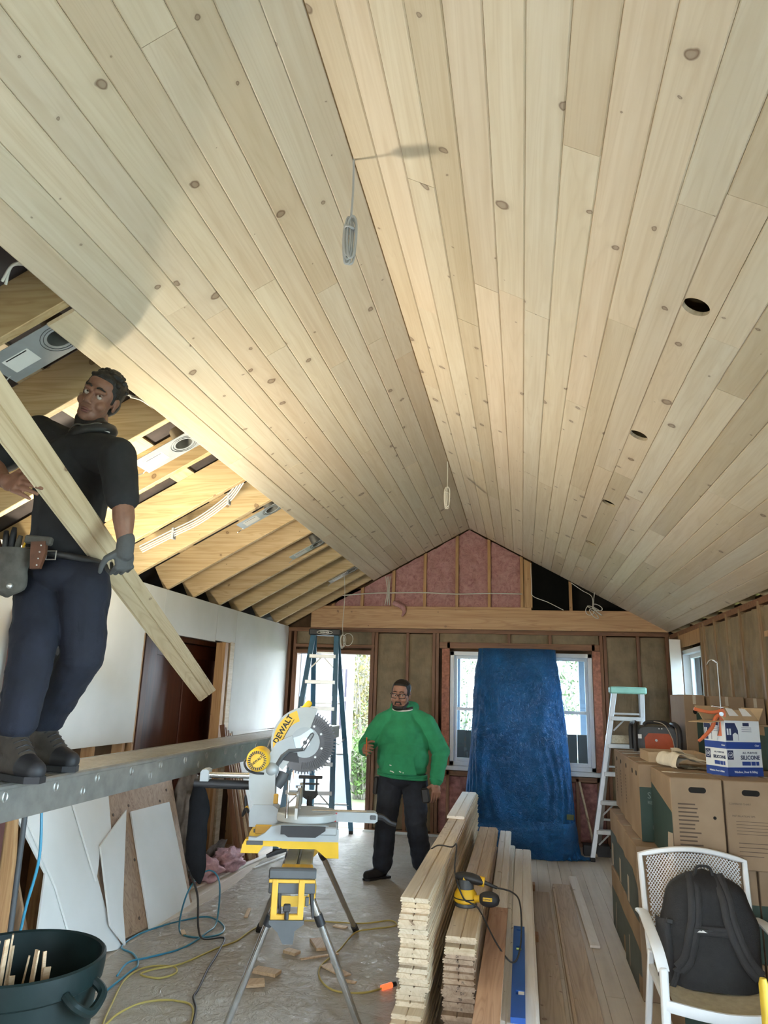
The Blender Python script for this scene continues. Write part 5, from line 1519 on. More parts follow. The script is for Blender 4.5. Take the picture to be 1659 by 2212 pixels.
# ------------------------------------------------------------------ blue fibreglass step ladder
M['ladder_blue'] = plain('blue_fibreglass', (.055, .16, .25), .4, var=.15)
M['ladder_step'] = plain('ladder_aluminium', (.52, .53, .52), .4, .6, var=.1)
def step_ladder(name, label, fl, fr, rl, rr, tl, tr, ztop, rail_m, cap_m, zsteps, rail=(.058, .05), spread_z=1.1, brace=True):
    t = thing(name, ((fl[0] + rr[0]) / 2, (fl[1] + rr[1]) / 2, 0), label, 'ladder')
    tl = Vector((tl[0], tl[1], ztop)); tr = Vector((tr[0], tr[1], ztop))
    FL, FR, RL, RR_ = [Vector((p[0], p[1], 0)) for p in (fl, fr, rl, rr)]
    ax = (tr - tl).normalized(); dp = Vector((-ax.y, ax.x, 0))
    if dp.dot(RL - FL) < 0: dp = -dp
    tops = [tl - dp * .03, tr - dp * .03, tl + dp * .05, tr + dp * .05]
    rails = []
    for foot, top in zip((FL, FR, RL, RR_), tops):
        k = MB().beam(foot + UP * .03, top - UP * .05, rail[0], rail[1], hint=tuple(dp), bev=.004).build('rail', rail_m, t, smooth=False)
        d = (top - foot).normalized()
        MB().box(foot + UP * .02, (.05, .085, .04), Matrix((ax, dp, UP)).transposed(), .006).build('foot', M['blackrubber'], k, smooth=False)
        rails.append((foot, top - UP * .05))
    def at(i, z):
        f, tp = rails[i]
        return f + (tp - f) * (z / tp.z)
    for z in zsteps:
        a, b = at(0, z), at(1, z)
        s_ = MB().beam(a, b, .042, .085, hint=tuple(dp), bev=.003).build('step', M['ladder_step'], t, smooth=False)
        if brace and z in (zsteps[0], zsteps[1], zsteps[-1]):
            for (p, q) in ((a, b), (b, a)):
                dd = (q - p).normalized()
                MB().beam(p + dd * .02 - UP * .13, p + dd * .14 - UP * .01, .016, .004, hint=tuple(dp)).build('brace', M['alu'], s_, smooth=False)
    for z in zsteps[::2]:
        MB().beam(at(2, z + .05), at(3, z + .05), .02, .035, hint=tuple(dp)).build('rear_bar', M['ladder_step'], t, smooth=False)
    for i, j in ((0, 2), (1, 3)):
        a, b = at(i, spread_z), at(j, spread_z)
        m_ = (a + b) / 2 - UP * .05
        MB().tube([a, m_, b], .008, 6).build('spreader', M['alu'], t)
    c = (tops[0] + tops[3]) / 2; c.z = ztop - .02
    cap = MB().box(c, ((tr - tl).length + .10, .17, .075), Matrix((ax, dp, UP)).transposed(), .012).build('top_cap', cap_m, t, smooth=False)
    return t, cap, c, ax, dp
zst = [.29 * k for k in range(1, 8)]
zst[3] = 1.154 - .0225
t, cap, c, ax, dp = step_ladder('step_ladder', 'tall blue fibreglass step ladder with black cap in the doorway', (-2.55, 7.68), (-1.99, 7.80), (-2.50, 8.82), (-2.03, 8.90), (-2.40, 8.14), (-2.13, 8.18), 2.33, M['ladder_blue'], M['black'], zst)
mb = MB()
fc = c - dp * .0865 - UP * .005
mb.tube([fc + ax * (.09 * math.cos(a)) + UP * (.021 * math.sin(a)) for a in [2 * PI * i / 28 for i in range(28)]], .0035, 5, closed=True)
mb.build('cap_oval', M['white'], cap)
put_text(MB(), 'WERNER', .026, fc - dp * .0005, ax, UP, .0006, offset=.0008).build('cap_lettering', M['white'], cap, smooth=False)
# aluminium step ladder by the right window
M['ladder_cap_green'] = plain('mint_green_cap', (.24, .46, .38), .5, var=.1)
M['alu_ladder'] = plain('silver_ladder', (.60, .62, .63), .35, .7, var=.08)
step_ladder('aluminium_step_ladder', 'silver aluminium step ladder with mint green cap beside the tarp', (.70, 8.38), (1.24, 8.36), (.82, 8.98), (1.36, 8.98), (1.01, 8.52), (1.30, 8.52), 1.775, M['alu_ladder'], M['ladder_cap_green'], [.29, .58, .87, 1.16, 1.45], (.05, .05), .9)
MB().box((1.13, 8.80, 1.215), (.40, .04, .09), None, .003).build('wood_block', M['pine_bright'], smooth=False, label='short pale timber block held in the silver ladder', cat='timber block')

# ------------------------------------------------------------------ blue tarp over a tall crate
def tarp_mat():
    m, nt, bs = new_mat('blue_poly_tarp')
    v = coords(nt)
    f = noise_t(nt, v, 4, 4)
    lk(nt, ramp(nt, f, [(.3, (.004, .060, .19)), (.7, (.008, .115, .34))]), bs.inputs['Base Color'])
    bs.inputs['Roughness'].default_value = .34
    bs.inputs['Specular IOR Level'].default_value = .45
    vo = nt.nodes.new('ShaderNodeTexVoronoi'); vo.feature = 'DISTANCE_TO_EDGE'; vo.inputs['Scale'].default_value = 26
    vv = nt.nodes.new('ShaderNodeVectorMath'); vv.operation = 'ADD'
    nn = nt.nodes.new('ShaderNodeTexNoise'); nn.inputs['Scale'].default_value = 6
    lk(nt, v, nn.inputs['Vector']); lk(nt, v, vv.inputs[0]); lk(nt, nn.outputs['Color'], vv.inputs[1])
    lk(nt, vv.outputs[0], vo.inputs['Vector'])
    h = math_n(nt, 'ADD', math_n(nt, 'MULTIPLY', vo.outputs['Distance'], .6), noise_t(nt, v, 22, 4, .6, .8))
    bump(nt, bs, h, .9, .022)
    return m
M['tarp'] = tarp_mat()
tarp = thing('tarp', (-.05, 8.62, 0), 'crinkled blue tarp draped over a tall crate before the window', 'tarp')
def tarpf(u, v):
    a = 2 * PI * u                               # around, 0 = right
    z = 2.185 * (1 - v)
    # half widths grow towards the floor
    tz = v
    hw = .455 + .165 * tz ** .9
    hd = .20 + .13 * tz
    top = 1.0 if v > .06 else (v / .06) ** .5
    e = .42
    cx = math.copysign(abs(math.cos(a)) ** e, math.cos(a)); cy = math.copysign(abs(math.sin(a)) ** e, math.sin(a))
    x = -.055 + .01 * tz + hw * cx * (.90 + .10 * top); y = 8.62 + hd * cy * top
    if z > 1.93:
        s_ = min(1, (z - 1.93) / .255)
        k_ = math.sqrt(max(0, 1 - s_ * s_))
        x = -.055 + .01 * tz + (hw - .11 * (1 - k_)) * cx * (.90 + .10 * top)
        y = 8.62 + hd * (.45 + .55 * k_) * cy * top
    if v < .06: z = 2.185 - .05 * (1 - math.sqrt(max(0, 1 - (1 - v / .06) ** 2))) - .05 * (v / .06) * 0
    p = Vector((x, y, z))
    # folds: long diagonal creases from the top corners, gathers at the foot
    fold = .014 * math.sin(26 * a + 5 * nz((cx, z, 1), 2) + 3 * z) * tz ** 1.5
    fold += .030 * nz((x * 2.2, z * 1.1, cy), 1.6) + .016 * nz((x, z * .6, cy), 7) + .006 * nz((x, z, cy), 17)
    n = Vector((cx * .4, cy, 0))
    p += n * fold
    if v > .90:                                  # foot: bunched on the floor
        p += Vector((cx * .02, cy * .05, 0)) * ((v - .90) / .10)
    p.z = max(p.z, .004 + .02 * max(0, nz((x, y, 9), 9)))
    return p
mb = MB().grid(tarpf, 150, 150, True)
k0 = [tarpf(i / 150, 0) for i in range(150)]
cc = sum(k0, Vector()) / 150
mb.add(k0 + [cc + Vector((0, 0, .012))], [(i, (i + 1) % 150, 150) for i in range(150)])
mb.build('tarp_sheet', M['tarp'], tarp, angle=180)
# folded hem rolled round the foot, and the loose corner on the floor
def hemf(u, v):
    a = PI * (1.02 + .96 * u)
    e = .42
    cx = math.copysign(abs(math.cos(a)) ** e, math.cos(a)); cy = math.copysign(abs(math.sin(a)) ** e, math.sin(a))
    z = .36 * (1 - v) + .006
    r = 1 + .05 * math.sin(PI * v)
    p = Vector((-.045 + .585 * cx * r, 8.615 + .335 * cy * r - .02, z + .02 * nz((u * 6, v, 2), 1)))
    return p + Vector((0, -.03 * nz((p.x * 3, z * 4, 5), 2), 0))
M['tarp_dark'] = M['tarp']
MB().grid(hemf, 70, 16).build('tarp_hem', M['tarp_dark'], tarp, angle=180)
def corner(u, v):
    x = .53 + .17 * u; y = 8.32 + .16 * v
    return Vector((x, y + .03 * u, .012 + .05 * (1 - u) * (1 - abs(2 * v - 1)) + .012 * nz((x, y, 3), 20)))
MB().grid(corner, 14, 10).build('tarp_corner', M['tarp'], tarp, angle=180)
MB().box((.48, 8.285, .70 - .27), (.075, .01, .055), (0, .05, .10), .003).build('tape_patch', plain('olive_tape', (.06, .075, .02), .5), tarp, smooth=False)

# dark offcut box behind the tarp and stick by the wall
MB().box((.77, 8.70, .055), (.28, .15, .11), None, .004).build('dark_block', M['black'], smooth=False, label='low dark block on the floor by the silver ladder', cat='block')
MB().beam((.63, 8.95, .72), (.76, 8.62, .0), .02, .02).build('stick', M['pine_bright'], smooth=False, label='thin stick leaning below the window beside the tarp', cat='stick')

# white trim board leaning in the right corner
T_ = Vector((1.655, 8.35, 2.33)); B_ = Vector((1.565, 7.90, 1.192))
Bf = T_ + (B_ - T_) * (T_.z / (T_.z - B_.z))
MB().beam(Bf, T_ - UP * .02, .115, .018, hint=(.1, 1, 0), bev=.002).build('white_trim_board', M['white'], smooth=False, label='tall white trim board leaning in the corner by the small window', cat='board')

# ------------------------------------------------------------------ things leaning on the left wall
M['osb'] = wood('plywood', (.40, .26, .15), (.30, .18, .10), axis='Z', knots=.4, tint=0, grain=1.2)
def leaning(name, pts, dx, t, mat, label, cat='sheet', group=None, round_holes=False):
    """a flat panel leaning on the left wall; pts lie in the leaning plane"""
    P = [Vector(p) for p in pts]
    n = Vector((.9, 0, .37)).normalized()
    mb = MB()
    k = len(P)
    c = sum(P, Vector()) / k
    bm = bmesh.new()
    vs = [bm.verts.new(p) for p in P]
    f = bm.faces.new(vs)
    f.normal_update()
    if f.normal.dot(n) > 0: f.normal_flip()
    r = bmesh.ops.extrude_face_region(bm, geom=[f])
    bmesh.ops.translate(bm, verts=[g for g in r['geom'] if isinstance(g, bmesh.types.BMVert)], vec=n * t)
    bmesh.ops.recalc_face_normals(bm, faces=bm.faces[:])
    mb.addbm(bm)
    return mb.build(name, M[mat], smooth=False, label=label, cat=cat, group=group)
ply = leaning('plywood_sheet', [(-2.617, 4.344, 0.0424), (-2.587, 5.787, -0.0304), (-3.001, 5.982, 0.9763), (-2.987, 4.822, 0.941)], 0, .016, 'osb', 'knotty plywood sheet leaning on the left wall below the plank', 'plywood')
for (p) in ((-2.919, 5.828, 0.8048), (-2.892, 5.681, 0.7393), (-2.904, 5.215, 0.7676), (-2.891, 4.994, 0.7368), (-2.762, 5.131, 0.4236), (-2.623, 5.025, 0.0856)):
    n = Vector((.9, 0, .37)).normalized()
    MB().cyl(Vector(p) - n * .001, Vector(p) + n * .008, .011, 12).build('knot', M['brown_ink'], ply)
leaning('propped_board', [(-2.567, 5.094, -0.0266), (-2.576, 5.732, -0.0058), (-2.873, 5.799, 0.7178), (-2.878, 5.205, 0.7288)], 0, .012, 'drywall', 'tall white panel propped against the plywood sheet', 'panel')
leaning('drywall_scrap', [(-2.962, 4.018, 0.8796), (-2.821, 4.176, 0.5382), (-2.686, 3.977, 0.2088), (-2.608, 4.543, 0.0189), (-2.872, 4.735, 0.6624), (-2.978, 4.625, 0.9199)], 0, .0127, 'drywall', 'large ragged drywall offcut leaning furthest from the plywood', 'drywall scrap')
leaning('drywall_scrap', [(-2.944, 4.067, 0.8863), (-2.961, 4.587, 0.9255), (-2.648, 4.662, 0.1646), (-2.573, 4.743, -0.0181), (-2.616, 4.276, 0.088), (-2.765, 4.221, 0.449)], 0, .0127, 'drywall', 'slanting drywall offcut crossing in front of the ragged one', 'drywall scrap')
leaning('drywall_scrap', [(-2.927, 4.515, 0.8934), (-2.936, 4.949, 0.9137), (-2.83, 4.876, 0.6561), (-2.8, 4.715, 0.5843), (-2.727, 4.591, 0.4058)], 0, .0127, 'drywall', 'upper drywall offcut half hidden by the scaffold plank', 'drywall scrap')
leaning('drywall_scrap', [(-2.785, 4.688, 0.596), (-2.852, 5.09, 0.7594), (-2.629, 4.785, 0.2157), (-2.546, 4.724, 0.0141), (-2.604, 4.609, 0.1561)], 0, .0127, 'drywall', 'pointed drywall offcut next to the white panel', 'drywall scrap')
MB().beam((-2.86, 3.98, .0), (-3.0, 4.0, 1.15), .085, .038, hint=(0, 1, 0)).build('loose_stud', M['stud_new'], smooth=False, label='loose timber stud leaning beside the drywall offcuts', cat='stud')
MB().beam((-2.80, 4.14, .0), (-3.0, 4.08, .62), .08, .018, hint=(0, 1, 0)).build('short_board', M['osb'], smooth=False, label='short board leaning at the foot of the loose stud', cat='board')
# reddish sheet standing behind the worker
M['maroon'] = plain('maroon_ply', (.12, .05, .045), .7, var=.2)
MB().beam((-2.95, 3.86, .0), (-2.99, 3.87, 2.06), .018, .17, hint=(0, 1, 0)).build('maroon_board', M['maroon'], smooth=False, label='maroon board leaning on the wall behind the standing worker', cat='board')

# kraft paper, pink scraps, leaning strips and a white sheet by the brown door
def crumple(c, size, amp, seed, name, mat, label, cat):
    c = Vector(c)
    def fn(u, v):
        a = 2 * PI * u; b = PI * (v - .5)
        d = Vector((math.cos(b) * math.cos(a), math.cos(b) * math.sin(a), math.sin(b)))
        r = 1 + amp * (nz(d, 2.2, seed) + .5 * nz(d, 5, seed + 3) + .25 * nz(d, 11, seed))
        p = c + Vector((d.x * size[0] * r, d.y * size[1] * r, d.z * size[2] * r))
        p.z = max(p.z, .003)
        return p
    return MB().grid(fn, 46, 26, True).build(name, M[mat], angle=180, label=label, cat=cat)
M['kraft_grey'] = plain('greyish_kraft', (.17, .14, .115), .8, var=.35, scale=14, bmp=.5, bscale=30)
crumple((-2.88, 6.22, .42), (.11, .22, .44), .35, 4, 'kraft_roll', 'kraft_grey', 'crumpled grey brown insulation paper beside the plywood', 'insulation')
M['pink_light'] = plain('pale_pink_fibre', (.60, .38, .42), .95, var=.25, scale=20, bmp=.8, bscale=50)
crumple((-2.80, 6.42, .08), (.16, .20, .11), .4, 11, 'pink_insulation', 'pink_light', 'rounded lump of pale pink insulation under the paper', 'insulation')
crumple((-2.74, 6.86, .075), (.13, .27, .10), .45, 21, 'pink_insulation', 'pink_light', 'long lump of pale pink insulation near the door', 'insulation')
def paperf(u, v):
    y = 6.62 + .46 * u; z = .02 + .22 * v * (1 - .3 * abs(u - .6))
    return Vector((-2.90 + .03 * nz((y, z, 2), 9) + .05 * v, y, z + .02 * nz((y * 2, v, 7), 6)))
MB().grid(paperf, 16, 10).grid(lambda u, v: paperf(1 - u, v) + Vector((-.004, 0, 0)), 16, 10).build('torn_paper', M['kraft_grey'], angle=180, label='torn flap of kraft paper standing behind the pink insulation', cat='paper')
strips = [(-2.74, 7.145, .020, .05, 'stud_old', 'dark brown strip'), (-2.71, 7.19, .022, .045, 'osb', 'mid brown strip'), (-2.69, 7.23, .018, .04, 'stud_old', 'dark moulding strip'), (-2.67, 7.27, .02, .045, 'pine_bright', 'pale strip'), (-2.645, 7.31, .018, .045, 'osb', 'tan moulding strip'), (-2.63, 7.35, .018, .04, 'stud_old', 'dark outer strip')]
for k, (x, y, a, b, m_, lab) in enumerate(strips):
    MB().beam((x, y, 0), (-2.985 + .006 * k, y - .10 + .008 * k, 1.28 - .03 * k), a, b, hint=(1, 0, 0)).build('moulding_strip', M[m_], smooth=False, label=lab + ' leaning between door jamb and white sheet', cat='moulding', group='strips leaning by the door jamb')
P4 = [Vector((-2.70, 7.42, .0)), Vector((-2.66, 8.98, .0)), Vector((-2.98, 9.02, 1.17)), Vector((-3.0, 7.36, 1.20))]
nn_ = (P4[1] - P4[0]).cross(P4[3] - P4[0]).normalized() * -.0127
MB().add(P4 + [p + nn_ for p in P4], [(0, 1, 2, 3), (7, 6, 5, 4), (0, 4, 5, 1), (1, 5, 6, 2), (2, 6, 7, 3), (3, 7, 4, 0)]).build('drywall_sheet', M['drywall'], smooth=False, label='white drywall sheet leaning under the far end of the wall', cat='drywall')
# white trim lengths and scraps on the floor at the left
for k, (p, q, w, m_, lab) in enumerate((((-3.041, 6.478, 0), (-2.617, 8.887, 0), .035, 'white', 'bright white trim length on the floor, nearest the drywall'), ((-2.845, 5.379, 0), (-2.478, 8.174, 0), .05, 'pine_primed', 'long pale trim length on the floor beside the bright one'), ((-2.502, 6.929, 0), (-2.238, 8.261, 0), .03, 'white', 'short white trim length on the floor by the ladder'))):
    p = Vector(p); q = Vector(q)
    MB().beam(p + UP * .008, q + UP * .008, w, .016, bev=.002).build('trim_length', M[m_], smooth=False, label=lab, cat='trim length')
for k, (p, a, L, w, h) in enumerate((((-2.792, 6.562, 0), .3, .30, .09, .015), ((-2.882, 6.332, 0), -.2, .22, .03, .01))):
    p = Vector(p)
    MB().box(p + UP * (h / 2), (w, L, h), (0, 0, a), .002).build('wood_scrap', M['pine_bright'], smooth=False, label=['flat wood scrap on the floor in front of the insulation', 'thin wood scrap beside the flat one near the insulation'][k], cat='offcut')

# ------------------------------------------------------------------ rubbish bin with offcuts
M['bin'] = plain('dark_green_bin', (.004, .012, .012), .5, var=.3, scale=6, bmp=.15, bscale=30, spec=.25)
bc = Vector((-1.765, 2.545, 0))
binn = thing('trash_can', bc, 'large round dark green bin full of thin wood offcuts', 'bin')
MB().lathe([(0, 0), (.225, 0), (.232, .01), (.268, .62), (.283, .63), (.287, .665), (.287, .70), (.280, .706), (.272, .70), (.270, .66), (.262, .62), (.222, .02), (0, .02)], bc, UP, 48).build('bin_body', M['bin'], binn)
for a0 in (-8, 172):
    a = math.radians(a0)
    d0 = Vector((math.cos(a), math.sin(a), 0)); d1 = Vector((-d0.y, d0.x, 0))
    MB().tube(smooth_path([bc + d0 * .272 + d1 * .07 + UP * .64, bc + d0 * .315 + d1 * .065 + UP * .61, bc + d0 * .325 + UP * .575, bc + d0 * .315 - d1 * .065 + UP * .61, bc + d0 * .272 - d1 * .07 + UP * .64], 6), .016, 8).build('bin_handle', M['bin'], binn)
random.seed(11)
sticks = [(-.225, .02), (-.20, .06), (-.19, -.02), (-.175, .03), (-.11, .0), (-.085, .05), (-.07, .02), (-.04, -.05), (-.02, .06), (.02, -.08), (.05, .0), (.06, .03), (.085, .02), (-.15, -.05)]
for k, (dx, dy) in enumerate(sticks):
    top = bc + Vector((dx, dy + .02, random.uniform(.66, .80)))
    bot = bc + Vector((dx * .7 + random.uniform(-.06, .06), dy * .5 + random.uniform(-.06, .06), .03))
    MB().beam(bot, top, random.choice((.012, .018, .024)), .006, hint=(random.uniform(-1, 1), random.uniform(-1, 1), 0)).build('offcut_stick', M['sawdust_wood'], smooth=False, label='thin pale wood offcut standing in the dark green bin', cat='offcut', group='offcuts in the bin')

# ------------------------------------------------------------------ hoses and cords on the floor
M['hose_blue'] = plain('blue_air_hose', (.04, .22, .34), .3, var=.1)
M['cord_yellow'] = plain('yellow_cord', (.46, .36, .10), .5, var=.15)
hb_ = [(-2.05, 2.95, 1.15), (-2.03, 2.96, .92), (-2.07, 2.97, .70), (-2.10, 3.0, .45), (-2.05, 3.08, .15), (-2.10, 3.4, .012), (-2.25, 3.9, .010), (-2.29, 4.32, .010), (-2.30, 4.46, .012), (-2.42, 4.62, .010), (-2.56, 4.72, .010), (-2.57, 5.0, .010), (-2.44, 5.30, .010), (-2.28, 5.42, .018), (-2.10, 5.28, .012), (-2.06, 5.10, .012), (-2.20, 5.0, .014), (-2.36, 5.12, .020), (-2.42, 5.35, .20), (-2.36, 5.52, .30), (-2.25, 5.50, .24), (-2.17, 5.32, .03), (-2.14, 5.08, .022), (-2.18, 4.80, .010), (-2.30, 4.60, .010), (-2.36, 4.45, .022), (-2.33, 4.28, .010)]
MB().tube(smooth_path(hb_, 8), .0062, 8).build('air_hose', M['hose_blue'], angle=180, label='blue air hose hanging from the plank and coiling on the floor', cat='hose')
yc_ = [(-1.50, 3.3, .010), (-1.70, 3.95, .010), (-1.85, 4.06, .010), (-2.0, 4.0, .010), (-2.06, 3.85, .010), (-2.06, 3.7, .010), (-2.16, 3.95, .010), (-2.26, 4.25, .010), (-2.24, 4.44, .010), (-2.10, 4.50, .010), (-2.03, 4.42, .010), (-2.08, 4.31, .012), (-2.20, 4.31, .020), (-2.16, 4.40, .022), (-2.06, 4.55, .012), (-1.97, 4.85, .010), (-1.90, 5.02, .010), (-1.88, 5.28, .010), (-1.80, 5.50, .010), (-1.55, 5.58, .010), (-1.18, 5.63, .010), (-.99, 5.76, .010), (-.93, 5.65, .010), (-1.08, 5.52, .012), (-1.17, 5.38, .020), (-1.20, 5.05, .010), (-1.24, 4.76, .010), (-1.19, 4.56, .010), (-1.07, 4.42, .010), (-.91, 4.43, .010), (-.80, 4.53, .012)]
yc = thing('extension_cord', (-1.5, 4.8, 0), 'yellow extension cord winding across the floor under the saw', 'cord')
MB().tube(smooth_path(yc_, 8), .0055, 8).build('cord', M['cord_yellow'], yc, angle=180)
MB().cyl((-.815, 4.515, .014), (-.765, 4.565, .018), .015, 12).build('lit_socket', plain('lit_orange_socket', (.6, .10, .03), .3, emit=(1, .16, .05, .7)), yc)
MB().cyl((-.77, 4.56, .018), (-.745, 4.585, .018), .013, 10).build('plug', M['black'], yc)

# wood offcuts on the floor
off = [(((-1.348, 5.107, 0)), .5, .20, .09), (((-1.48, 4.918, 0)), 1.2, .10, .06), (((-1.291, 4.905, 0)), -.9, .26, .02), (((-1.523, 4.563, 0)), 1.4, .16, .08), (((-1.533, 4.383, 0)), .4, .09, .12), (((-1.308, 5.515, 0)), 1.35, .10, .05), (((-2.054, 5.625, 0)), .25, .22, .028), (((-1.135, 4.711, 0)), .9, .22, .07), (((-1.014, 4.564, 0)), 1.4, .08, .03), (((-2.31, 5.078, 0)), .6, .10, .03)]
offl = ['broad offcut with a dark edge under the saw stand', 'small square offcut under the saw stand', 'thin splinter pointing to the stand leg', 'pale offcut lying across the cord free floor', 'short thick offcut beside the pale one', 'offcut at the rear leg of the saw stand', 'narrow white strip on the dusty floor', 'grey offcut on the plastic sheet', 'tiny offcut near the stacked boards', 'small chip beside the blue hose']
for k, (p, a, L, w) in enumerate(off):
    p = Vector(p)
    h = .019 if k in (0, 1, 3, 4) else .009
    MB().box(p + UP * (h / 2 + .006), (w, L, h), (0, 0, a), .0015).build('wood_offcut', M['sawdust_wood'], smooth=False, label=offl[k], cat='offcut', group='offcuts on the floor')

# crinkled clear plastic sheet protecting the floor
def sheet_mat():
    m, nt, bs = new_mat('clear_plastic_film')
    nt.nodes.remove(bs)
    out = [n for n in nt.nodes if n.type == 'OUTPUT_MATERIAL'][0]
    v = coords(nt)
    t = nt.nodes.new('ShaderNodeBsdfTransparent')
    pr = nt.nodes.new('ShaderNodeBsdfPrincipled')
    dn = noise_t(nt, v, 1.8, 5, .65)
    lk(nt, ramp(nt, dn, [(.35, (.50, .45, .38)), (.65, (.66, .62, .56))]), pr.inputs['Base Color'])
    pr.inputs['Roughness'].default_value = .16
    b = nt.nodes.new('ShaderNodeBump'); b.inputs['Strength'].default_value = .7; b.inputs['Distance'].default_value = .035
    lk(nt, noise_t(nt, v, 11, 5, .60, 2.2), b.inputs['Height'])
    lk(nt, b.outputs[0], pr.inputs['Normal'])
    mx = nt.nodes.new('ShaderNodeMixShader'); mx.inputs[0].default_value = .62
    lk(nt, t.outputs[0], mx.inputs[1]); lk(nt, pr.outputs[0], mx.inputs[2]); lk(nt, mx.outputs[0], out.inputs[0])
    return m
M['film'] = sheet_mat()
def filmf(u, v):
    y = 2.9 + 6.15 * v
    xr = -.60 - .04 * math.sin(y * 3) - (.25 if y > 7.8 else 0) * (y - 7.8)
    xl = -2.50 + .05 * math.sin(y * 2.3)
    x = xl + (xr - xl) * u
    h = .004 + .008 * max(0, nz((x, y, 0), 5)) + .007 * max(0, nz((x, y, 4), 12))
    return Vector((x, y, h))
MB().grid(filmf, 110, 300).build('plastic_sheet', M['film'], angle=180, label='crinkled clear plastic sheet covering the floor to the doorway', cat='plastic sheet')

# ------------------------------------------------------------------ recessed light frames between the open rafters
M['galv'] = plain('galvanised_plate', (.50, .53, .55), .4, .5, var=.1)
M['paper_label'] = plain('white_label', (.72, .72, .70), .6, var=.05)
slots = [((-2.001, 2.44, 3.015), .205), ((-2.044, 3.704, 2.992), .20), ((-2.041, 5.267, 2.993), .16), ((-2.046, 6.62, 2.99), .14), ((-2.055, 8.138, 2.985), .14)]
slab = ['light housing plate closest to the standing worker head', 'light housing plate beside the worker shoulder', 'light housing plate with bright ring midway along the rafters', 'fourth light housing plate along the rafters', 'light housing plate above the hanging wire and blue ladder']
for k, (p, wy) in enumerate(slots):
    p = Vector(p)
    o = p + nL * .012
    t = thing('recessed_light_frame', o, slab[k], 'light housing', 'light housings in the open rafters')
    ax = dL; ay = Vector((0, -1, 0))
    hole = circle(-.10, 0, .052, 26, rev=True)
    MB().prism([(-.21, -wy / 2), (.20, -wy / 2), (.20, wy / 2), (-.21, wy / 2)], o, ax, ay, .003, [hole]).build('frame_plate', M['galv'], t, smooth=False)
    for r in (.066, .080):
        MB().tube([o - nL * .001 + ax * (-.10 + r * math.cos(a)) + ay * (r * math.sin(a)) for a in [2 * PI * i / 30 for i in range(30)]], .0016, 5, closed=True).build('slot_ring', M['darkgrey'], t)
    MB().prism([(.03, -.05), (.155, -.05), (.155, .045), (.03, .045)], o - nL * .0012, ax, ay, .0012).build('paper_label', M['paper_label'], t, smooth=False)
    MB().prism([(.04, .034), (.14, .034), (.14, .040), (.04, .040)], o - nL * .0018, ax, ay, .0008).build('label_bar', M['ink'], t, smooth=False)
    MB().lathe([(.054, 0), (.054, .10), (0, .10)], o - ax * .10, nL, 24).build('light_can', M['alu'], t)
    MB().tube([o + ax * .19 - ay * .05, o + ax * .225 - ay * .06 - nL * .004, o + ax * .235 - nL * .03], .003, 6).build('hanger_wire', M['galv'], t)

# ------------------------------------------------------------------ cables
M['romex'] = plain('white_cable', (.66, .64, .58), .5, var=.06)
M['romex_grey'] = plain('grey_cable', (.42, .44, .47), .5, var=.06)
def cable(name, pts, r, label, mat='romex', group=None, k=7):
    return MB().tube(smooth_path(pts, k), r, 7).build(name, M[mat], angle=180, label=label, cat='cable', group=group)
def bundle(top, z0, z1, r, n, loop_w, mat, label):
    """cable end dropping from the ridge, folded into a long hank"""
    top = Vector(top)
    t = thing('hanging_cable', top, label, 'cable')
    c = Vector((top.x, top.y, 0))
    MB().tube(smooth_path([top + UP * .02, c + Vector((.004, 0, (top.z + z0) / 2)), c + Vector((0, 0, z0)), c + Vector((-.008, 0, z0 - .03))], 6), r, 7).build('cable_drop', M[mat], t, angle=180)
    rr = random.Random(5)
    for i in range(n):
        w = loop_w * rr.uniform(.6, 1.1); o = rr.uniform(-.012, .012); d = rr.uniform(-.012, .012); ze = z1 + rr.uniform(0, .04)
        lp_ = [c + Vector((o - w / 2, d, z0 - .02)), c + Vector((o, d - .004, z0 + .005)), c + Vector((o + w / 2, d, z0 - .02)), c + Vector((o + w * .55, d, (z0 + z1) / 2)), c + Vector((o + w * .35, d, ze + .015)), c + Vector((o, d, ze)), c + Vector((o - w * .35, d, ze + .015)), c + Vector((o - w * .6, d, (z0 + z1) / 2))]
        MB().tube(smooth_path(lp_, 4, True), r * 1.15, 6, closed=True).build('cable_loop', M[mat], t, angle=180)
    MB().tube([c + Vector((loop_w * .6 * math.cos(a), .022 * math.sin(a), z0 - .045 + .006 * math.sin(2 * a))) for a in [2 * PI * i / 18 for i in range(18)]], r * 1.3, 6, closed=True).build('cable_wrap', M[mat], t, angle=180)
bundle((-.643, 2.377, 3.752), 3.475, 3.275, .0045, 6, .032, 'romex_grey', 'grey cable hank hanging from the ridge nearest the pencil mark')
bundle((-.652, 6.29, 3.755), 3.50, 3.30, .0045, 6, .03, 'romex', 'white cable hank hanging from the far part of the ridge')
g0 = Vector((-2.055, 8.138, 2.985))
cable('pendant_wire', [g0 + nL * .02, (g0.x + .01, g0.y, 2.75), (g0.x + .0, g0.y, 2.4), (g0.x + .01, g0.y, 2.28)], .004, 'single white wire dropping from the last light housing')
pc = Vector((g0.x + .01, g0.y - .02, 2.21))
cw = thing('wire_coil', pc + UP * .07, 'loose white wire coil beside the blue ladder cap', 'cable')
for k, (ox, oz, rx, rz_) in enumerate(((.0, .0, .02, .075), (.01, .0, .03, .07), (.065, .02, .058, .07), (-.005, -.005, .025, .08))):
    MB().tube([pc + Vector((ox + rx * math.cos(a), .01 * math.sin(2 * a) + .006 * k, oz + rz_ * math.sin(a))) for a in [2 * PI * i / 26 for i in range(26)]], .0038, 6, closed=True).build('coil_loop', M['romex'], cw, angle=180)
q0 = Vector((0.8702, 8.98, 2.7))
cw = thing('wire_coil', q0 + UP * .06, 'white wire coil tied in loops below the right ceiling slope', 'cable')
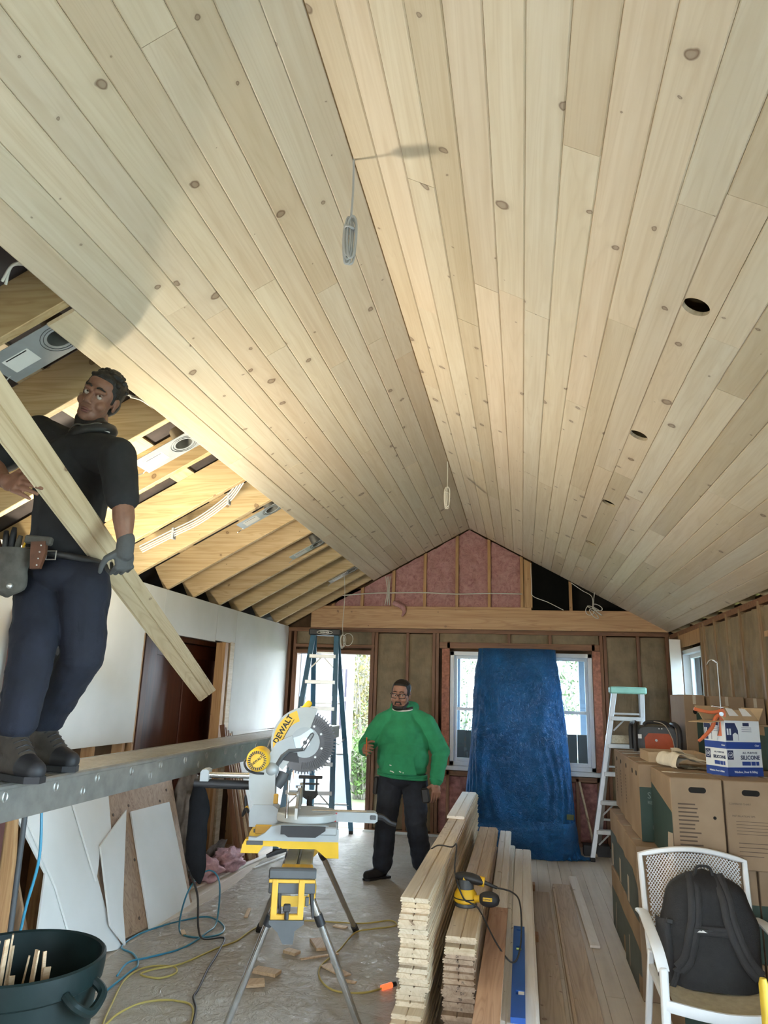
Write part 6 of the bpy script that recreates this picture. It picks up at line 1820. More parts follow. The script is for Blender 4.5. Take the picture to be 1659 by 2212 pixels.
for k, (ox, oz, rx, rz_) in enumerate(((-.045, -.01, .05, .055), (.045, .03, .055, .04), (.0, -.05, .05, .055), (.05, -.03, .045, .035), (.0, .02, .07, .03))):
    MB().tube([q0 + Vector((ox + rx * math.cos(a + .5 * k), -.03 + .012 * math.sin(2 * a) + .006 * k, oz + rz_ * math.sin(a))) for a in [2 * PI * i / 26 for i in range(26)]], .005, 6, closed=True).build('coil_loop', M['romex'], cw, angle=180)
MB().tube(smooth_path([q0 + Vector((0, -.02, .03)), q0 + Vector((.005, -.02, .12)), Vector((q0.x + .02, q0.y - .03, roof_z(q0.x + .02) - .005))], 5), .005, 6).build('coil_tail', M['romex'], cw, angle=180)
cable('attic_wire', [(.13, 9.08, 3.30), (.14, 9.06, 3.0), (.15, 9.06, 2.88), (.33, 9.04, 2.80), (.52, 9.06, 2.705)], .0045, 'white wire curving through the open dark gable corner')
cable('attic_wire', [(.62, 9.07, 3.05), (.75, 9.05, 2.95), (.86, 9.02, 2.87), q0 + Vector((-.01, .0, .02))], .0045, 'white wire running down to the coil under the right slope')
cable('gable_cable', [(-2.42, 9.055, 2.86), (-1.9, 9.05, 2.90), (-1.63, 9.04, 2.905), (-1.22, 9.045, 2.91), (-.80, 9.045, 2.895), (-.39, 9.04, 2.905), (.02, 9.045, 2.90)], .0075, 'white cable stapled across the pink gable insulation')
for k, dx in enumerate((-.03, 0, .03)):
    cable('gable_cable', [(-1.70 + dx, 9.04, 2.745), (-1.69 + dx * .4, 9.035, 2.92), (-1.70 + dx, 9.035, 3.12)], .006, 'white cable rising beside the second tallest gable stud', group='cables rising in the gable')
# bundle of cables stapled to an open rafter
bs_ = [(-1.931, 4.61, 3.054), (-2.096, 4.774, 2.963), (-2.343, 4.86, 2.828), (-2.544, 4.835, 2.717), (-2.778, 4.807, 2.588)]
cb = thing('cable_bundle', bs_[2], 'bundle of white cables clipped along a lit rafter', 'cable')
for k in range(5):
    pts = []
    for i, p in enumerate(bs_):
        p = Vector(p)
        pts.append(p + nL * (.03 + .012 * k) + Vector((0, -.01 * (k % 3), 0)) + dL * .0)
    MB().tube(smooth_path(pts, 6), .0055, 6).build('cable_strand', M['romex'], cb, angle=180)
for i in (1, 3):
    p = Vector(bs_[i]) + nL * .05
    MB().box(p, (.02, .05, .09), None, .004).build('cable_clip', M['romex_grey'], cb, smooth=False)
for k, (u0, u1) in enumerate(((((-1.942, 3.475, 3.048)), ((-1.963, 3.138, 3.036))), (((-1.92, 4.097, 3.059)), ((-1.957, 3.682, 3.039))), (((-1.914, 2.122, 3.063)), ((-1.797, 2.097, 3.127))))):
    a = Vector(u0) + nL * .10; b = Vector(u1) + nL * .10
    for j in range(2):
        cable('rafter_cable', [a + Vector((0, .02 * j, 0)), (a + b) / 2 + nL * .03, b + Vector((0, .03 * j, 0))], .006, ['white cable looping above the rafters behind the worker head', 'white cable looping above the rafters past the light plate', 'white cable crossing the rafters over the worker'][k], group='loops of cable above rafters %d' % k)

# ------------------------------------------------------------------ people
def skin_mat(name, base, dark):
    m, nt, bs = new_mat(name)
    v = coords(nt)
    lk(nt, ramp(nt, noise_t(nt, v, 28, 4), [(.3, dark), (.7, base)]), bs.inputs['Base Color'])
    bs.inputs['Roughness'].default_value = .5
    bs.inputs['Subsurface Weight'].default_value = .08
    bs.inputs['Subsurface Radius'].default_value = (.012, .005, .003)
    return m
M['skin_a'] = skin_mat('skin_worker', (.25, .125, .082), (.20, .095, .062))
M['skin_b'] = skin_mat('skin_standing', (.33, .175, .12), (.28, .14, .095))
M['hair'] = plain('black_hair', (.008, .007, .006), .55, var=.4, scale=60, bmp=.6, bscale=220)
M['eyewhite'] = plain('eye_white', (.48, .44, .41), .25, var=.02)
M['iris'] = plain('dark_iris', (.02, .011, .007), .2)
M['lips'] = plain('lips', (.20, .075, .06), .5)
M['charcoal'] = plain('charcoal_tshirt', (.017, .018, .021), .9, var=.2, scale=14, bmp=.2, bscale=260)
M['navy_work'] = plain('navy_work_trousers', (.0065, .009, .020), .85, var=.25, scale=10, bmp=.25, bscale=200)
M['hoodie'] = plain('green_sweatshirt', (.030, .285, .13), .9, var=.12, scale=12, bmp=.25, bscale=240)
M['jeans'] = plain('dark_jeans', (.018, .024, .038), .85, var=.45, scale=5, bmp=.3, bscale=220)
M['boot'] = plain('brown_boot', (.045, .036, .028), .75, var=.3, scale=18, bmp=.3, bscale=90)
M['boot_black'] = plain('black_boot_sole', (.010, .010, .013), .6, var=.2)
M['glove'] = plain('grey_glove', (.075, .078, .082), .8, var=.15, bmp=.3, bscale=150)
M['suede'] = plain('grey_suede', (.085, .080, .070), .9, var=.25, scale=20, bmp=.4, bscale=80)
M['leather'] = plain('brown_leather', (.115, .045, .022), .6, var=.25, scale=20)

def remeshed(shapes, voxel, smooth=4, ratio=1.0):
    """union of closed shapes as one continuous skin"""
    mb = MB()
    for s in shapes:
        if s[0] == 'cap':
            _, a, b, r0, r1 = s
            a = Vector(a); b = Vector(b)
            mb.sphere(a, r0, 14, 9); mb.sphere(b, r1, 14, 9)
            if (b - a).length > 1e-4: mb.cone(a, b, r0, r1, 14)
        else:
            _, c, r, Rm = s
            mb.sphere(c, tuple(r), 20, 13, Rm)
    me = mb.mesh('tmp', M['hair'], False)
    o = bpy.data.objects.new('tmp', me)
    COL.objects.link(o)
    md = o.modifiers.new('r', 'REMESH'); md.mode = 'VOXEL'; md.voxel_size = voxel
    if smooth:
        sm = o.modifiers.new('s', 'SMOOTH'); sm.factor = .5; sm.iterations = smooth
    if ratio < 1:
        dc = o.modifiers.new('d', 'DECIMATE'); dc.ratio = ratio
    dg = bpy.context.evaluated_depsgraph_get()
    ev = bpy.data.meshes.new_from_object(o.evaluated_get(dg))
    vs = [v.co.copy() for v in ev.vertices]; ns = [v.normal.copy() for v in ev.vertices]; fs = [tuple(p.vertices) for p in ev.polygons]
    bpy.data.objects.remove(o); bpy.data.meshes.remove(me); bpy.data.meshes.remove(ev)
    return vs, ns, fs

def flesh(name, shapes, mat, parent=None, voxel=.005, smooth=4, ratio=.5, fold=None, **kw):
    vs, ns, fs = remeshed(shapes, voxel, smooth, ratio)
    if fold: vs = [v + n * fold(v, n) for v, n in zip(vs, ns)]
    mb = MB().add(vs, fs)
    return mb.build(name, mat, parent, angle=180, **kw)

def I3(): return Matrix.Identity(3)
class Head:
    def __init__(self, c, fwd, up, k=1.0):
        self.c = Vector(c); f = Vector(fwd).normalized(); u = Vector(up); u = (u - f * u.dot(f)).normalized(); r = f.cross(u)
        self.R = Matrix((r, f, u)).transposed(); self.k = k
    def p(self, x, y, z): return self.c + self.R @ (Vector((x, y, z)) * self.k)
    def e(self, c, r): return ('ell', self.p(*c), [q * self.k for q in r], self.R)
    def cap(self, a, b, r0, r1): return ('cap', self.p(*a), self.p(*b), r0 * self.k, r1 * self.k)
    def shapes(self, heavy=0.0):
        h = heavy
        S_ = [self.e((0, -.012, .032), (.076, .096, .084)), self.e((0, .022, -.028), (.061 + .010 * h, .066, .086)), self.e((0, .036, -.078), (.047 + .014 * h, .050, .040)), self.e((0, .066, -.096), (.021, .018, .017)),
              self.cap((0, .086, .012), (0, .106, -.024), .0085, .0125), self.e((0, .108, -.026), (.012, .010, .009)), self.e((.013, .097, -.030), (.0085, .009, .007)), self.e((-.013, .097, -.030), (.0085, .009, .007)),
              self.cap((-.042, .072, .032), (-.010, .084, .029), .011, .011), self.cap((.042, .072, .032), (.010, .084, .029), .011, .011),
              self.e((.040, .056, -.030), (.024 + .006 * h, .026, .024)), self.e((-.040, .056, -.030), (.024 + .006 * h, .026, .024)),
              self.e((0, .082, -.055), (.028, .012, .012)), self.e((0, .084, -.070), (.022, .010, .009)),
              self.e((.0, .040, .062), (.058, .042, .040))]
        for s in (-1, 1):
            S_ += [self.e((.077 * s, -.010, .010), (.008, .020, .022)), self.e((.076 * s, -.004, -.016), (.007, .013, .018))]
        return S_
    def face_parts(self, body, gaze=(0, 0), brow_up=0.0, squint=False):
        for s in (-1, 1):
            ey = MB().sphere(self.p(.030 * s, .0735, .010), .0125 * self.k, 14, 10).build('eye', M['eyewhite'], body, angle=180)
            MB().sphere(self.p(.030 * s + gaze[0], .0825, .010 + gaze[1]), .0052 * self.k, 10, 8).build('iris', M['iris'], ey, angle=180)
            # lids
            mb = MB()
            mb.tube([self.p(.030 * s + .016 * t, .0815 - .004 * t * t + (.002 if 1 else 0), .010 + (.009 if not squint else .005) * (1 - t * t)) for t in (-1, -.6, -.2, .2, .6, 1)], .0028 * self.k, 6)
            mb.build('eyelid', body.data.materials[0], ey, angle=180)
            MB().tube([self.p(s * (.012 + .036 * t), .093 - .014 * t * t, .036 + brow_up + .006 * math.sin(PI * min(1, t * 1.2))) for t in (0, .25, .5, .75, 1)], [.0035 * self.k, .0045 * self.k, .0045 * self.k, .0035 * self.k, .002 * self.k], 6).build('eyebrow', M['hair'], body, angle=180)
        MB().tube([self.p(x, .096 - 18 * x * x, -.060 + .8 * abs(x) * -.1) for x in (-.022, -.011, 0, .011, .022)], [.002 * self.k, .0052 * self.k, .0058 * self.k, .0052 * self.k, .002 * self.k], 6).build('upper_lip', M['lips'], body, angle=180)
        MB().tube([self.p(x, .094 - 18 * x * x, -.071) for x in (-.018, -.009, 0, .009, .018)], [.002 * self.k, .0058 * self.k, .0064 * self.k, .0058 * self.k, .002 * self.k], 6).build('lower_lip', M['lips'], body, angle=180)

def hand(w, d, n, side, curl, k=1.0, thumb=.5):
    """w wrist, d towards the fingertips, n out of the back of the hand, side the thumb side; curl per finger 0..1"""
    d = Vector(d).normalized(); n = Vector(n); n = (n - d * n.dot(d)).normalized(); s = Vector(side); s = (s - d * s.dot(d) - n * s.dot(n)).normalized()
    w = Vector(w)
    Rm = Matrix((s, d, n)).transposed()
    out = [('ell', w + d * (.052 * k), [.040 * k, .050 * k, .016 * k], Rm), ('cap', w, w + d * (.03 * k), .026 * k, .026 * k), ('cap', w + d * .085 * k + s * .028 * k, w + d * .082 * k - s * .030 * k, .013 * k, .012 * k)]
    L = [(.042, .026, .020), (.046, .030, .022), (.043, .028, .021), (.034, .021, .018)]
    for i in range(4):
        base = w + d * ((.086 - .004 * (i == 3) - .002 * (i == 0)) * k) + s * ((.030 - .0205 * i) * k)
        a = 0.0; p = base
        rad = [.0098, .0090, .0082, .0070]
        for j in range(3):
            a += curl[i] * (1.25, 1.35, .9)[j]
            q = p + (d * math.cos(a) - n * math.sin(a) + s * (.06 - .04 * i)) * (L[i][j] * k)
            out.append(('cap', p, q, rad[j] * k, rad[j + 1] * k)); p = q
    tb = w + d * .025 * k + s * .030 * k - n * .004 * k
    t1 = tb + (d * .55 + s * .75 - n * thumb * .6).normalized() * .044 * k
    t2 = t1 + (d * .85 + s * .30 - n * thumb * 1.0).normalized() * .034 * k
    t3 = t2 + (d * .9 + s * (-.05) - n * thumb * 1.2).normalized() * .026 * k
    out += [('cap', tb - s * .01 * k, t1, .0155 * k, .0125 * k), ('cap', t1, t2, .0118 * k, .0105 * k), ('cap', t2, t3, .0102 * k, .008 * k)]
    return out

def wrinkle(scale_xy, scale_z, amp, o=0.0):
    def f(v, n):
        a = nz((v.x * scale_xy, v.y * scale_xy, v.z * scale_z), 1, o)
        b = nz((v.x * scale_xy * 2.3, v.y * scale_xy * 2.3, v.z * scale_z * 1.9), 1, o + 5)
        return amp * ((1 - abs(a) * 2) * .7 + .5 * b)
    return f

# ---------------- the man in the green hoodie
hd = Head((-1.140, 6.915, 1.630), (-.10, -.98, -.16), (.04, -.10, 1), 1.13)
neck = Vector((-1.125, 6.985, 1.50)); chest = Vector((-1.115, 7.00, 1.25)); belly = Vector((-1.115, 6.965, 1.03)); pelv = Vector((-1.125, 7.0, .88))
shL = Vector((-1.325, 7.0, 1.365)); elL = Vector((-1.475, 6.99, 1.155)); wrL = Vector((-1.435, 6.745, 1.130))
shR = Vector((-.905, 7.0, 1.370)); elR = Vector((-.765, 7.03, 1.12)); wrR = Vector((-.795, 6.93, .865))
hpL = Vector((-1.225, 7.0, .86)); knL = Vector((-1.260, 6.96, .48)); anL = Vector((-1.285, 6.98, .10))
hpR = Vector((-1.005, 7.0, .86)); knR = Vector((-.985, 7.02, .48)); anR = Vector((-.945, 7.16, .10))
body = hd.shapes(1.0)
body += [('cap', hd.p(0, -.02, -.05), neck, .062, .070), ('cap', neck, chest, .075, .13), ('cap', chest, belly, .13, .13), ('cap', belly, pelv, .13, .085),
         ('cap', chest + Vector((-.05, 0, .10)), shL, .09, .065), ('cap', chest + Vector((.05, 0, .10)), shR, .09, .065)]
for a, b, c in ((shL, elL, wrL), (shR, elR, wrR)):
    body += [('cap', a, b, .056, .047), ('cap', b, c, .046, .031)]
for a, b, c in ((hpL, knL, anL), (hpR, knR, anR)):
    body += [('cap', a, b, .075, .055), ('cap', b, c, .055, .042)]
hl_d = Vector((.10, -.72, .15))
body += hand(wrL, (.12, -.80, .10), (-.9, -.2, .1), (.1, -.1, 1), (.75, .8, .85, .9), 1.12, .9)
body += hand(wrR, (.05, -.22, -1), (.45, -.85, .1), (-.9, -.35, 0), (.25, .32, .38, .45), 1.12, .4)
p2 = flesh('person', body, M['skin_b'], voxel=.0042, smooth=3, ratio=.55, label='person in a green hoodie and dark jeans standing behind the saw', cat='person', base=(-1.12, 7.0, 0))
hd.face_parts(p2, (-.003, -.003), 0, True)
# hoodie
hs = [('cap', neck + Vector((0, .01, -.05)), chest, .13, .215), ('ell', chest + Vector((0, -.01, -.06)), [.245, .185, .24], I3()), ('ell', belly + Vector((0, -.02, .03)), [.245, .205, .20], I3()), ('ell', belly + Vector((0, -.01, -.07)), [.228, .185, .10], I3()),
      ('cap', neck + Vector((-.06, .01, -.06)), shL, .085, .092), ('cap', neck + Vector((.06, .01, -.06)), shR, .085, .092),
      ('cap', shL, elL, .094, .082), ('cap', elL, elL + (wrL - elL) * .80, .080, .058), ('cap', shR, elR, .094, .084), ('cap', elR, elR + (wrR - elR) * .92, .080, .060)]
hs += [('cap', neck + Vector((-.10, -.03, -.03)), neck + Vector((0, -.10, -.075)), .034, .036), ('cap', neck + Vector((0, -.10, -.075)), neck + Vector((.10, -.03, -.03)), .036, .034),
       ('cap', neck + Vector((.10, -.03, -.03)), neck + Vector((.09, .07, .02)), .036, .045), ('cap', neck + Vector((.09, .07, .02)), neck + Vector((-.09, .07, .02)), .05, .05), ('cap', neck + Vector((-.09, .07, .02)), neck + Vector((-.10, -.03, -.03)), .045, .034)]
hood = flesh('hoodie', hs, M['hoodie'], p2, voxel=.0065, smooth=5, ratio=.8, fold=wrinkle(5, 9, .009, 2))
# ribbed hem and cuffs
mb = MB()
for k in range(3): mb.tube([Vector((-1.118 + .228 * math.cos(a), 6.965 + .182 * math.sin(a), .893 + .015 * k - .018 * math.cos(a))) for a in [2 * PI * i / 40 for i in range(40)]], .011, 6, closed=True)
mb.build('hem', M['hoodie'], p2, angle=180)
for q, ax_ in ((elL + (wrL - elL) * .86, wrL - elL), (elR + (wrR - elR) * .95, wrR - elR)):
    x_, y_, z_ = frame_from(ax_)
    MB().tube([q + (x_ * math.cos(a) + y_ * math.sin(a)) * .050 for a in [2 * PI * i / 20 for i in range(20)]], .016, 6, closed=True).build('cuff', M['hoodie'], p2, angle=180)
def pocketf(u, v):
    x = -.17 + .34 * u; z = .93 + .17 * v
    w = 1 - .28 * v
    a = -PI / 2 + (x * w) / .245
    return Vector((-1.115 + .252 * math.cos(a), 6.945 + .222 * math.sin(a), z))
MB().grid(pocketf, 16, 8).build('kangaroo_pocket', M['hoodie'], p2, angle=180)
random.seed(5)
for (u, v) in ((.25, .45), (.35, .12), (.55, .15), (.63, .10), (.30, .15)):
    q = pocketf(u, v) + Vector((0, -.004, 0))
    MB().box(q, (random.uniform(.008, .026), .002, .008), (0, random.uniform(-.5, .5), 0)).build('paint_fleck', M['white'], p2, smooth=False)
# neck gaiter
MB().tube(smooth_path([neck + Vector((.085 * math.cos(a), .085 * math.sin(a) - .03, .012 + .02 * math.sin(a))) for a in [2 * PI * i / 14 for i in range(14)]], 2, True), .018, 8, closed=True).build('neck_gaiter', M['black'], p2, angle=180)
MB().tube(smooth_path([neck + Vector((.097 * math.cos(a), .097 * math.sin(a) - .032, .004 + .02 * math.sin(a))) for a in [PI * (1.08 + .84 * i / 12) for i in range(13)]], 2), .007, 6).build('gaiter_stripe', M['white'], p2, angle=180)
# jeans
js = [('ell', pelv + Vector((0, 0, .0)), [.205, .155, .10], I3()), ('cap', hpL, knL, .122, .098), ('cap', knL, anL + Vector((0, 0, .03)), .096, .090), ('cap', hpR, knR, .122, .098), ('cap', knR, anR + Vector((0, 0, .03)), .096, .090)]
flesh('jeans', js, M['jeans'], p2, voxel=.0065, smooth=5, ratio=.8, fold=wrinkle(7, 14, .009, 9))
for an, tx, ty in ((anL, -.13, -.145), (anR, .05, -.19)):
    d0 = Vector((tx, ty, 0)).normalized()
    sh = flesh('shoe', [('cap', an + Vector((0, .02, -.035)), an + d0 * .06 + Vector((0, 0, -.045)), .052, .050), ('cap', an + d0 * .06 + Vector((0, 0, -.045)), an + d0 * .165 + Vector((0, 0, -.055)), .050, .042), ('cap', an + Vector((0, .0, .03)), an + Vector((0, .01, -.03)), .055, .055)], M['boot_black'], p2, voxel=.006, smooth=3)
    MB().prism([(-.045, -.07), (.045, -.07), (.052, .06), (.046, .17), (.02, .205), (-.02, .205), (-.046, .17), (-.052, .06)], Vector((an.x, an.y, .002)), (-d0.y * -1, d0.x * -1, 0), d0, .022).build('sole', M['boot_black'], p2, smooth=False)
# hair, beard, glasses
flesh('hair', [hd.e((0, -.022, .052), (.0795, .095, .077)), hd.e((0, -.045, .0), (.074, .066, .07)), hd.e((0, .026, .088), (.060, .046, .030)), hd.e((.062, .0, .030), (.018, .04, .04)), hd.e((-.062, .0, .030), (.018, .04, .04))], M['hair'], p2, voxel=.005, smooth=2)
flesh('beard', [hd.e((0, .042, -.094), (.062, .050, .034)), hd.cap((-.060, .020, -.060), (-.030, .070, -.096), .016, .018), hd.cap((.060, .020, -.060), (.030, .070, -.096), .016, .018), hd.cap((-.026, .086, -.066), (-.020, .090, -.050), .006, .005), hd.cap((.026, .086, -.066), (.020, .090, -.050), .006, .005), hd.cap((-.020, .093, -.046), (.020, .093, -.046), .006, .006)], M['hair'], p2, voxel=.004, smooth=2)
gl = None
for s in (-1, 1):
    rim = [hd.p(s * .033 + .028 * math.copysign(abs(math.cos(a)) ** .55, math.cos(a)), .100 - 8 * (.028 * math.cos(a)) ** 2 * 0 - .012 * abs(math.cos(a)) * (1 if s * math.cos(a) > 0 else 0), .006 + .019 * math.copysign(abs(math.sin(a)) ** .6, math.sin(a))) for a in [2 * PI * i / 24 for i in range(24)]]
    g = MB().tube(rim, .0028, 6, closed=True).tube([hd.p(s * .061, .088, .014), hd.p(s * .080, .05, .014), hd.p(s * .083, -.01, .012)], .0028, 6)
    gl = g.build('glasses_rim', M['black'], p2, angle=180)
MB().tube([hd.p(-.007, .101, .012), hd.p(0, .104, .014), hd.p(.007, .101, .012)], .0026, 6).build('glasses_bridge', M['black'], p2, angle=180)
# belt holster on his right hip and tape measure pouch on the other
MB().box((-1.365, 6.965, .80), (.045, .06, .16), (0, .06, 0), .012).build('belt_holster', M['black'], p2, smooth=False)
MB().box((-.885, 6.88, .745), (.075, .05, .13), (0, -.15, 0), .014).build('belt_pouch', M['black'], p2, smooth=False)
pc2 = wrL + Vector((.035, -.105, .03))
MB().cyl(pc2 + Vector((0, 0, -.075)), pc2 + Vector((0, -.01, .085)), .0065, 8).build('pencil', plain('orange_pencil', (.62, .14, .02), .5), angle=60, label='orange carpenter pencil held upright by the person in green', cat='pencil')

# ---------------- the worker on the plank
h1c = Vector((-1.842, 2.66, 2.884))
hw = Head(h1c, (.16, -.90, -.22), (.42, -.14, .88), 1.0)
nk = Vector((-1.872, 2.7, 2.728)); shr = Vector((-1.694, 2.62, 2.597)); shl = Vector((-2.192, 2.76, 2.775))
ch_ = Vector((-1.951, 2.72, 2.584)); wst = Vector((-1.965, 2.74, 2.249)); pv = Vector((-1.945, 2.74, 2.094))
er = Vector((-1.61, 2.58, 2.368)); wrr = Vector((-1.594, 2.6, 2.212))
el = Vector((-2.222, 2.52, 2.538)); wl_ = Vector((-1.904, 2.24, 2.377))
hpl = Vector((-2.049, 2.74, 2.068)); kl = Vector((-1.956, 2.62, 1.779)); al = Vector((-1.931, 2.56, 1.449))
hpr = Vector((-1.846, 2.74, 2.06)); kr = Vector((-1.823, 2.76, 1.762)); ar = Vector((-2.042, 2.9, 1.448))
b1 = hw.shapes(0.2)
b1 += [('cap', hw.p(0, -.02, -.06), nk, .054, .058), ('cap', nk, ch_, .07, .11), ('cap', ch_, wst, .11, .10), ('cap', wst, pv, .10, .08),
       ('cap', ch_ + Vector((.03, 0, .06)), shr, .08, .060), ('cap', ch_ + Vector((-.03, 0, .06)), shl, .08, .060)]
for a, b, c in ((shr, er, wrr), (shl, el, wl_)):
    b1 += [('cap', a, b, .052, .043), ('cap', b, b + (c - b) * .35, .044, .045), ('cap', b + (c - b) * .35, c, .045, .029)]
for a, b, c in ((hpl, kl, al), (hpr, kr, ar)):
    b1 += [('cap', a, b, .07, .05), ('cap', b, c, .05, .04)]
b1 += hand(wl_, Vector((-1.693, 2.19, 2.325)) - wl_, (.05, -.9, .25), (.25, 0, 1), (.18, .12, .14, .2), 1.0, .15)
p1 = flesh('person', b1, M['skin_a'], voxel=.0038, smooth=3, ratio=.6, label='person in dark t-shirt and navy trousers standing on the plank holding a board', cat='person', base=((al.x + ar.x) / 2, (al.y + ar.y) / 2, 1.285))
hw.face_parts(p1, (-.0045, .004), .004)
# t-shirt
ts = [('cap', nk + Vector((0, .01, -.035)), ch_, .085, .155), ('ell', ch_ + Vector((0, 0, -.05)), [.185, .135, .19], I3()), ('cap', ch_ + Vector((0, 0, -.12)), wst, .155, .145), ('ell', wst + Vector((0, 0, -.02)), [.168, .135, .09], I3()),
      ('cap', ch_ + Vector((.04, -.02, .06)), shr, .11, .078), ('cap', ch_ + Vector((-.04, .01, .06)), shl, .11, .078), ('cap', shr, shr + (er - shr) * .86, .080, .066), ('cap', shl, shl + (el - shl) * .86, .080, .066)]
flesh('t_shirt', ts, M['charcoal'], p1, voxel=.006, smooth=5, ratio=.8, fold=wrinkle(6, 8, .007, 4))
MB().tube(smooth_path([nk + Vector((.075 * math.cos(a), .075 * math.sin(a) - .01, .0 + .02 * math.cos(a) + .012 * math.sin(a))) for a in [2 * PI * i / 14 for i in range(14)]], 2, True),   .030, 8, closed=True).build('neck_gaiter', M['black'], p1, angle=180)
flesh('neck_gaiter', [('cap', nk + Vector((0, -.005, -.01)), hw.p(0, -.012, -.105), .083, .066)], M['black'], p1, voxel=.006, smooth=2, fold=wrinkle(9, 30, .006, 3))
MB().tube(smooth_path([nk + Vector((.094 * math.cos(a), .094 * math.sin(a) - .012, -.012 + .012 * math.cos(a))) for a in [PI * (1.05 + .9 * i / 12) for i in range(13)]], 2), .004, 6).build('gaiter_stripe', M['white'], p1, angle=180)
MB().tube(smooth_path([nk + Vector((.096 * math.cos(a), .096 * math.sin(a) - .012, .010 + .012 * math.cos(a) + .006 * math.sin(6 * a))) for a in [PI * (1.2 + .6 * i / 12) for i in range(13)]], 2), .004, 6).build('gaiter_stripe', M['suede'], p1, angle=180)
# trousers
tr_ = [('ell', pv + Vector((0, 0, .01)), [.172, .135, .10], I3()), ('cap', hpl, kl, .108, .088), ('cap', kl, al + Vector((0, 0, .05)), .086, .074), ('cap', hpr, kr, .108, .088), ('cap', kr, ar + Vector((0, 0, .05)), .086, .072)]
flesh('trousers', tr_, M['navy_work'], p1, voxel=.006, smooth=5, ratio=.8, fold=wrinkle(7, 11, .008, 14))
# belt, buckle, pouches
mb = MB()
mb.tube(smooth_path([wst + Vector((.172 * math.cos(a), .140 * math.sin(a), -.075 - .02 * math.cos(a))) for a in [2 * PI * i / 20 for i in range(20)]], 2, True), .016, 6, closed=True)
belt = mb.build('belt', M['black'], p1, angle=180)
bq = wst + Vector((.055, -.158, -.092))
MB().tube([bq + Vector((.022 * x, 0, .018 * z)) for x, z in ((-1, -1), (1, -1), (1, 1), (-1, 1))], .003, 6, closed=True).build('buckle', M['alu_bright'], belt)
pq = Vector((-1.936, 2.54, 2.155))
hol = MB().prism([(-.030, .045), (.030, .050), (.034, .0), (.020, -.062), (-.018, -.066), (-.026, .0)], pq, (.97, .22, 0), (0, 0, 1), .022).build('leather_holster', M['leather'], p1, smooth=False)
for k in range(4): MB().sphere(pq + Vector((.022 - .002 * k, -.024, .03 - .027 * k)), .0035, 8, 6).build('rivet', M['alu_bright'], hol)
MB().box(pq + Vector((-.005, -.005, .055)), (.11, .03, .035), (0, .06, .2), .006).build('holster_top', M['suede'], p1, smooth=False)
pp = Vector((-2.067, 2.55, 2.102))
def pouchf(u, v):
    a = 2 * PI * u
    z = .075 - .20 * v
    r = (.085 - .01 * v) * (1 if v < .8 else max(.1, 1 - ((v - .8) / .2) ** 2))
    p = pp + Vector((r * math.cos(a), .62 * r * math.sin(a), z))
    return p + Vector((nz(p, 18) * .012, nz(p, 18, 3) * .012, 0))
pch = MB().grid(pouchf, 26, 18, True).build('tool_pouch', M['suede'], p1, angle=180)
for k, (dx, dz, m_, r) in enumerate(((-.03, .12, 'black', .014), (.0, .135, 'boot_black', .013), (.03, .10, 'suede', .012), (.055, .08, 'toolyellow', .005), (-.06, .09, 'leather', .012))):
    MB().tube([pp + Vector((dx * .8, -.01, .0)), pp + Vector((dx, -.012, dz)), pp + Vector((dx * 1.2, -.012, dz + .03))], [r, r, r * .7], 8).build('pouch_tool', M[m_], pch, angle=180)
MB().sphere(pp + Vector((.052, -.05, -.085)), .013, 10, 8).build('pouch_stud', M['alu_bright'], pch)
# boots
for an, k in ((al, 0), (ar, 1)):
    base = Vector((an.x, an.y, 1.285))
    d0 = Vector((.86, -.42, 0)).normalized() if k == 0 else Vector((.92, -.30, 0)).normalized()
    bt = flesh('boot', [('cap', base + Vector((0, 0, .055)) - d0 * .035, base + Vector((0, 0, .19)), .050, .056), ('cap', base - d0 * .045 + Vector((0, 0, .052)), base + d0 * .10 + Vector((0, 0, .058)), .047, .050), ('cap', base + d0 * .08 + Vector((0, 0, .056)), base + d0 * .175 + Vector((0, 0, .045)), .050, .038), ('cap', base + Vector((0, 0, .13)) - d0 * .0, base + d0 * .09 + Vector((0, 0, .07)), .052, .047)], M['boot'], p1, voxel=.0055, smooth=3, ratio=.7)
    flesh('toe_cap', [('cap', base + d0 * .12 + Vector((0, 0, .052)), base + d0 * .180 + Vector((0, 0, .044)), .050, .040)], M['boot_black'], bt, voxel=.0055, smooth=2)
    s0 = Vector((d0.y, -d0.x, 0))
    MB().prism([(-.045, -.09), (.045, -.09), (.050, .0), (.052, .12), (.042, .19), (.0, .222), (-.042, .19), (-.052, .12), (-.050, .0)], base + Vector((0, 0, .001)), s0, d0, .024).build('boot_sole', M['boot_black'], bt, smooth=False)
    for j in range(5):
        c0 = base + d0 * (.105 - .022 * j) + Vector((0, 0, .105 + .017 * j))
        MB().tube([c0 - s0 * .034 - UP * .006, c0 + d0 * .008 + UP * .008, c0 + s0 * .034 - UP * .006], .0035, 6).build('lace', M['black'], bt, angle=180)
# glove gripping the board
BA = Vector((-1.643, 1.911, 2.482)); BCp = Vector((-2.089, 4.652, 1.589)); BBp = Vector((-1.738, 2.784, 2.167))
bd = (BCp - BA).normalized()
view = (BBp - Vector((0, 0, 1.65))).normalized()
bw = bd.cross(view).normalized()            # across the face of the board
if bw.x < 0: bw = -bw                       # towards the upper right edge
bn = bd.cross(bw).normalized()
if bn.dot(view) > 0: bn = -bn               # face normal towards the room
gw = Vector((-1.589, 2.6, 2.2))
gd = (BBp + bw * .045 + bd * .02 - gw)
flesh('glove', hand(gw, (-.10, .25, -1), (.85, -.5, .05), (-.3, -.85, .1), (.75, .8, .8, .8), 1.08, .35) + [('cap', gw + Vector((0, 0, .025)), gw - Vector((0, 0, .03)), .036, .036)], M['glove'], p1, voxel=.0042, smooth=2, ratio=.7)
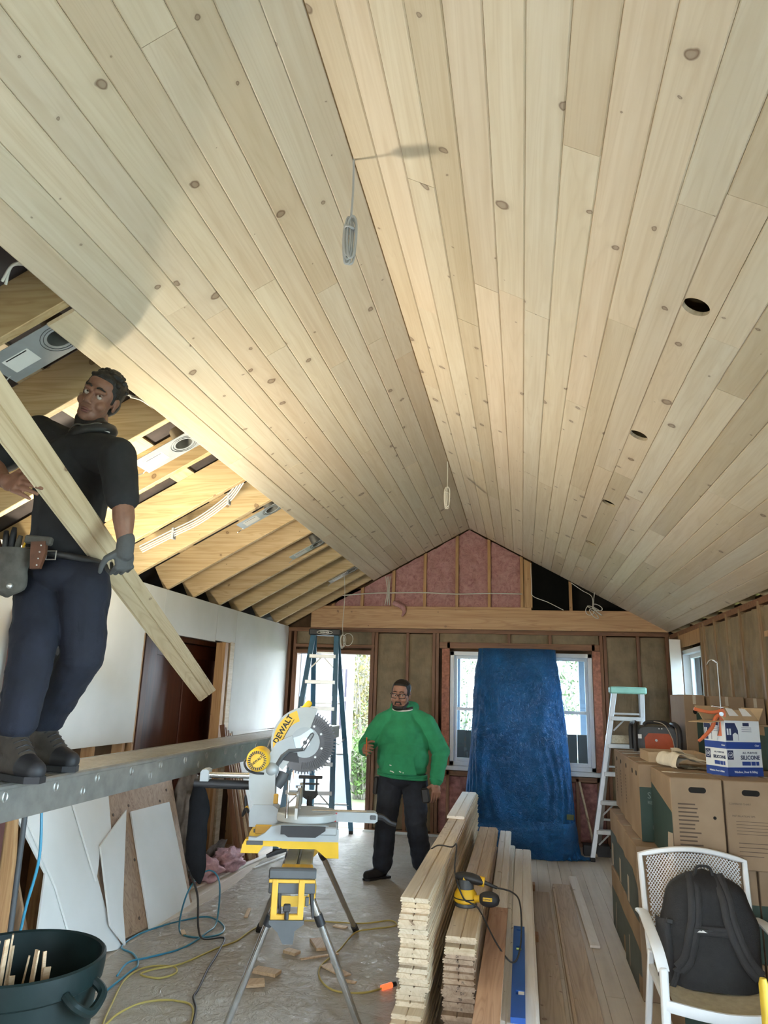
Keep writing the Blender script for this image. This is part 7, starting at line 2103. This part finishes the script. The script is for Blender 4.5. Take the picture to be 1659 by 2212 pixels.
# hair
random.seed(3)
hsx = [hw.e((0, -.025, .054), (.083, .100, .082)), hw.e((0, -.045, .0), (.078, .070, .075)), hw.cap((.066, .020, .045), (.067, .018, .0), .012, .006), hw.cap((-.066, .020, .045), (-.067, .018, .0), .012, .006), hw.e((0, .036, .094), (.054, .036, .027))]
for k in range(60):
    a = random.uniform(0, 2 * PI); b = random.uniform(.2, 1.45)
    q = (.084 * math.cos(b) * math.cos(a), -.02 + .098 * math.cos(b) * math.sin(a), .056 + .084 * math.sin(b))
    if q[1] > .055 and q[2] < .10: continue
    hsx.append(hw.e(q, (.012, .012, .011)))
flesh('hair', hsx, M['hair'], p1, voxel=.0042, smooth=1)

# the board he is holding: tongue-and-groove, grooved down the middle
BL0 = BA - bd * .55; BL1 = BCp
L_ = (BL1 - BL0).length
me = tg_mesh('held_board', .122, .0195, L_, 'pine_bright')
ob = bpy.data.objects.new('pine_board', me)
COL.objects.link(ob)
# local x across, y along, z = face normal
ob.matrix_world = Matrix.Translation((BL0 + BL1) / 2 - bn * .0195) @ Matrix((bw, bd, bw.cross(bd))).transposed().to_4x4() if bw.cross(bd).dot(bn) > 0 else Matrix.Translation((BL0 + BL1) / 2 - bn * .0195) @ Matrix((-bw, bd, (-bw).cross(bd))).transposed().to_4x4()
tag(ob, 'grooved pine board held slanting by the worker on the plank', 'board')
MW[ob] = ob.matrix_world.copy()

# work light on a stand behind the worker, aimed at the roof
lampc = Vector((-2.551, 3.6, 1.843))
wlamp = thing('work_lamp', (lampc.x - .02, lampc.y + .02, 0), 'black work lamp on a stand glimpsed between the legs of the worker', 'lamp')
ld = Vector((.62, .40, .68)).normalized()
lx = Vector((.80, -.25, -.35)); lx = (lx - ld * lx.dot(ld)).normalized(); ly = ld.cross(lx)
Rl = Matrix((lx, ly, ld)).transposed()
MB().box(lampc, (.32, .25, .07), Rl, .012).build('lamp_housing', M['black'], wlamp, smooth=False)
for k in range(5): MB().box(lampc - ld * .045 + lx * (.04 * (k - 2)), (.006, .13, .03), Rl).build('cooling_fin', M['black'], wlamp, smooth=False)
M['bulb'] = plain('lit_lens', (1, .9, .7), .3, emit=(1, .90, .68, 25))
MB().box(lampc + ld * .0365, (.28, .21, .004), Rl, .002).build('lamp_lens', M['bulb'], wlamp, smooth=False)
MB().cyl((lampc.x - .03, lampc.y + .02, .02), lampc - ld * .06, .014, 10).build('stand_pole', M['darkgrey'], wlamp)
for a in (.5, 2.6, 4.7):
    MB().cyl((lampc.x - .03, lampc.y + .02, .40), (lampc.x - .03 + .28 * math.cos(a), lampc.y + .02 + .28 * math.sin(a), .01), .010, 8).build('stand_leg', M['darkgrey'], wlamp)
sp = bpy.data.lights.new('work_lamp_light', 'AREA')
sp.shape = 'RECTANGLE'; sp.size = .28; sp.size_y = .21
sp.energy = 39; sp.color = (1.0, .90, .68)
so_ = bpy.data.objects.new('work_lamp_light', sp)
COL.objects.link(so_)
so_.matrix_world = Matrix.Translation(lampc + ld * .042) @ Matrix((lx, -ly, -ld)).transposed().to_4x4()

# fill light added on the floor behind the camera, to brighten the ceiling
wl2 = thing('added_ceiling_fill', (-.35, -1.3, 0), 'halogen work light on the floor behind the board stacks, tilted up', 'lamp')
MB().box((-.35, -1.3, .02), (.30, .22, .03), None, .008).build('light_base', M['black'], wl2, smooth=False)
MB().tube([(-.35, -1.36, .03), (-.35, -1.40, .16), (-.35, -1.34, .27)], .014, 8).build('light_bracket', M['black'], wl2)
MB().box((-.35, -1.30, .30), (.30, .16, .10), (.5, 0, 0), .012).build('light_housing', M['toolyellow'], wl2, smooth=False)
w2d = bpy.data.lights.new('added_ceiling_fill_beam', 'AREA')
w2d.shape = 'RECTANGLE'; w2d.size = .26; w2d.size_y = .14; w2d.energy = 10; w2d.color = (1.0, .95, .86)
w2o = bpy.data.objects.new('added_ceiling_fill_beam', w2d)
COL.objects.link(w2o)
w2o.location = (-.35, -1.27, .362)
w2o.rotation_euler = Vector((.0, .42, .9)).to_track_quat('-Z', 'Z').to_euler()

# ------------------------------------------------------------------ outdoors, seen through the door and windows
M['grass'] = plain('pale_grass', (.07, .095, .03), .9, var=.4, scale=3)
M['deck'] = plain('pale_deck', (.22, .215, .205), .7, var=.1)
M['siding'] = plain('pale_blue_siding', (.13, .145, .175), .6, var=.05)
M['shutter'] = plain('violet_grey_shutter', (.03, .025, .045), .6)
M['post_blue'] = plain('pale_blue_post', (.075, .11, .16), .5, var=.05)
M['panel_dark'] = plain('dark_porch_panel', (.014, .016, .018), .5, var=.1)
MB().box((-2, 5, -.32), (60, 70, .04)).build('ground', M['grass'], smooth=False, kind='structure')
dk = thing('porch_floor', (-.8, 10.4, -.12), kind='structure')
for k in range(16):
    MB().box((-.8, 9.35 + .15 * k, -.14), (6.4, .142, .04)).build('deck_board', M['deck'], dk, smooth=False)
# neighbouring house at the left of the doorway
nh = thing('neighbour_house', (-5.0, 12.4, -.3), 'pale blue clapboard house with white trim beyond the doorway', 'house')
hy = 12.4
x1 = -3.42
for k in range(24):
    z = -.25 + .155 * k
    MB().box(((-7 + x1) / 2, hy + .012, z + .078), (x1 + 7, .02, .165), (.10, 0, 0)).build('siding_board', M['siding'], nh, smooth=False)
MB().box((x1 + .03, hy, 1.6), (.16, .10, 3.9)).build('corner_trim', M['white_trim'], nh, smooth=False)
MB().box(((-7 + x1) / 2, hy + .06, 1.6), (x1 + 7, .06, 3.9)).build('house_wall', M['white_trim'], nh, smooth=False)
# white porch screen with dark slots, right of the house corner
sc_ = thing('slotted_screen', (-3.15, 12.2, -.3), 'white porch screen panel with dark vertical slots beside the house', 'screen')
MB().box((-3.12, 12.30, 1.35), (.52, .04, 3.2)).build('screen_panel', M['white_trim'], sc_, smooth=False)
for z0, z1 in ((1.55, 2.02), (1.02, 1.48)):
    for k in range(4):
        MB().box((-3.22 + .075 * k, 12.275, (z0 + z1) / 2), (.034, .012, z1 - z0)).build('screen_slot', M['shutter'], sc_, smooth=False)
MB().box((-2.98, 12.25, .15), (.22, .05, .95)).build('screen_lower', M['siding'], sc_, smooth=False)
# flower pot / dark planter hanging by the door
MB().lathe([(0, 0), (.07, 0), (.10, .38), (.0, .38)], (-3.04, 9.75, 1.18), UP, 18).build('hanging_planter', plain('dark_planter', (.09, .09, .085), .7), label='dark planter hanging outside beside the blue ladder', cat='planter')
MB().cyl((-3.04, 9.75, 1.55), (-3.04, 9.75, 2.6), .006, 6).build('planter_chain', M['darkgrey'], label='thin chain holding the hanging planter', cat='chain')

M['leaf_a'] = plain('pale_leaf', (.085, .115, .045), .7, var=.4, scale=2)
M['leaf_b'] = plain('yellow_leaf', (.16, .14, .05), .7, var=.3, scale=2)
M['leaf_c'] = plain('spring_green_leaf', (.06, .115, .022), .7, var=.3, scale=2)
M['twig'] = plain('pale_twig', (.16, .15, .125), .8, var=.2)
def tree(name, base, h, spread, nleaf, nbr, lm, label, seed, zlow=.1, leaf=.05):
    rr = random.Random(seed)
    t = thing(name, base, label, 'tree', 'trees beyond the openings')
    b = Vector(base)
    mb = MB()
    tips = []
    for k in range(nbr):
        a = rr.uniform(0, 2 * PI); l = rr.uniform(.5, 1.0)
        p0 = b + Vector((rr.uniform(-.3, .3) * spread, rr.uniform(-.3, .3) * spread, 0))
        p1 = p0 + Vector((math.cos(a) * spread * .25, math.sin(a) * spread * .25, h * .5 * l))
        p2 = p0 + Vector((math.cos(a) * spread * l * .8, math.sin(a) * spread * l * .8, h * l))
        path = smooth_path([p0, p1, p2], 4)
        mb.tube(path, [.022 * (1 - .8 * i / (len(path) - 1)) for i in range(len(path))], 5)
        tips += path
        for j in range(4):
            q = path[rr.randrange(2, len(path))]
            e = q + Vector((rr.uniform(-.5, .5), rr.uniform(-.4, .4), rr.uniform(-.05, .5)))
            m_ = (q + e) / 2 + Vector((0, 0, rr.uniform(-.1, .15)))
            mb.tube([q, m_, e], [.007, .005, .002], 4); tips += [m_, e]
    mb.build('branches', M['twig'], t, angle=180)
    mb = MB()
    for k in range(nleaf):
        q = rr.choice(tips) + Vector((rr.gauss(0, .16), rr.gauss(0, .16), rr.gauss(0, .16)))
        if q.z < b.z + zlow: continue
        s = leaf * rr.uniform(.6, 1.4)
        x = Vector((rr.uniform(-1, 1), rr.uniform(-1, 1), rr.uniform(-1, 1))).normalized(); y = x.cross(Vector((rr.uniform(-1, 1), rr.uniform(-1, 1), rr.uniform(-1, 1)))).normalized()
        mb.add([q - x * s, q + y * s * .4, q + x * s, q - y * s * .4], [(0, 1, 2, 3)])
    mb.build('foliage', M[lm], t, smooth=False, kind='stuff')
tree('garden_tree', (-3.75, 16.5, -.3), 4.4, 1.2, 6000, 34, 'leaf_a', 'pale green tree with tangled twigs beyond the doorway', 1)
tree('garden_tree', (-3.35, 15.2, -.3), 3.6, .7, 2600, 18, 'leaf_b', 'yellowish tree in front of the pale green one', 2)
tree('garden_tree', (-4.6, 19.5, -.3), 5.4, 1.9, 6000, 30, 'leaf_a', 'tall far tree filling the doorway view', 3, leaf=.07)
tree('garden_bush', (-3.05, 13.9, -.3), 1.3, .5, 2600, 16, 'leaf_c', 'fresh green bush low in the doorway', 4, leaf=.045)
tree('garden_tree', (1.6, 15.5, -.3), 4.4, 1.6, 1500, 26, 'leaf_a', 'sparse tree with bare twigs behind the window', 5)
tree('garden_tree', (-1.6, 16.5, -.3), 4.2, 1.3, 1800, 22, 'leaf_a', 'pale tree behind the part of the window nearest the man', 6)
tree('garden_tree', (.2, 21, -.3), 5.5, 2.6, 3000, 30, 'leaf_a', 'broad far tree centred behind the window', 7, leaf=.08)
# wire fence post by the trees, porch post, porch eave and low dark panel at the window
gp_ = thing('garden_trellis', (-2.02, 13.2, -.3), 'pale wire trellis standing by the bush outside the door', 'trellis')
for dx in (-.07, 0, .07): MB().cyl((-2.30 + dx, 13.2, -.3), (-2.30 + dx, 13.2, 2.2), .008, 6).build('trellis_wire', M['alu_bright'], gp_)
for k in range(12): MB().cyl((-2.38, 13.2, -.1 + .18 * k), (-2.22, 13.2, -.1 + .18 * k), .006, 6).build('trellis_rung', M['alu_bright'], gp_)
pp_ = thing('porch_post', (.70, 11.6, -.12), 'pale blue porch post outside the window', 'post')
for x in (.92, -1.02):
    MB().box((x, 11.6, 1.15), (.12, .12, 2.55), None, .006).build('post_shaft', M['post_blue'], pp_, smooth=False)
MB().box((.75, 11.6, 2.50), (4.0, .12, .20)).build('porch_beam', M['post_blue'], pp_, smooth=False)
MB().box((.75, 11.55, 2.63), (4.0, .5, .05)).build('porch_eave', M['white_trim'], pp_, smooth=False)
lowp = thing('porch_rail_panel', (0, 9.62, -.12), 'dark grey low porch panel just outside the window', 'panel')
for k in range(5):
    MB().box((-.80 + .42 * k, 9.62, .545), (.415, .03, 1.33), None, .004).build('rail_panel_board', M['panel_dark'], lowp, smooth=False)
MB().box((.55, 14.0, .95), (2.4, .06, .75)).box((.55, 14.0, .1), (.1, .1, 1.0)).build('white_garden_board', M['white_trim'], smooth=False, label='white garden board behind the porch post', cat='board')
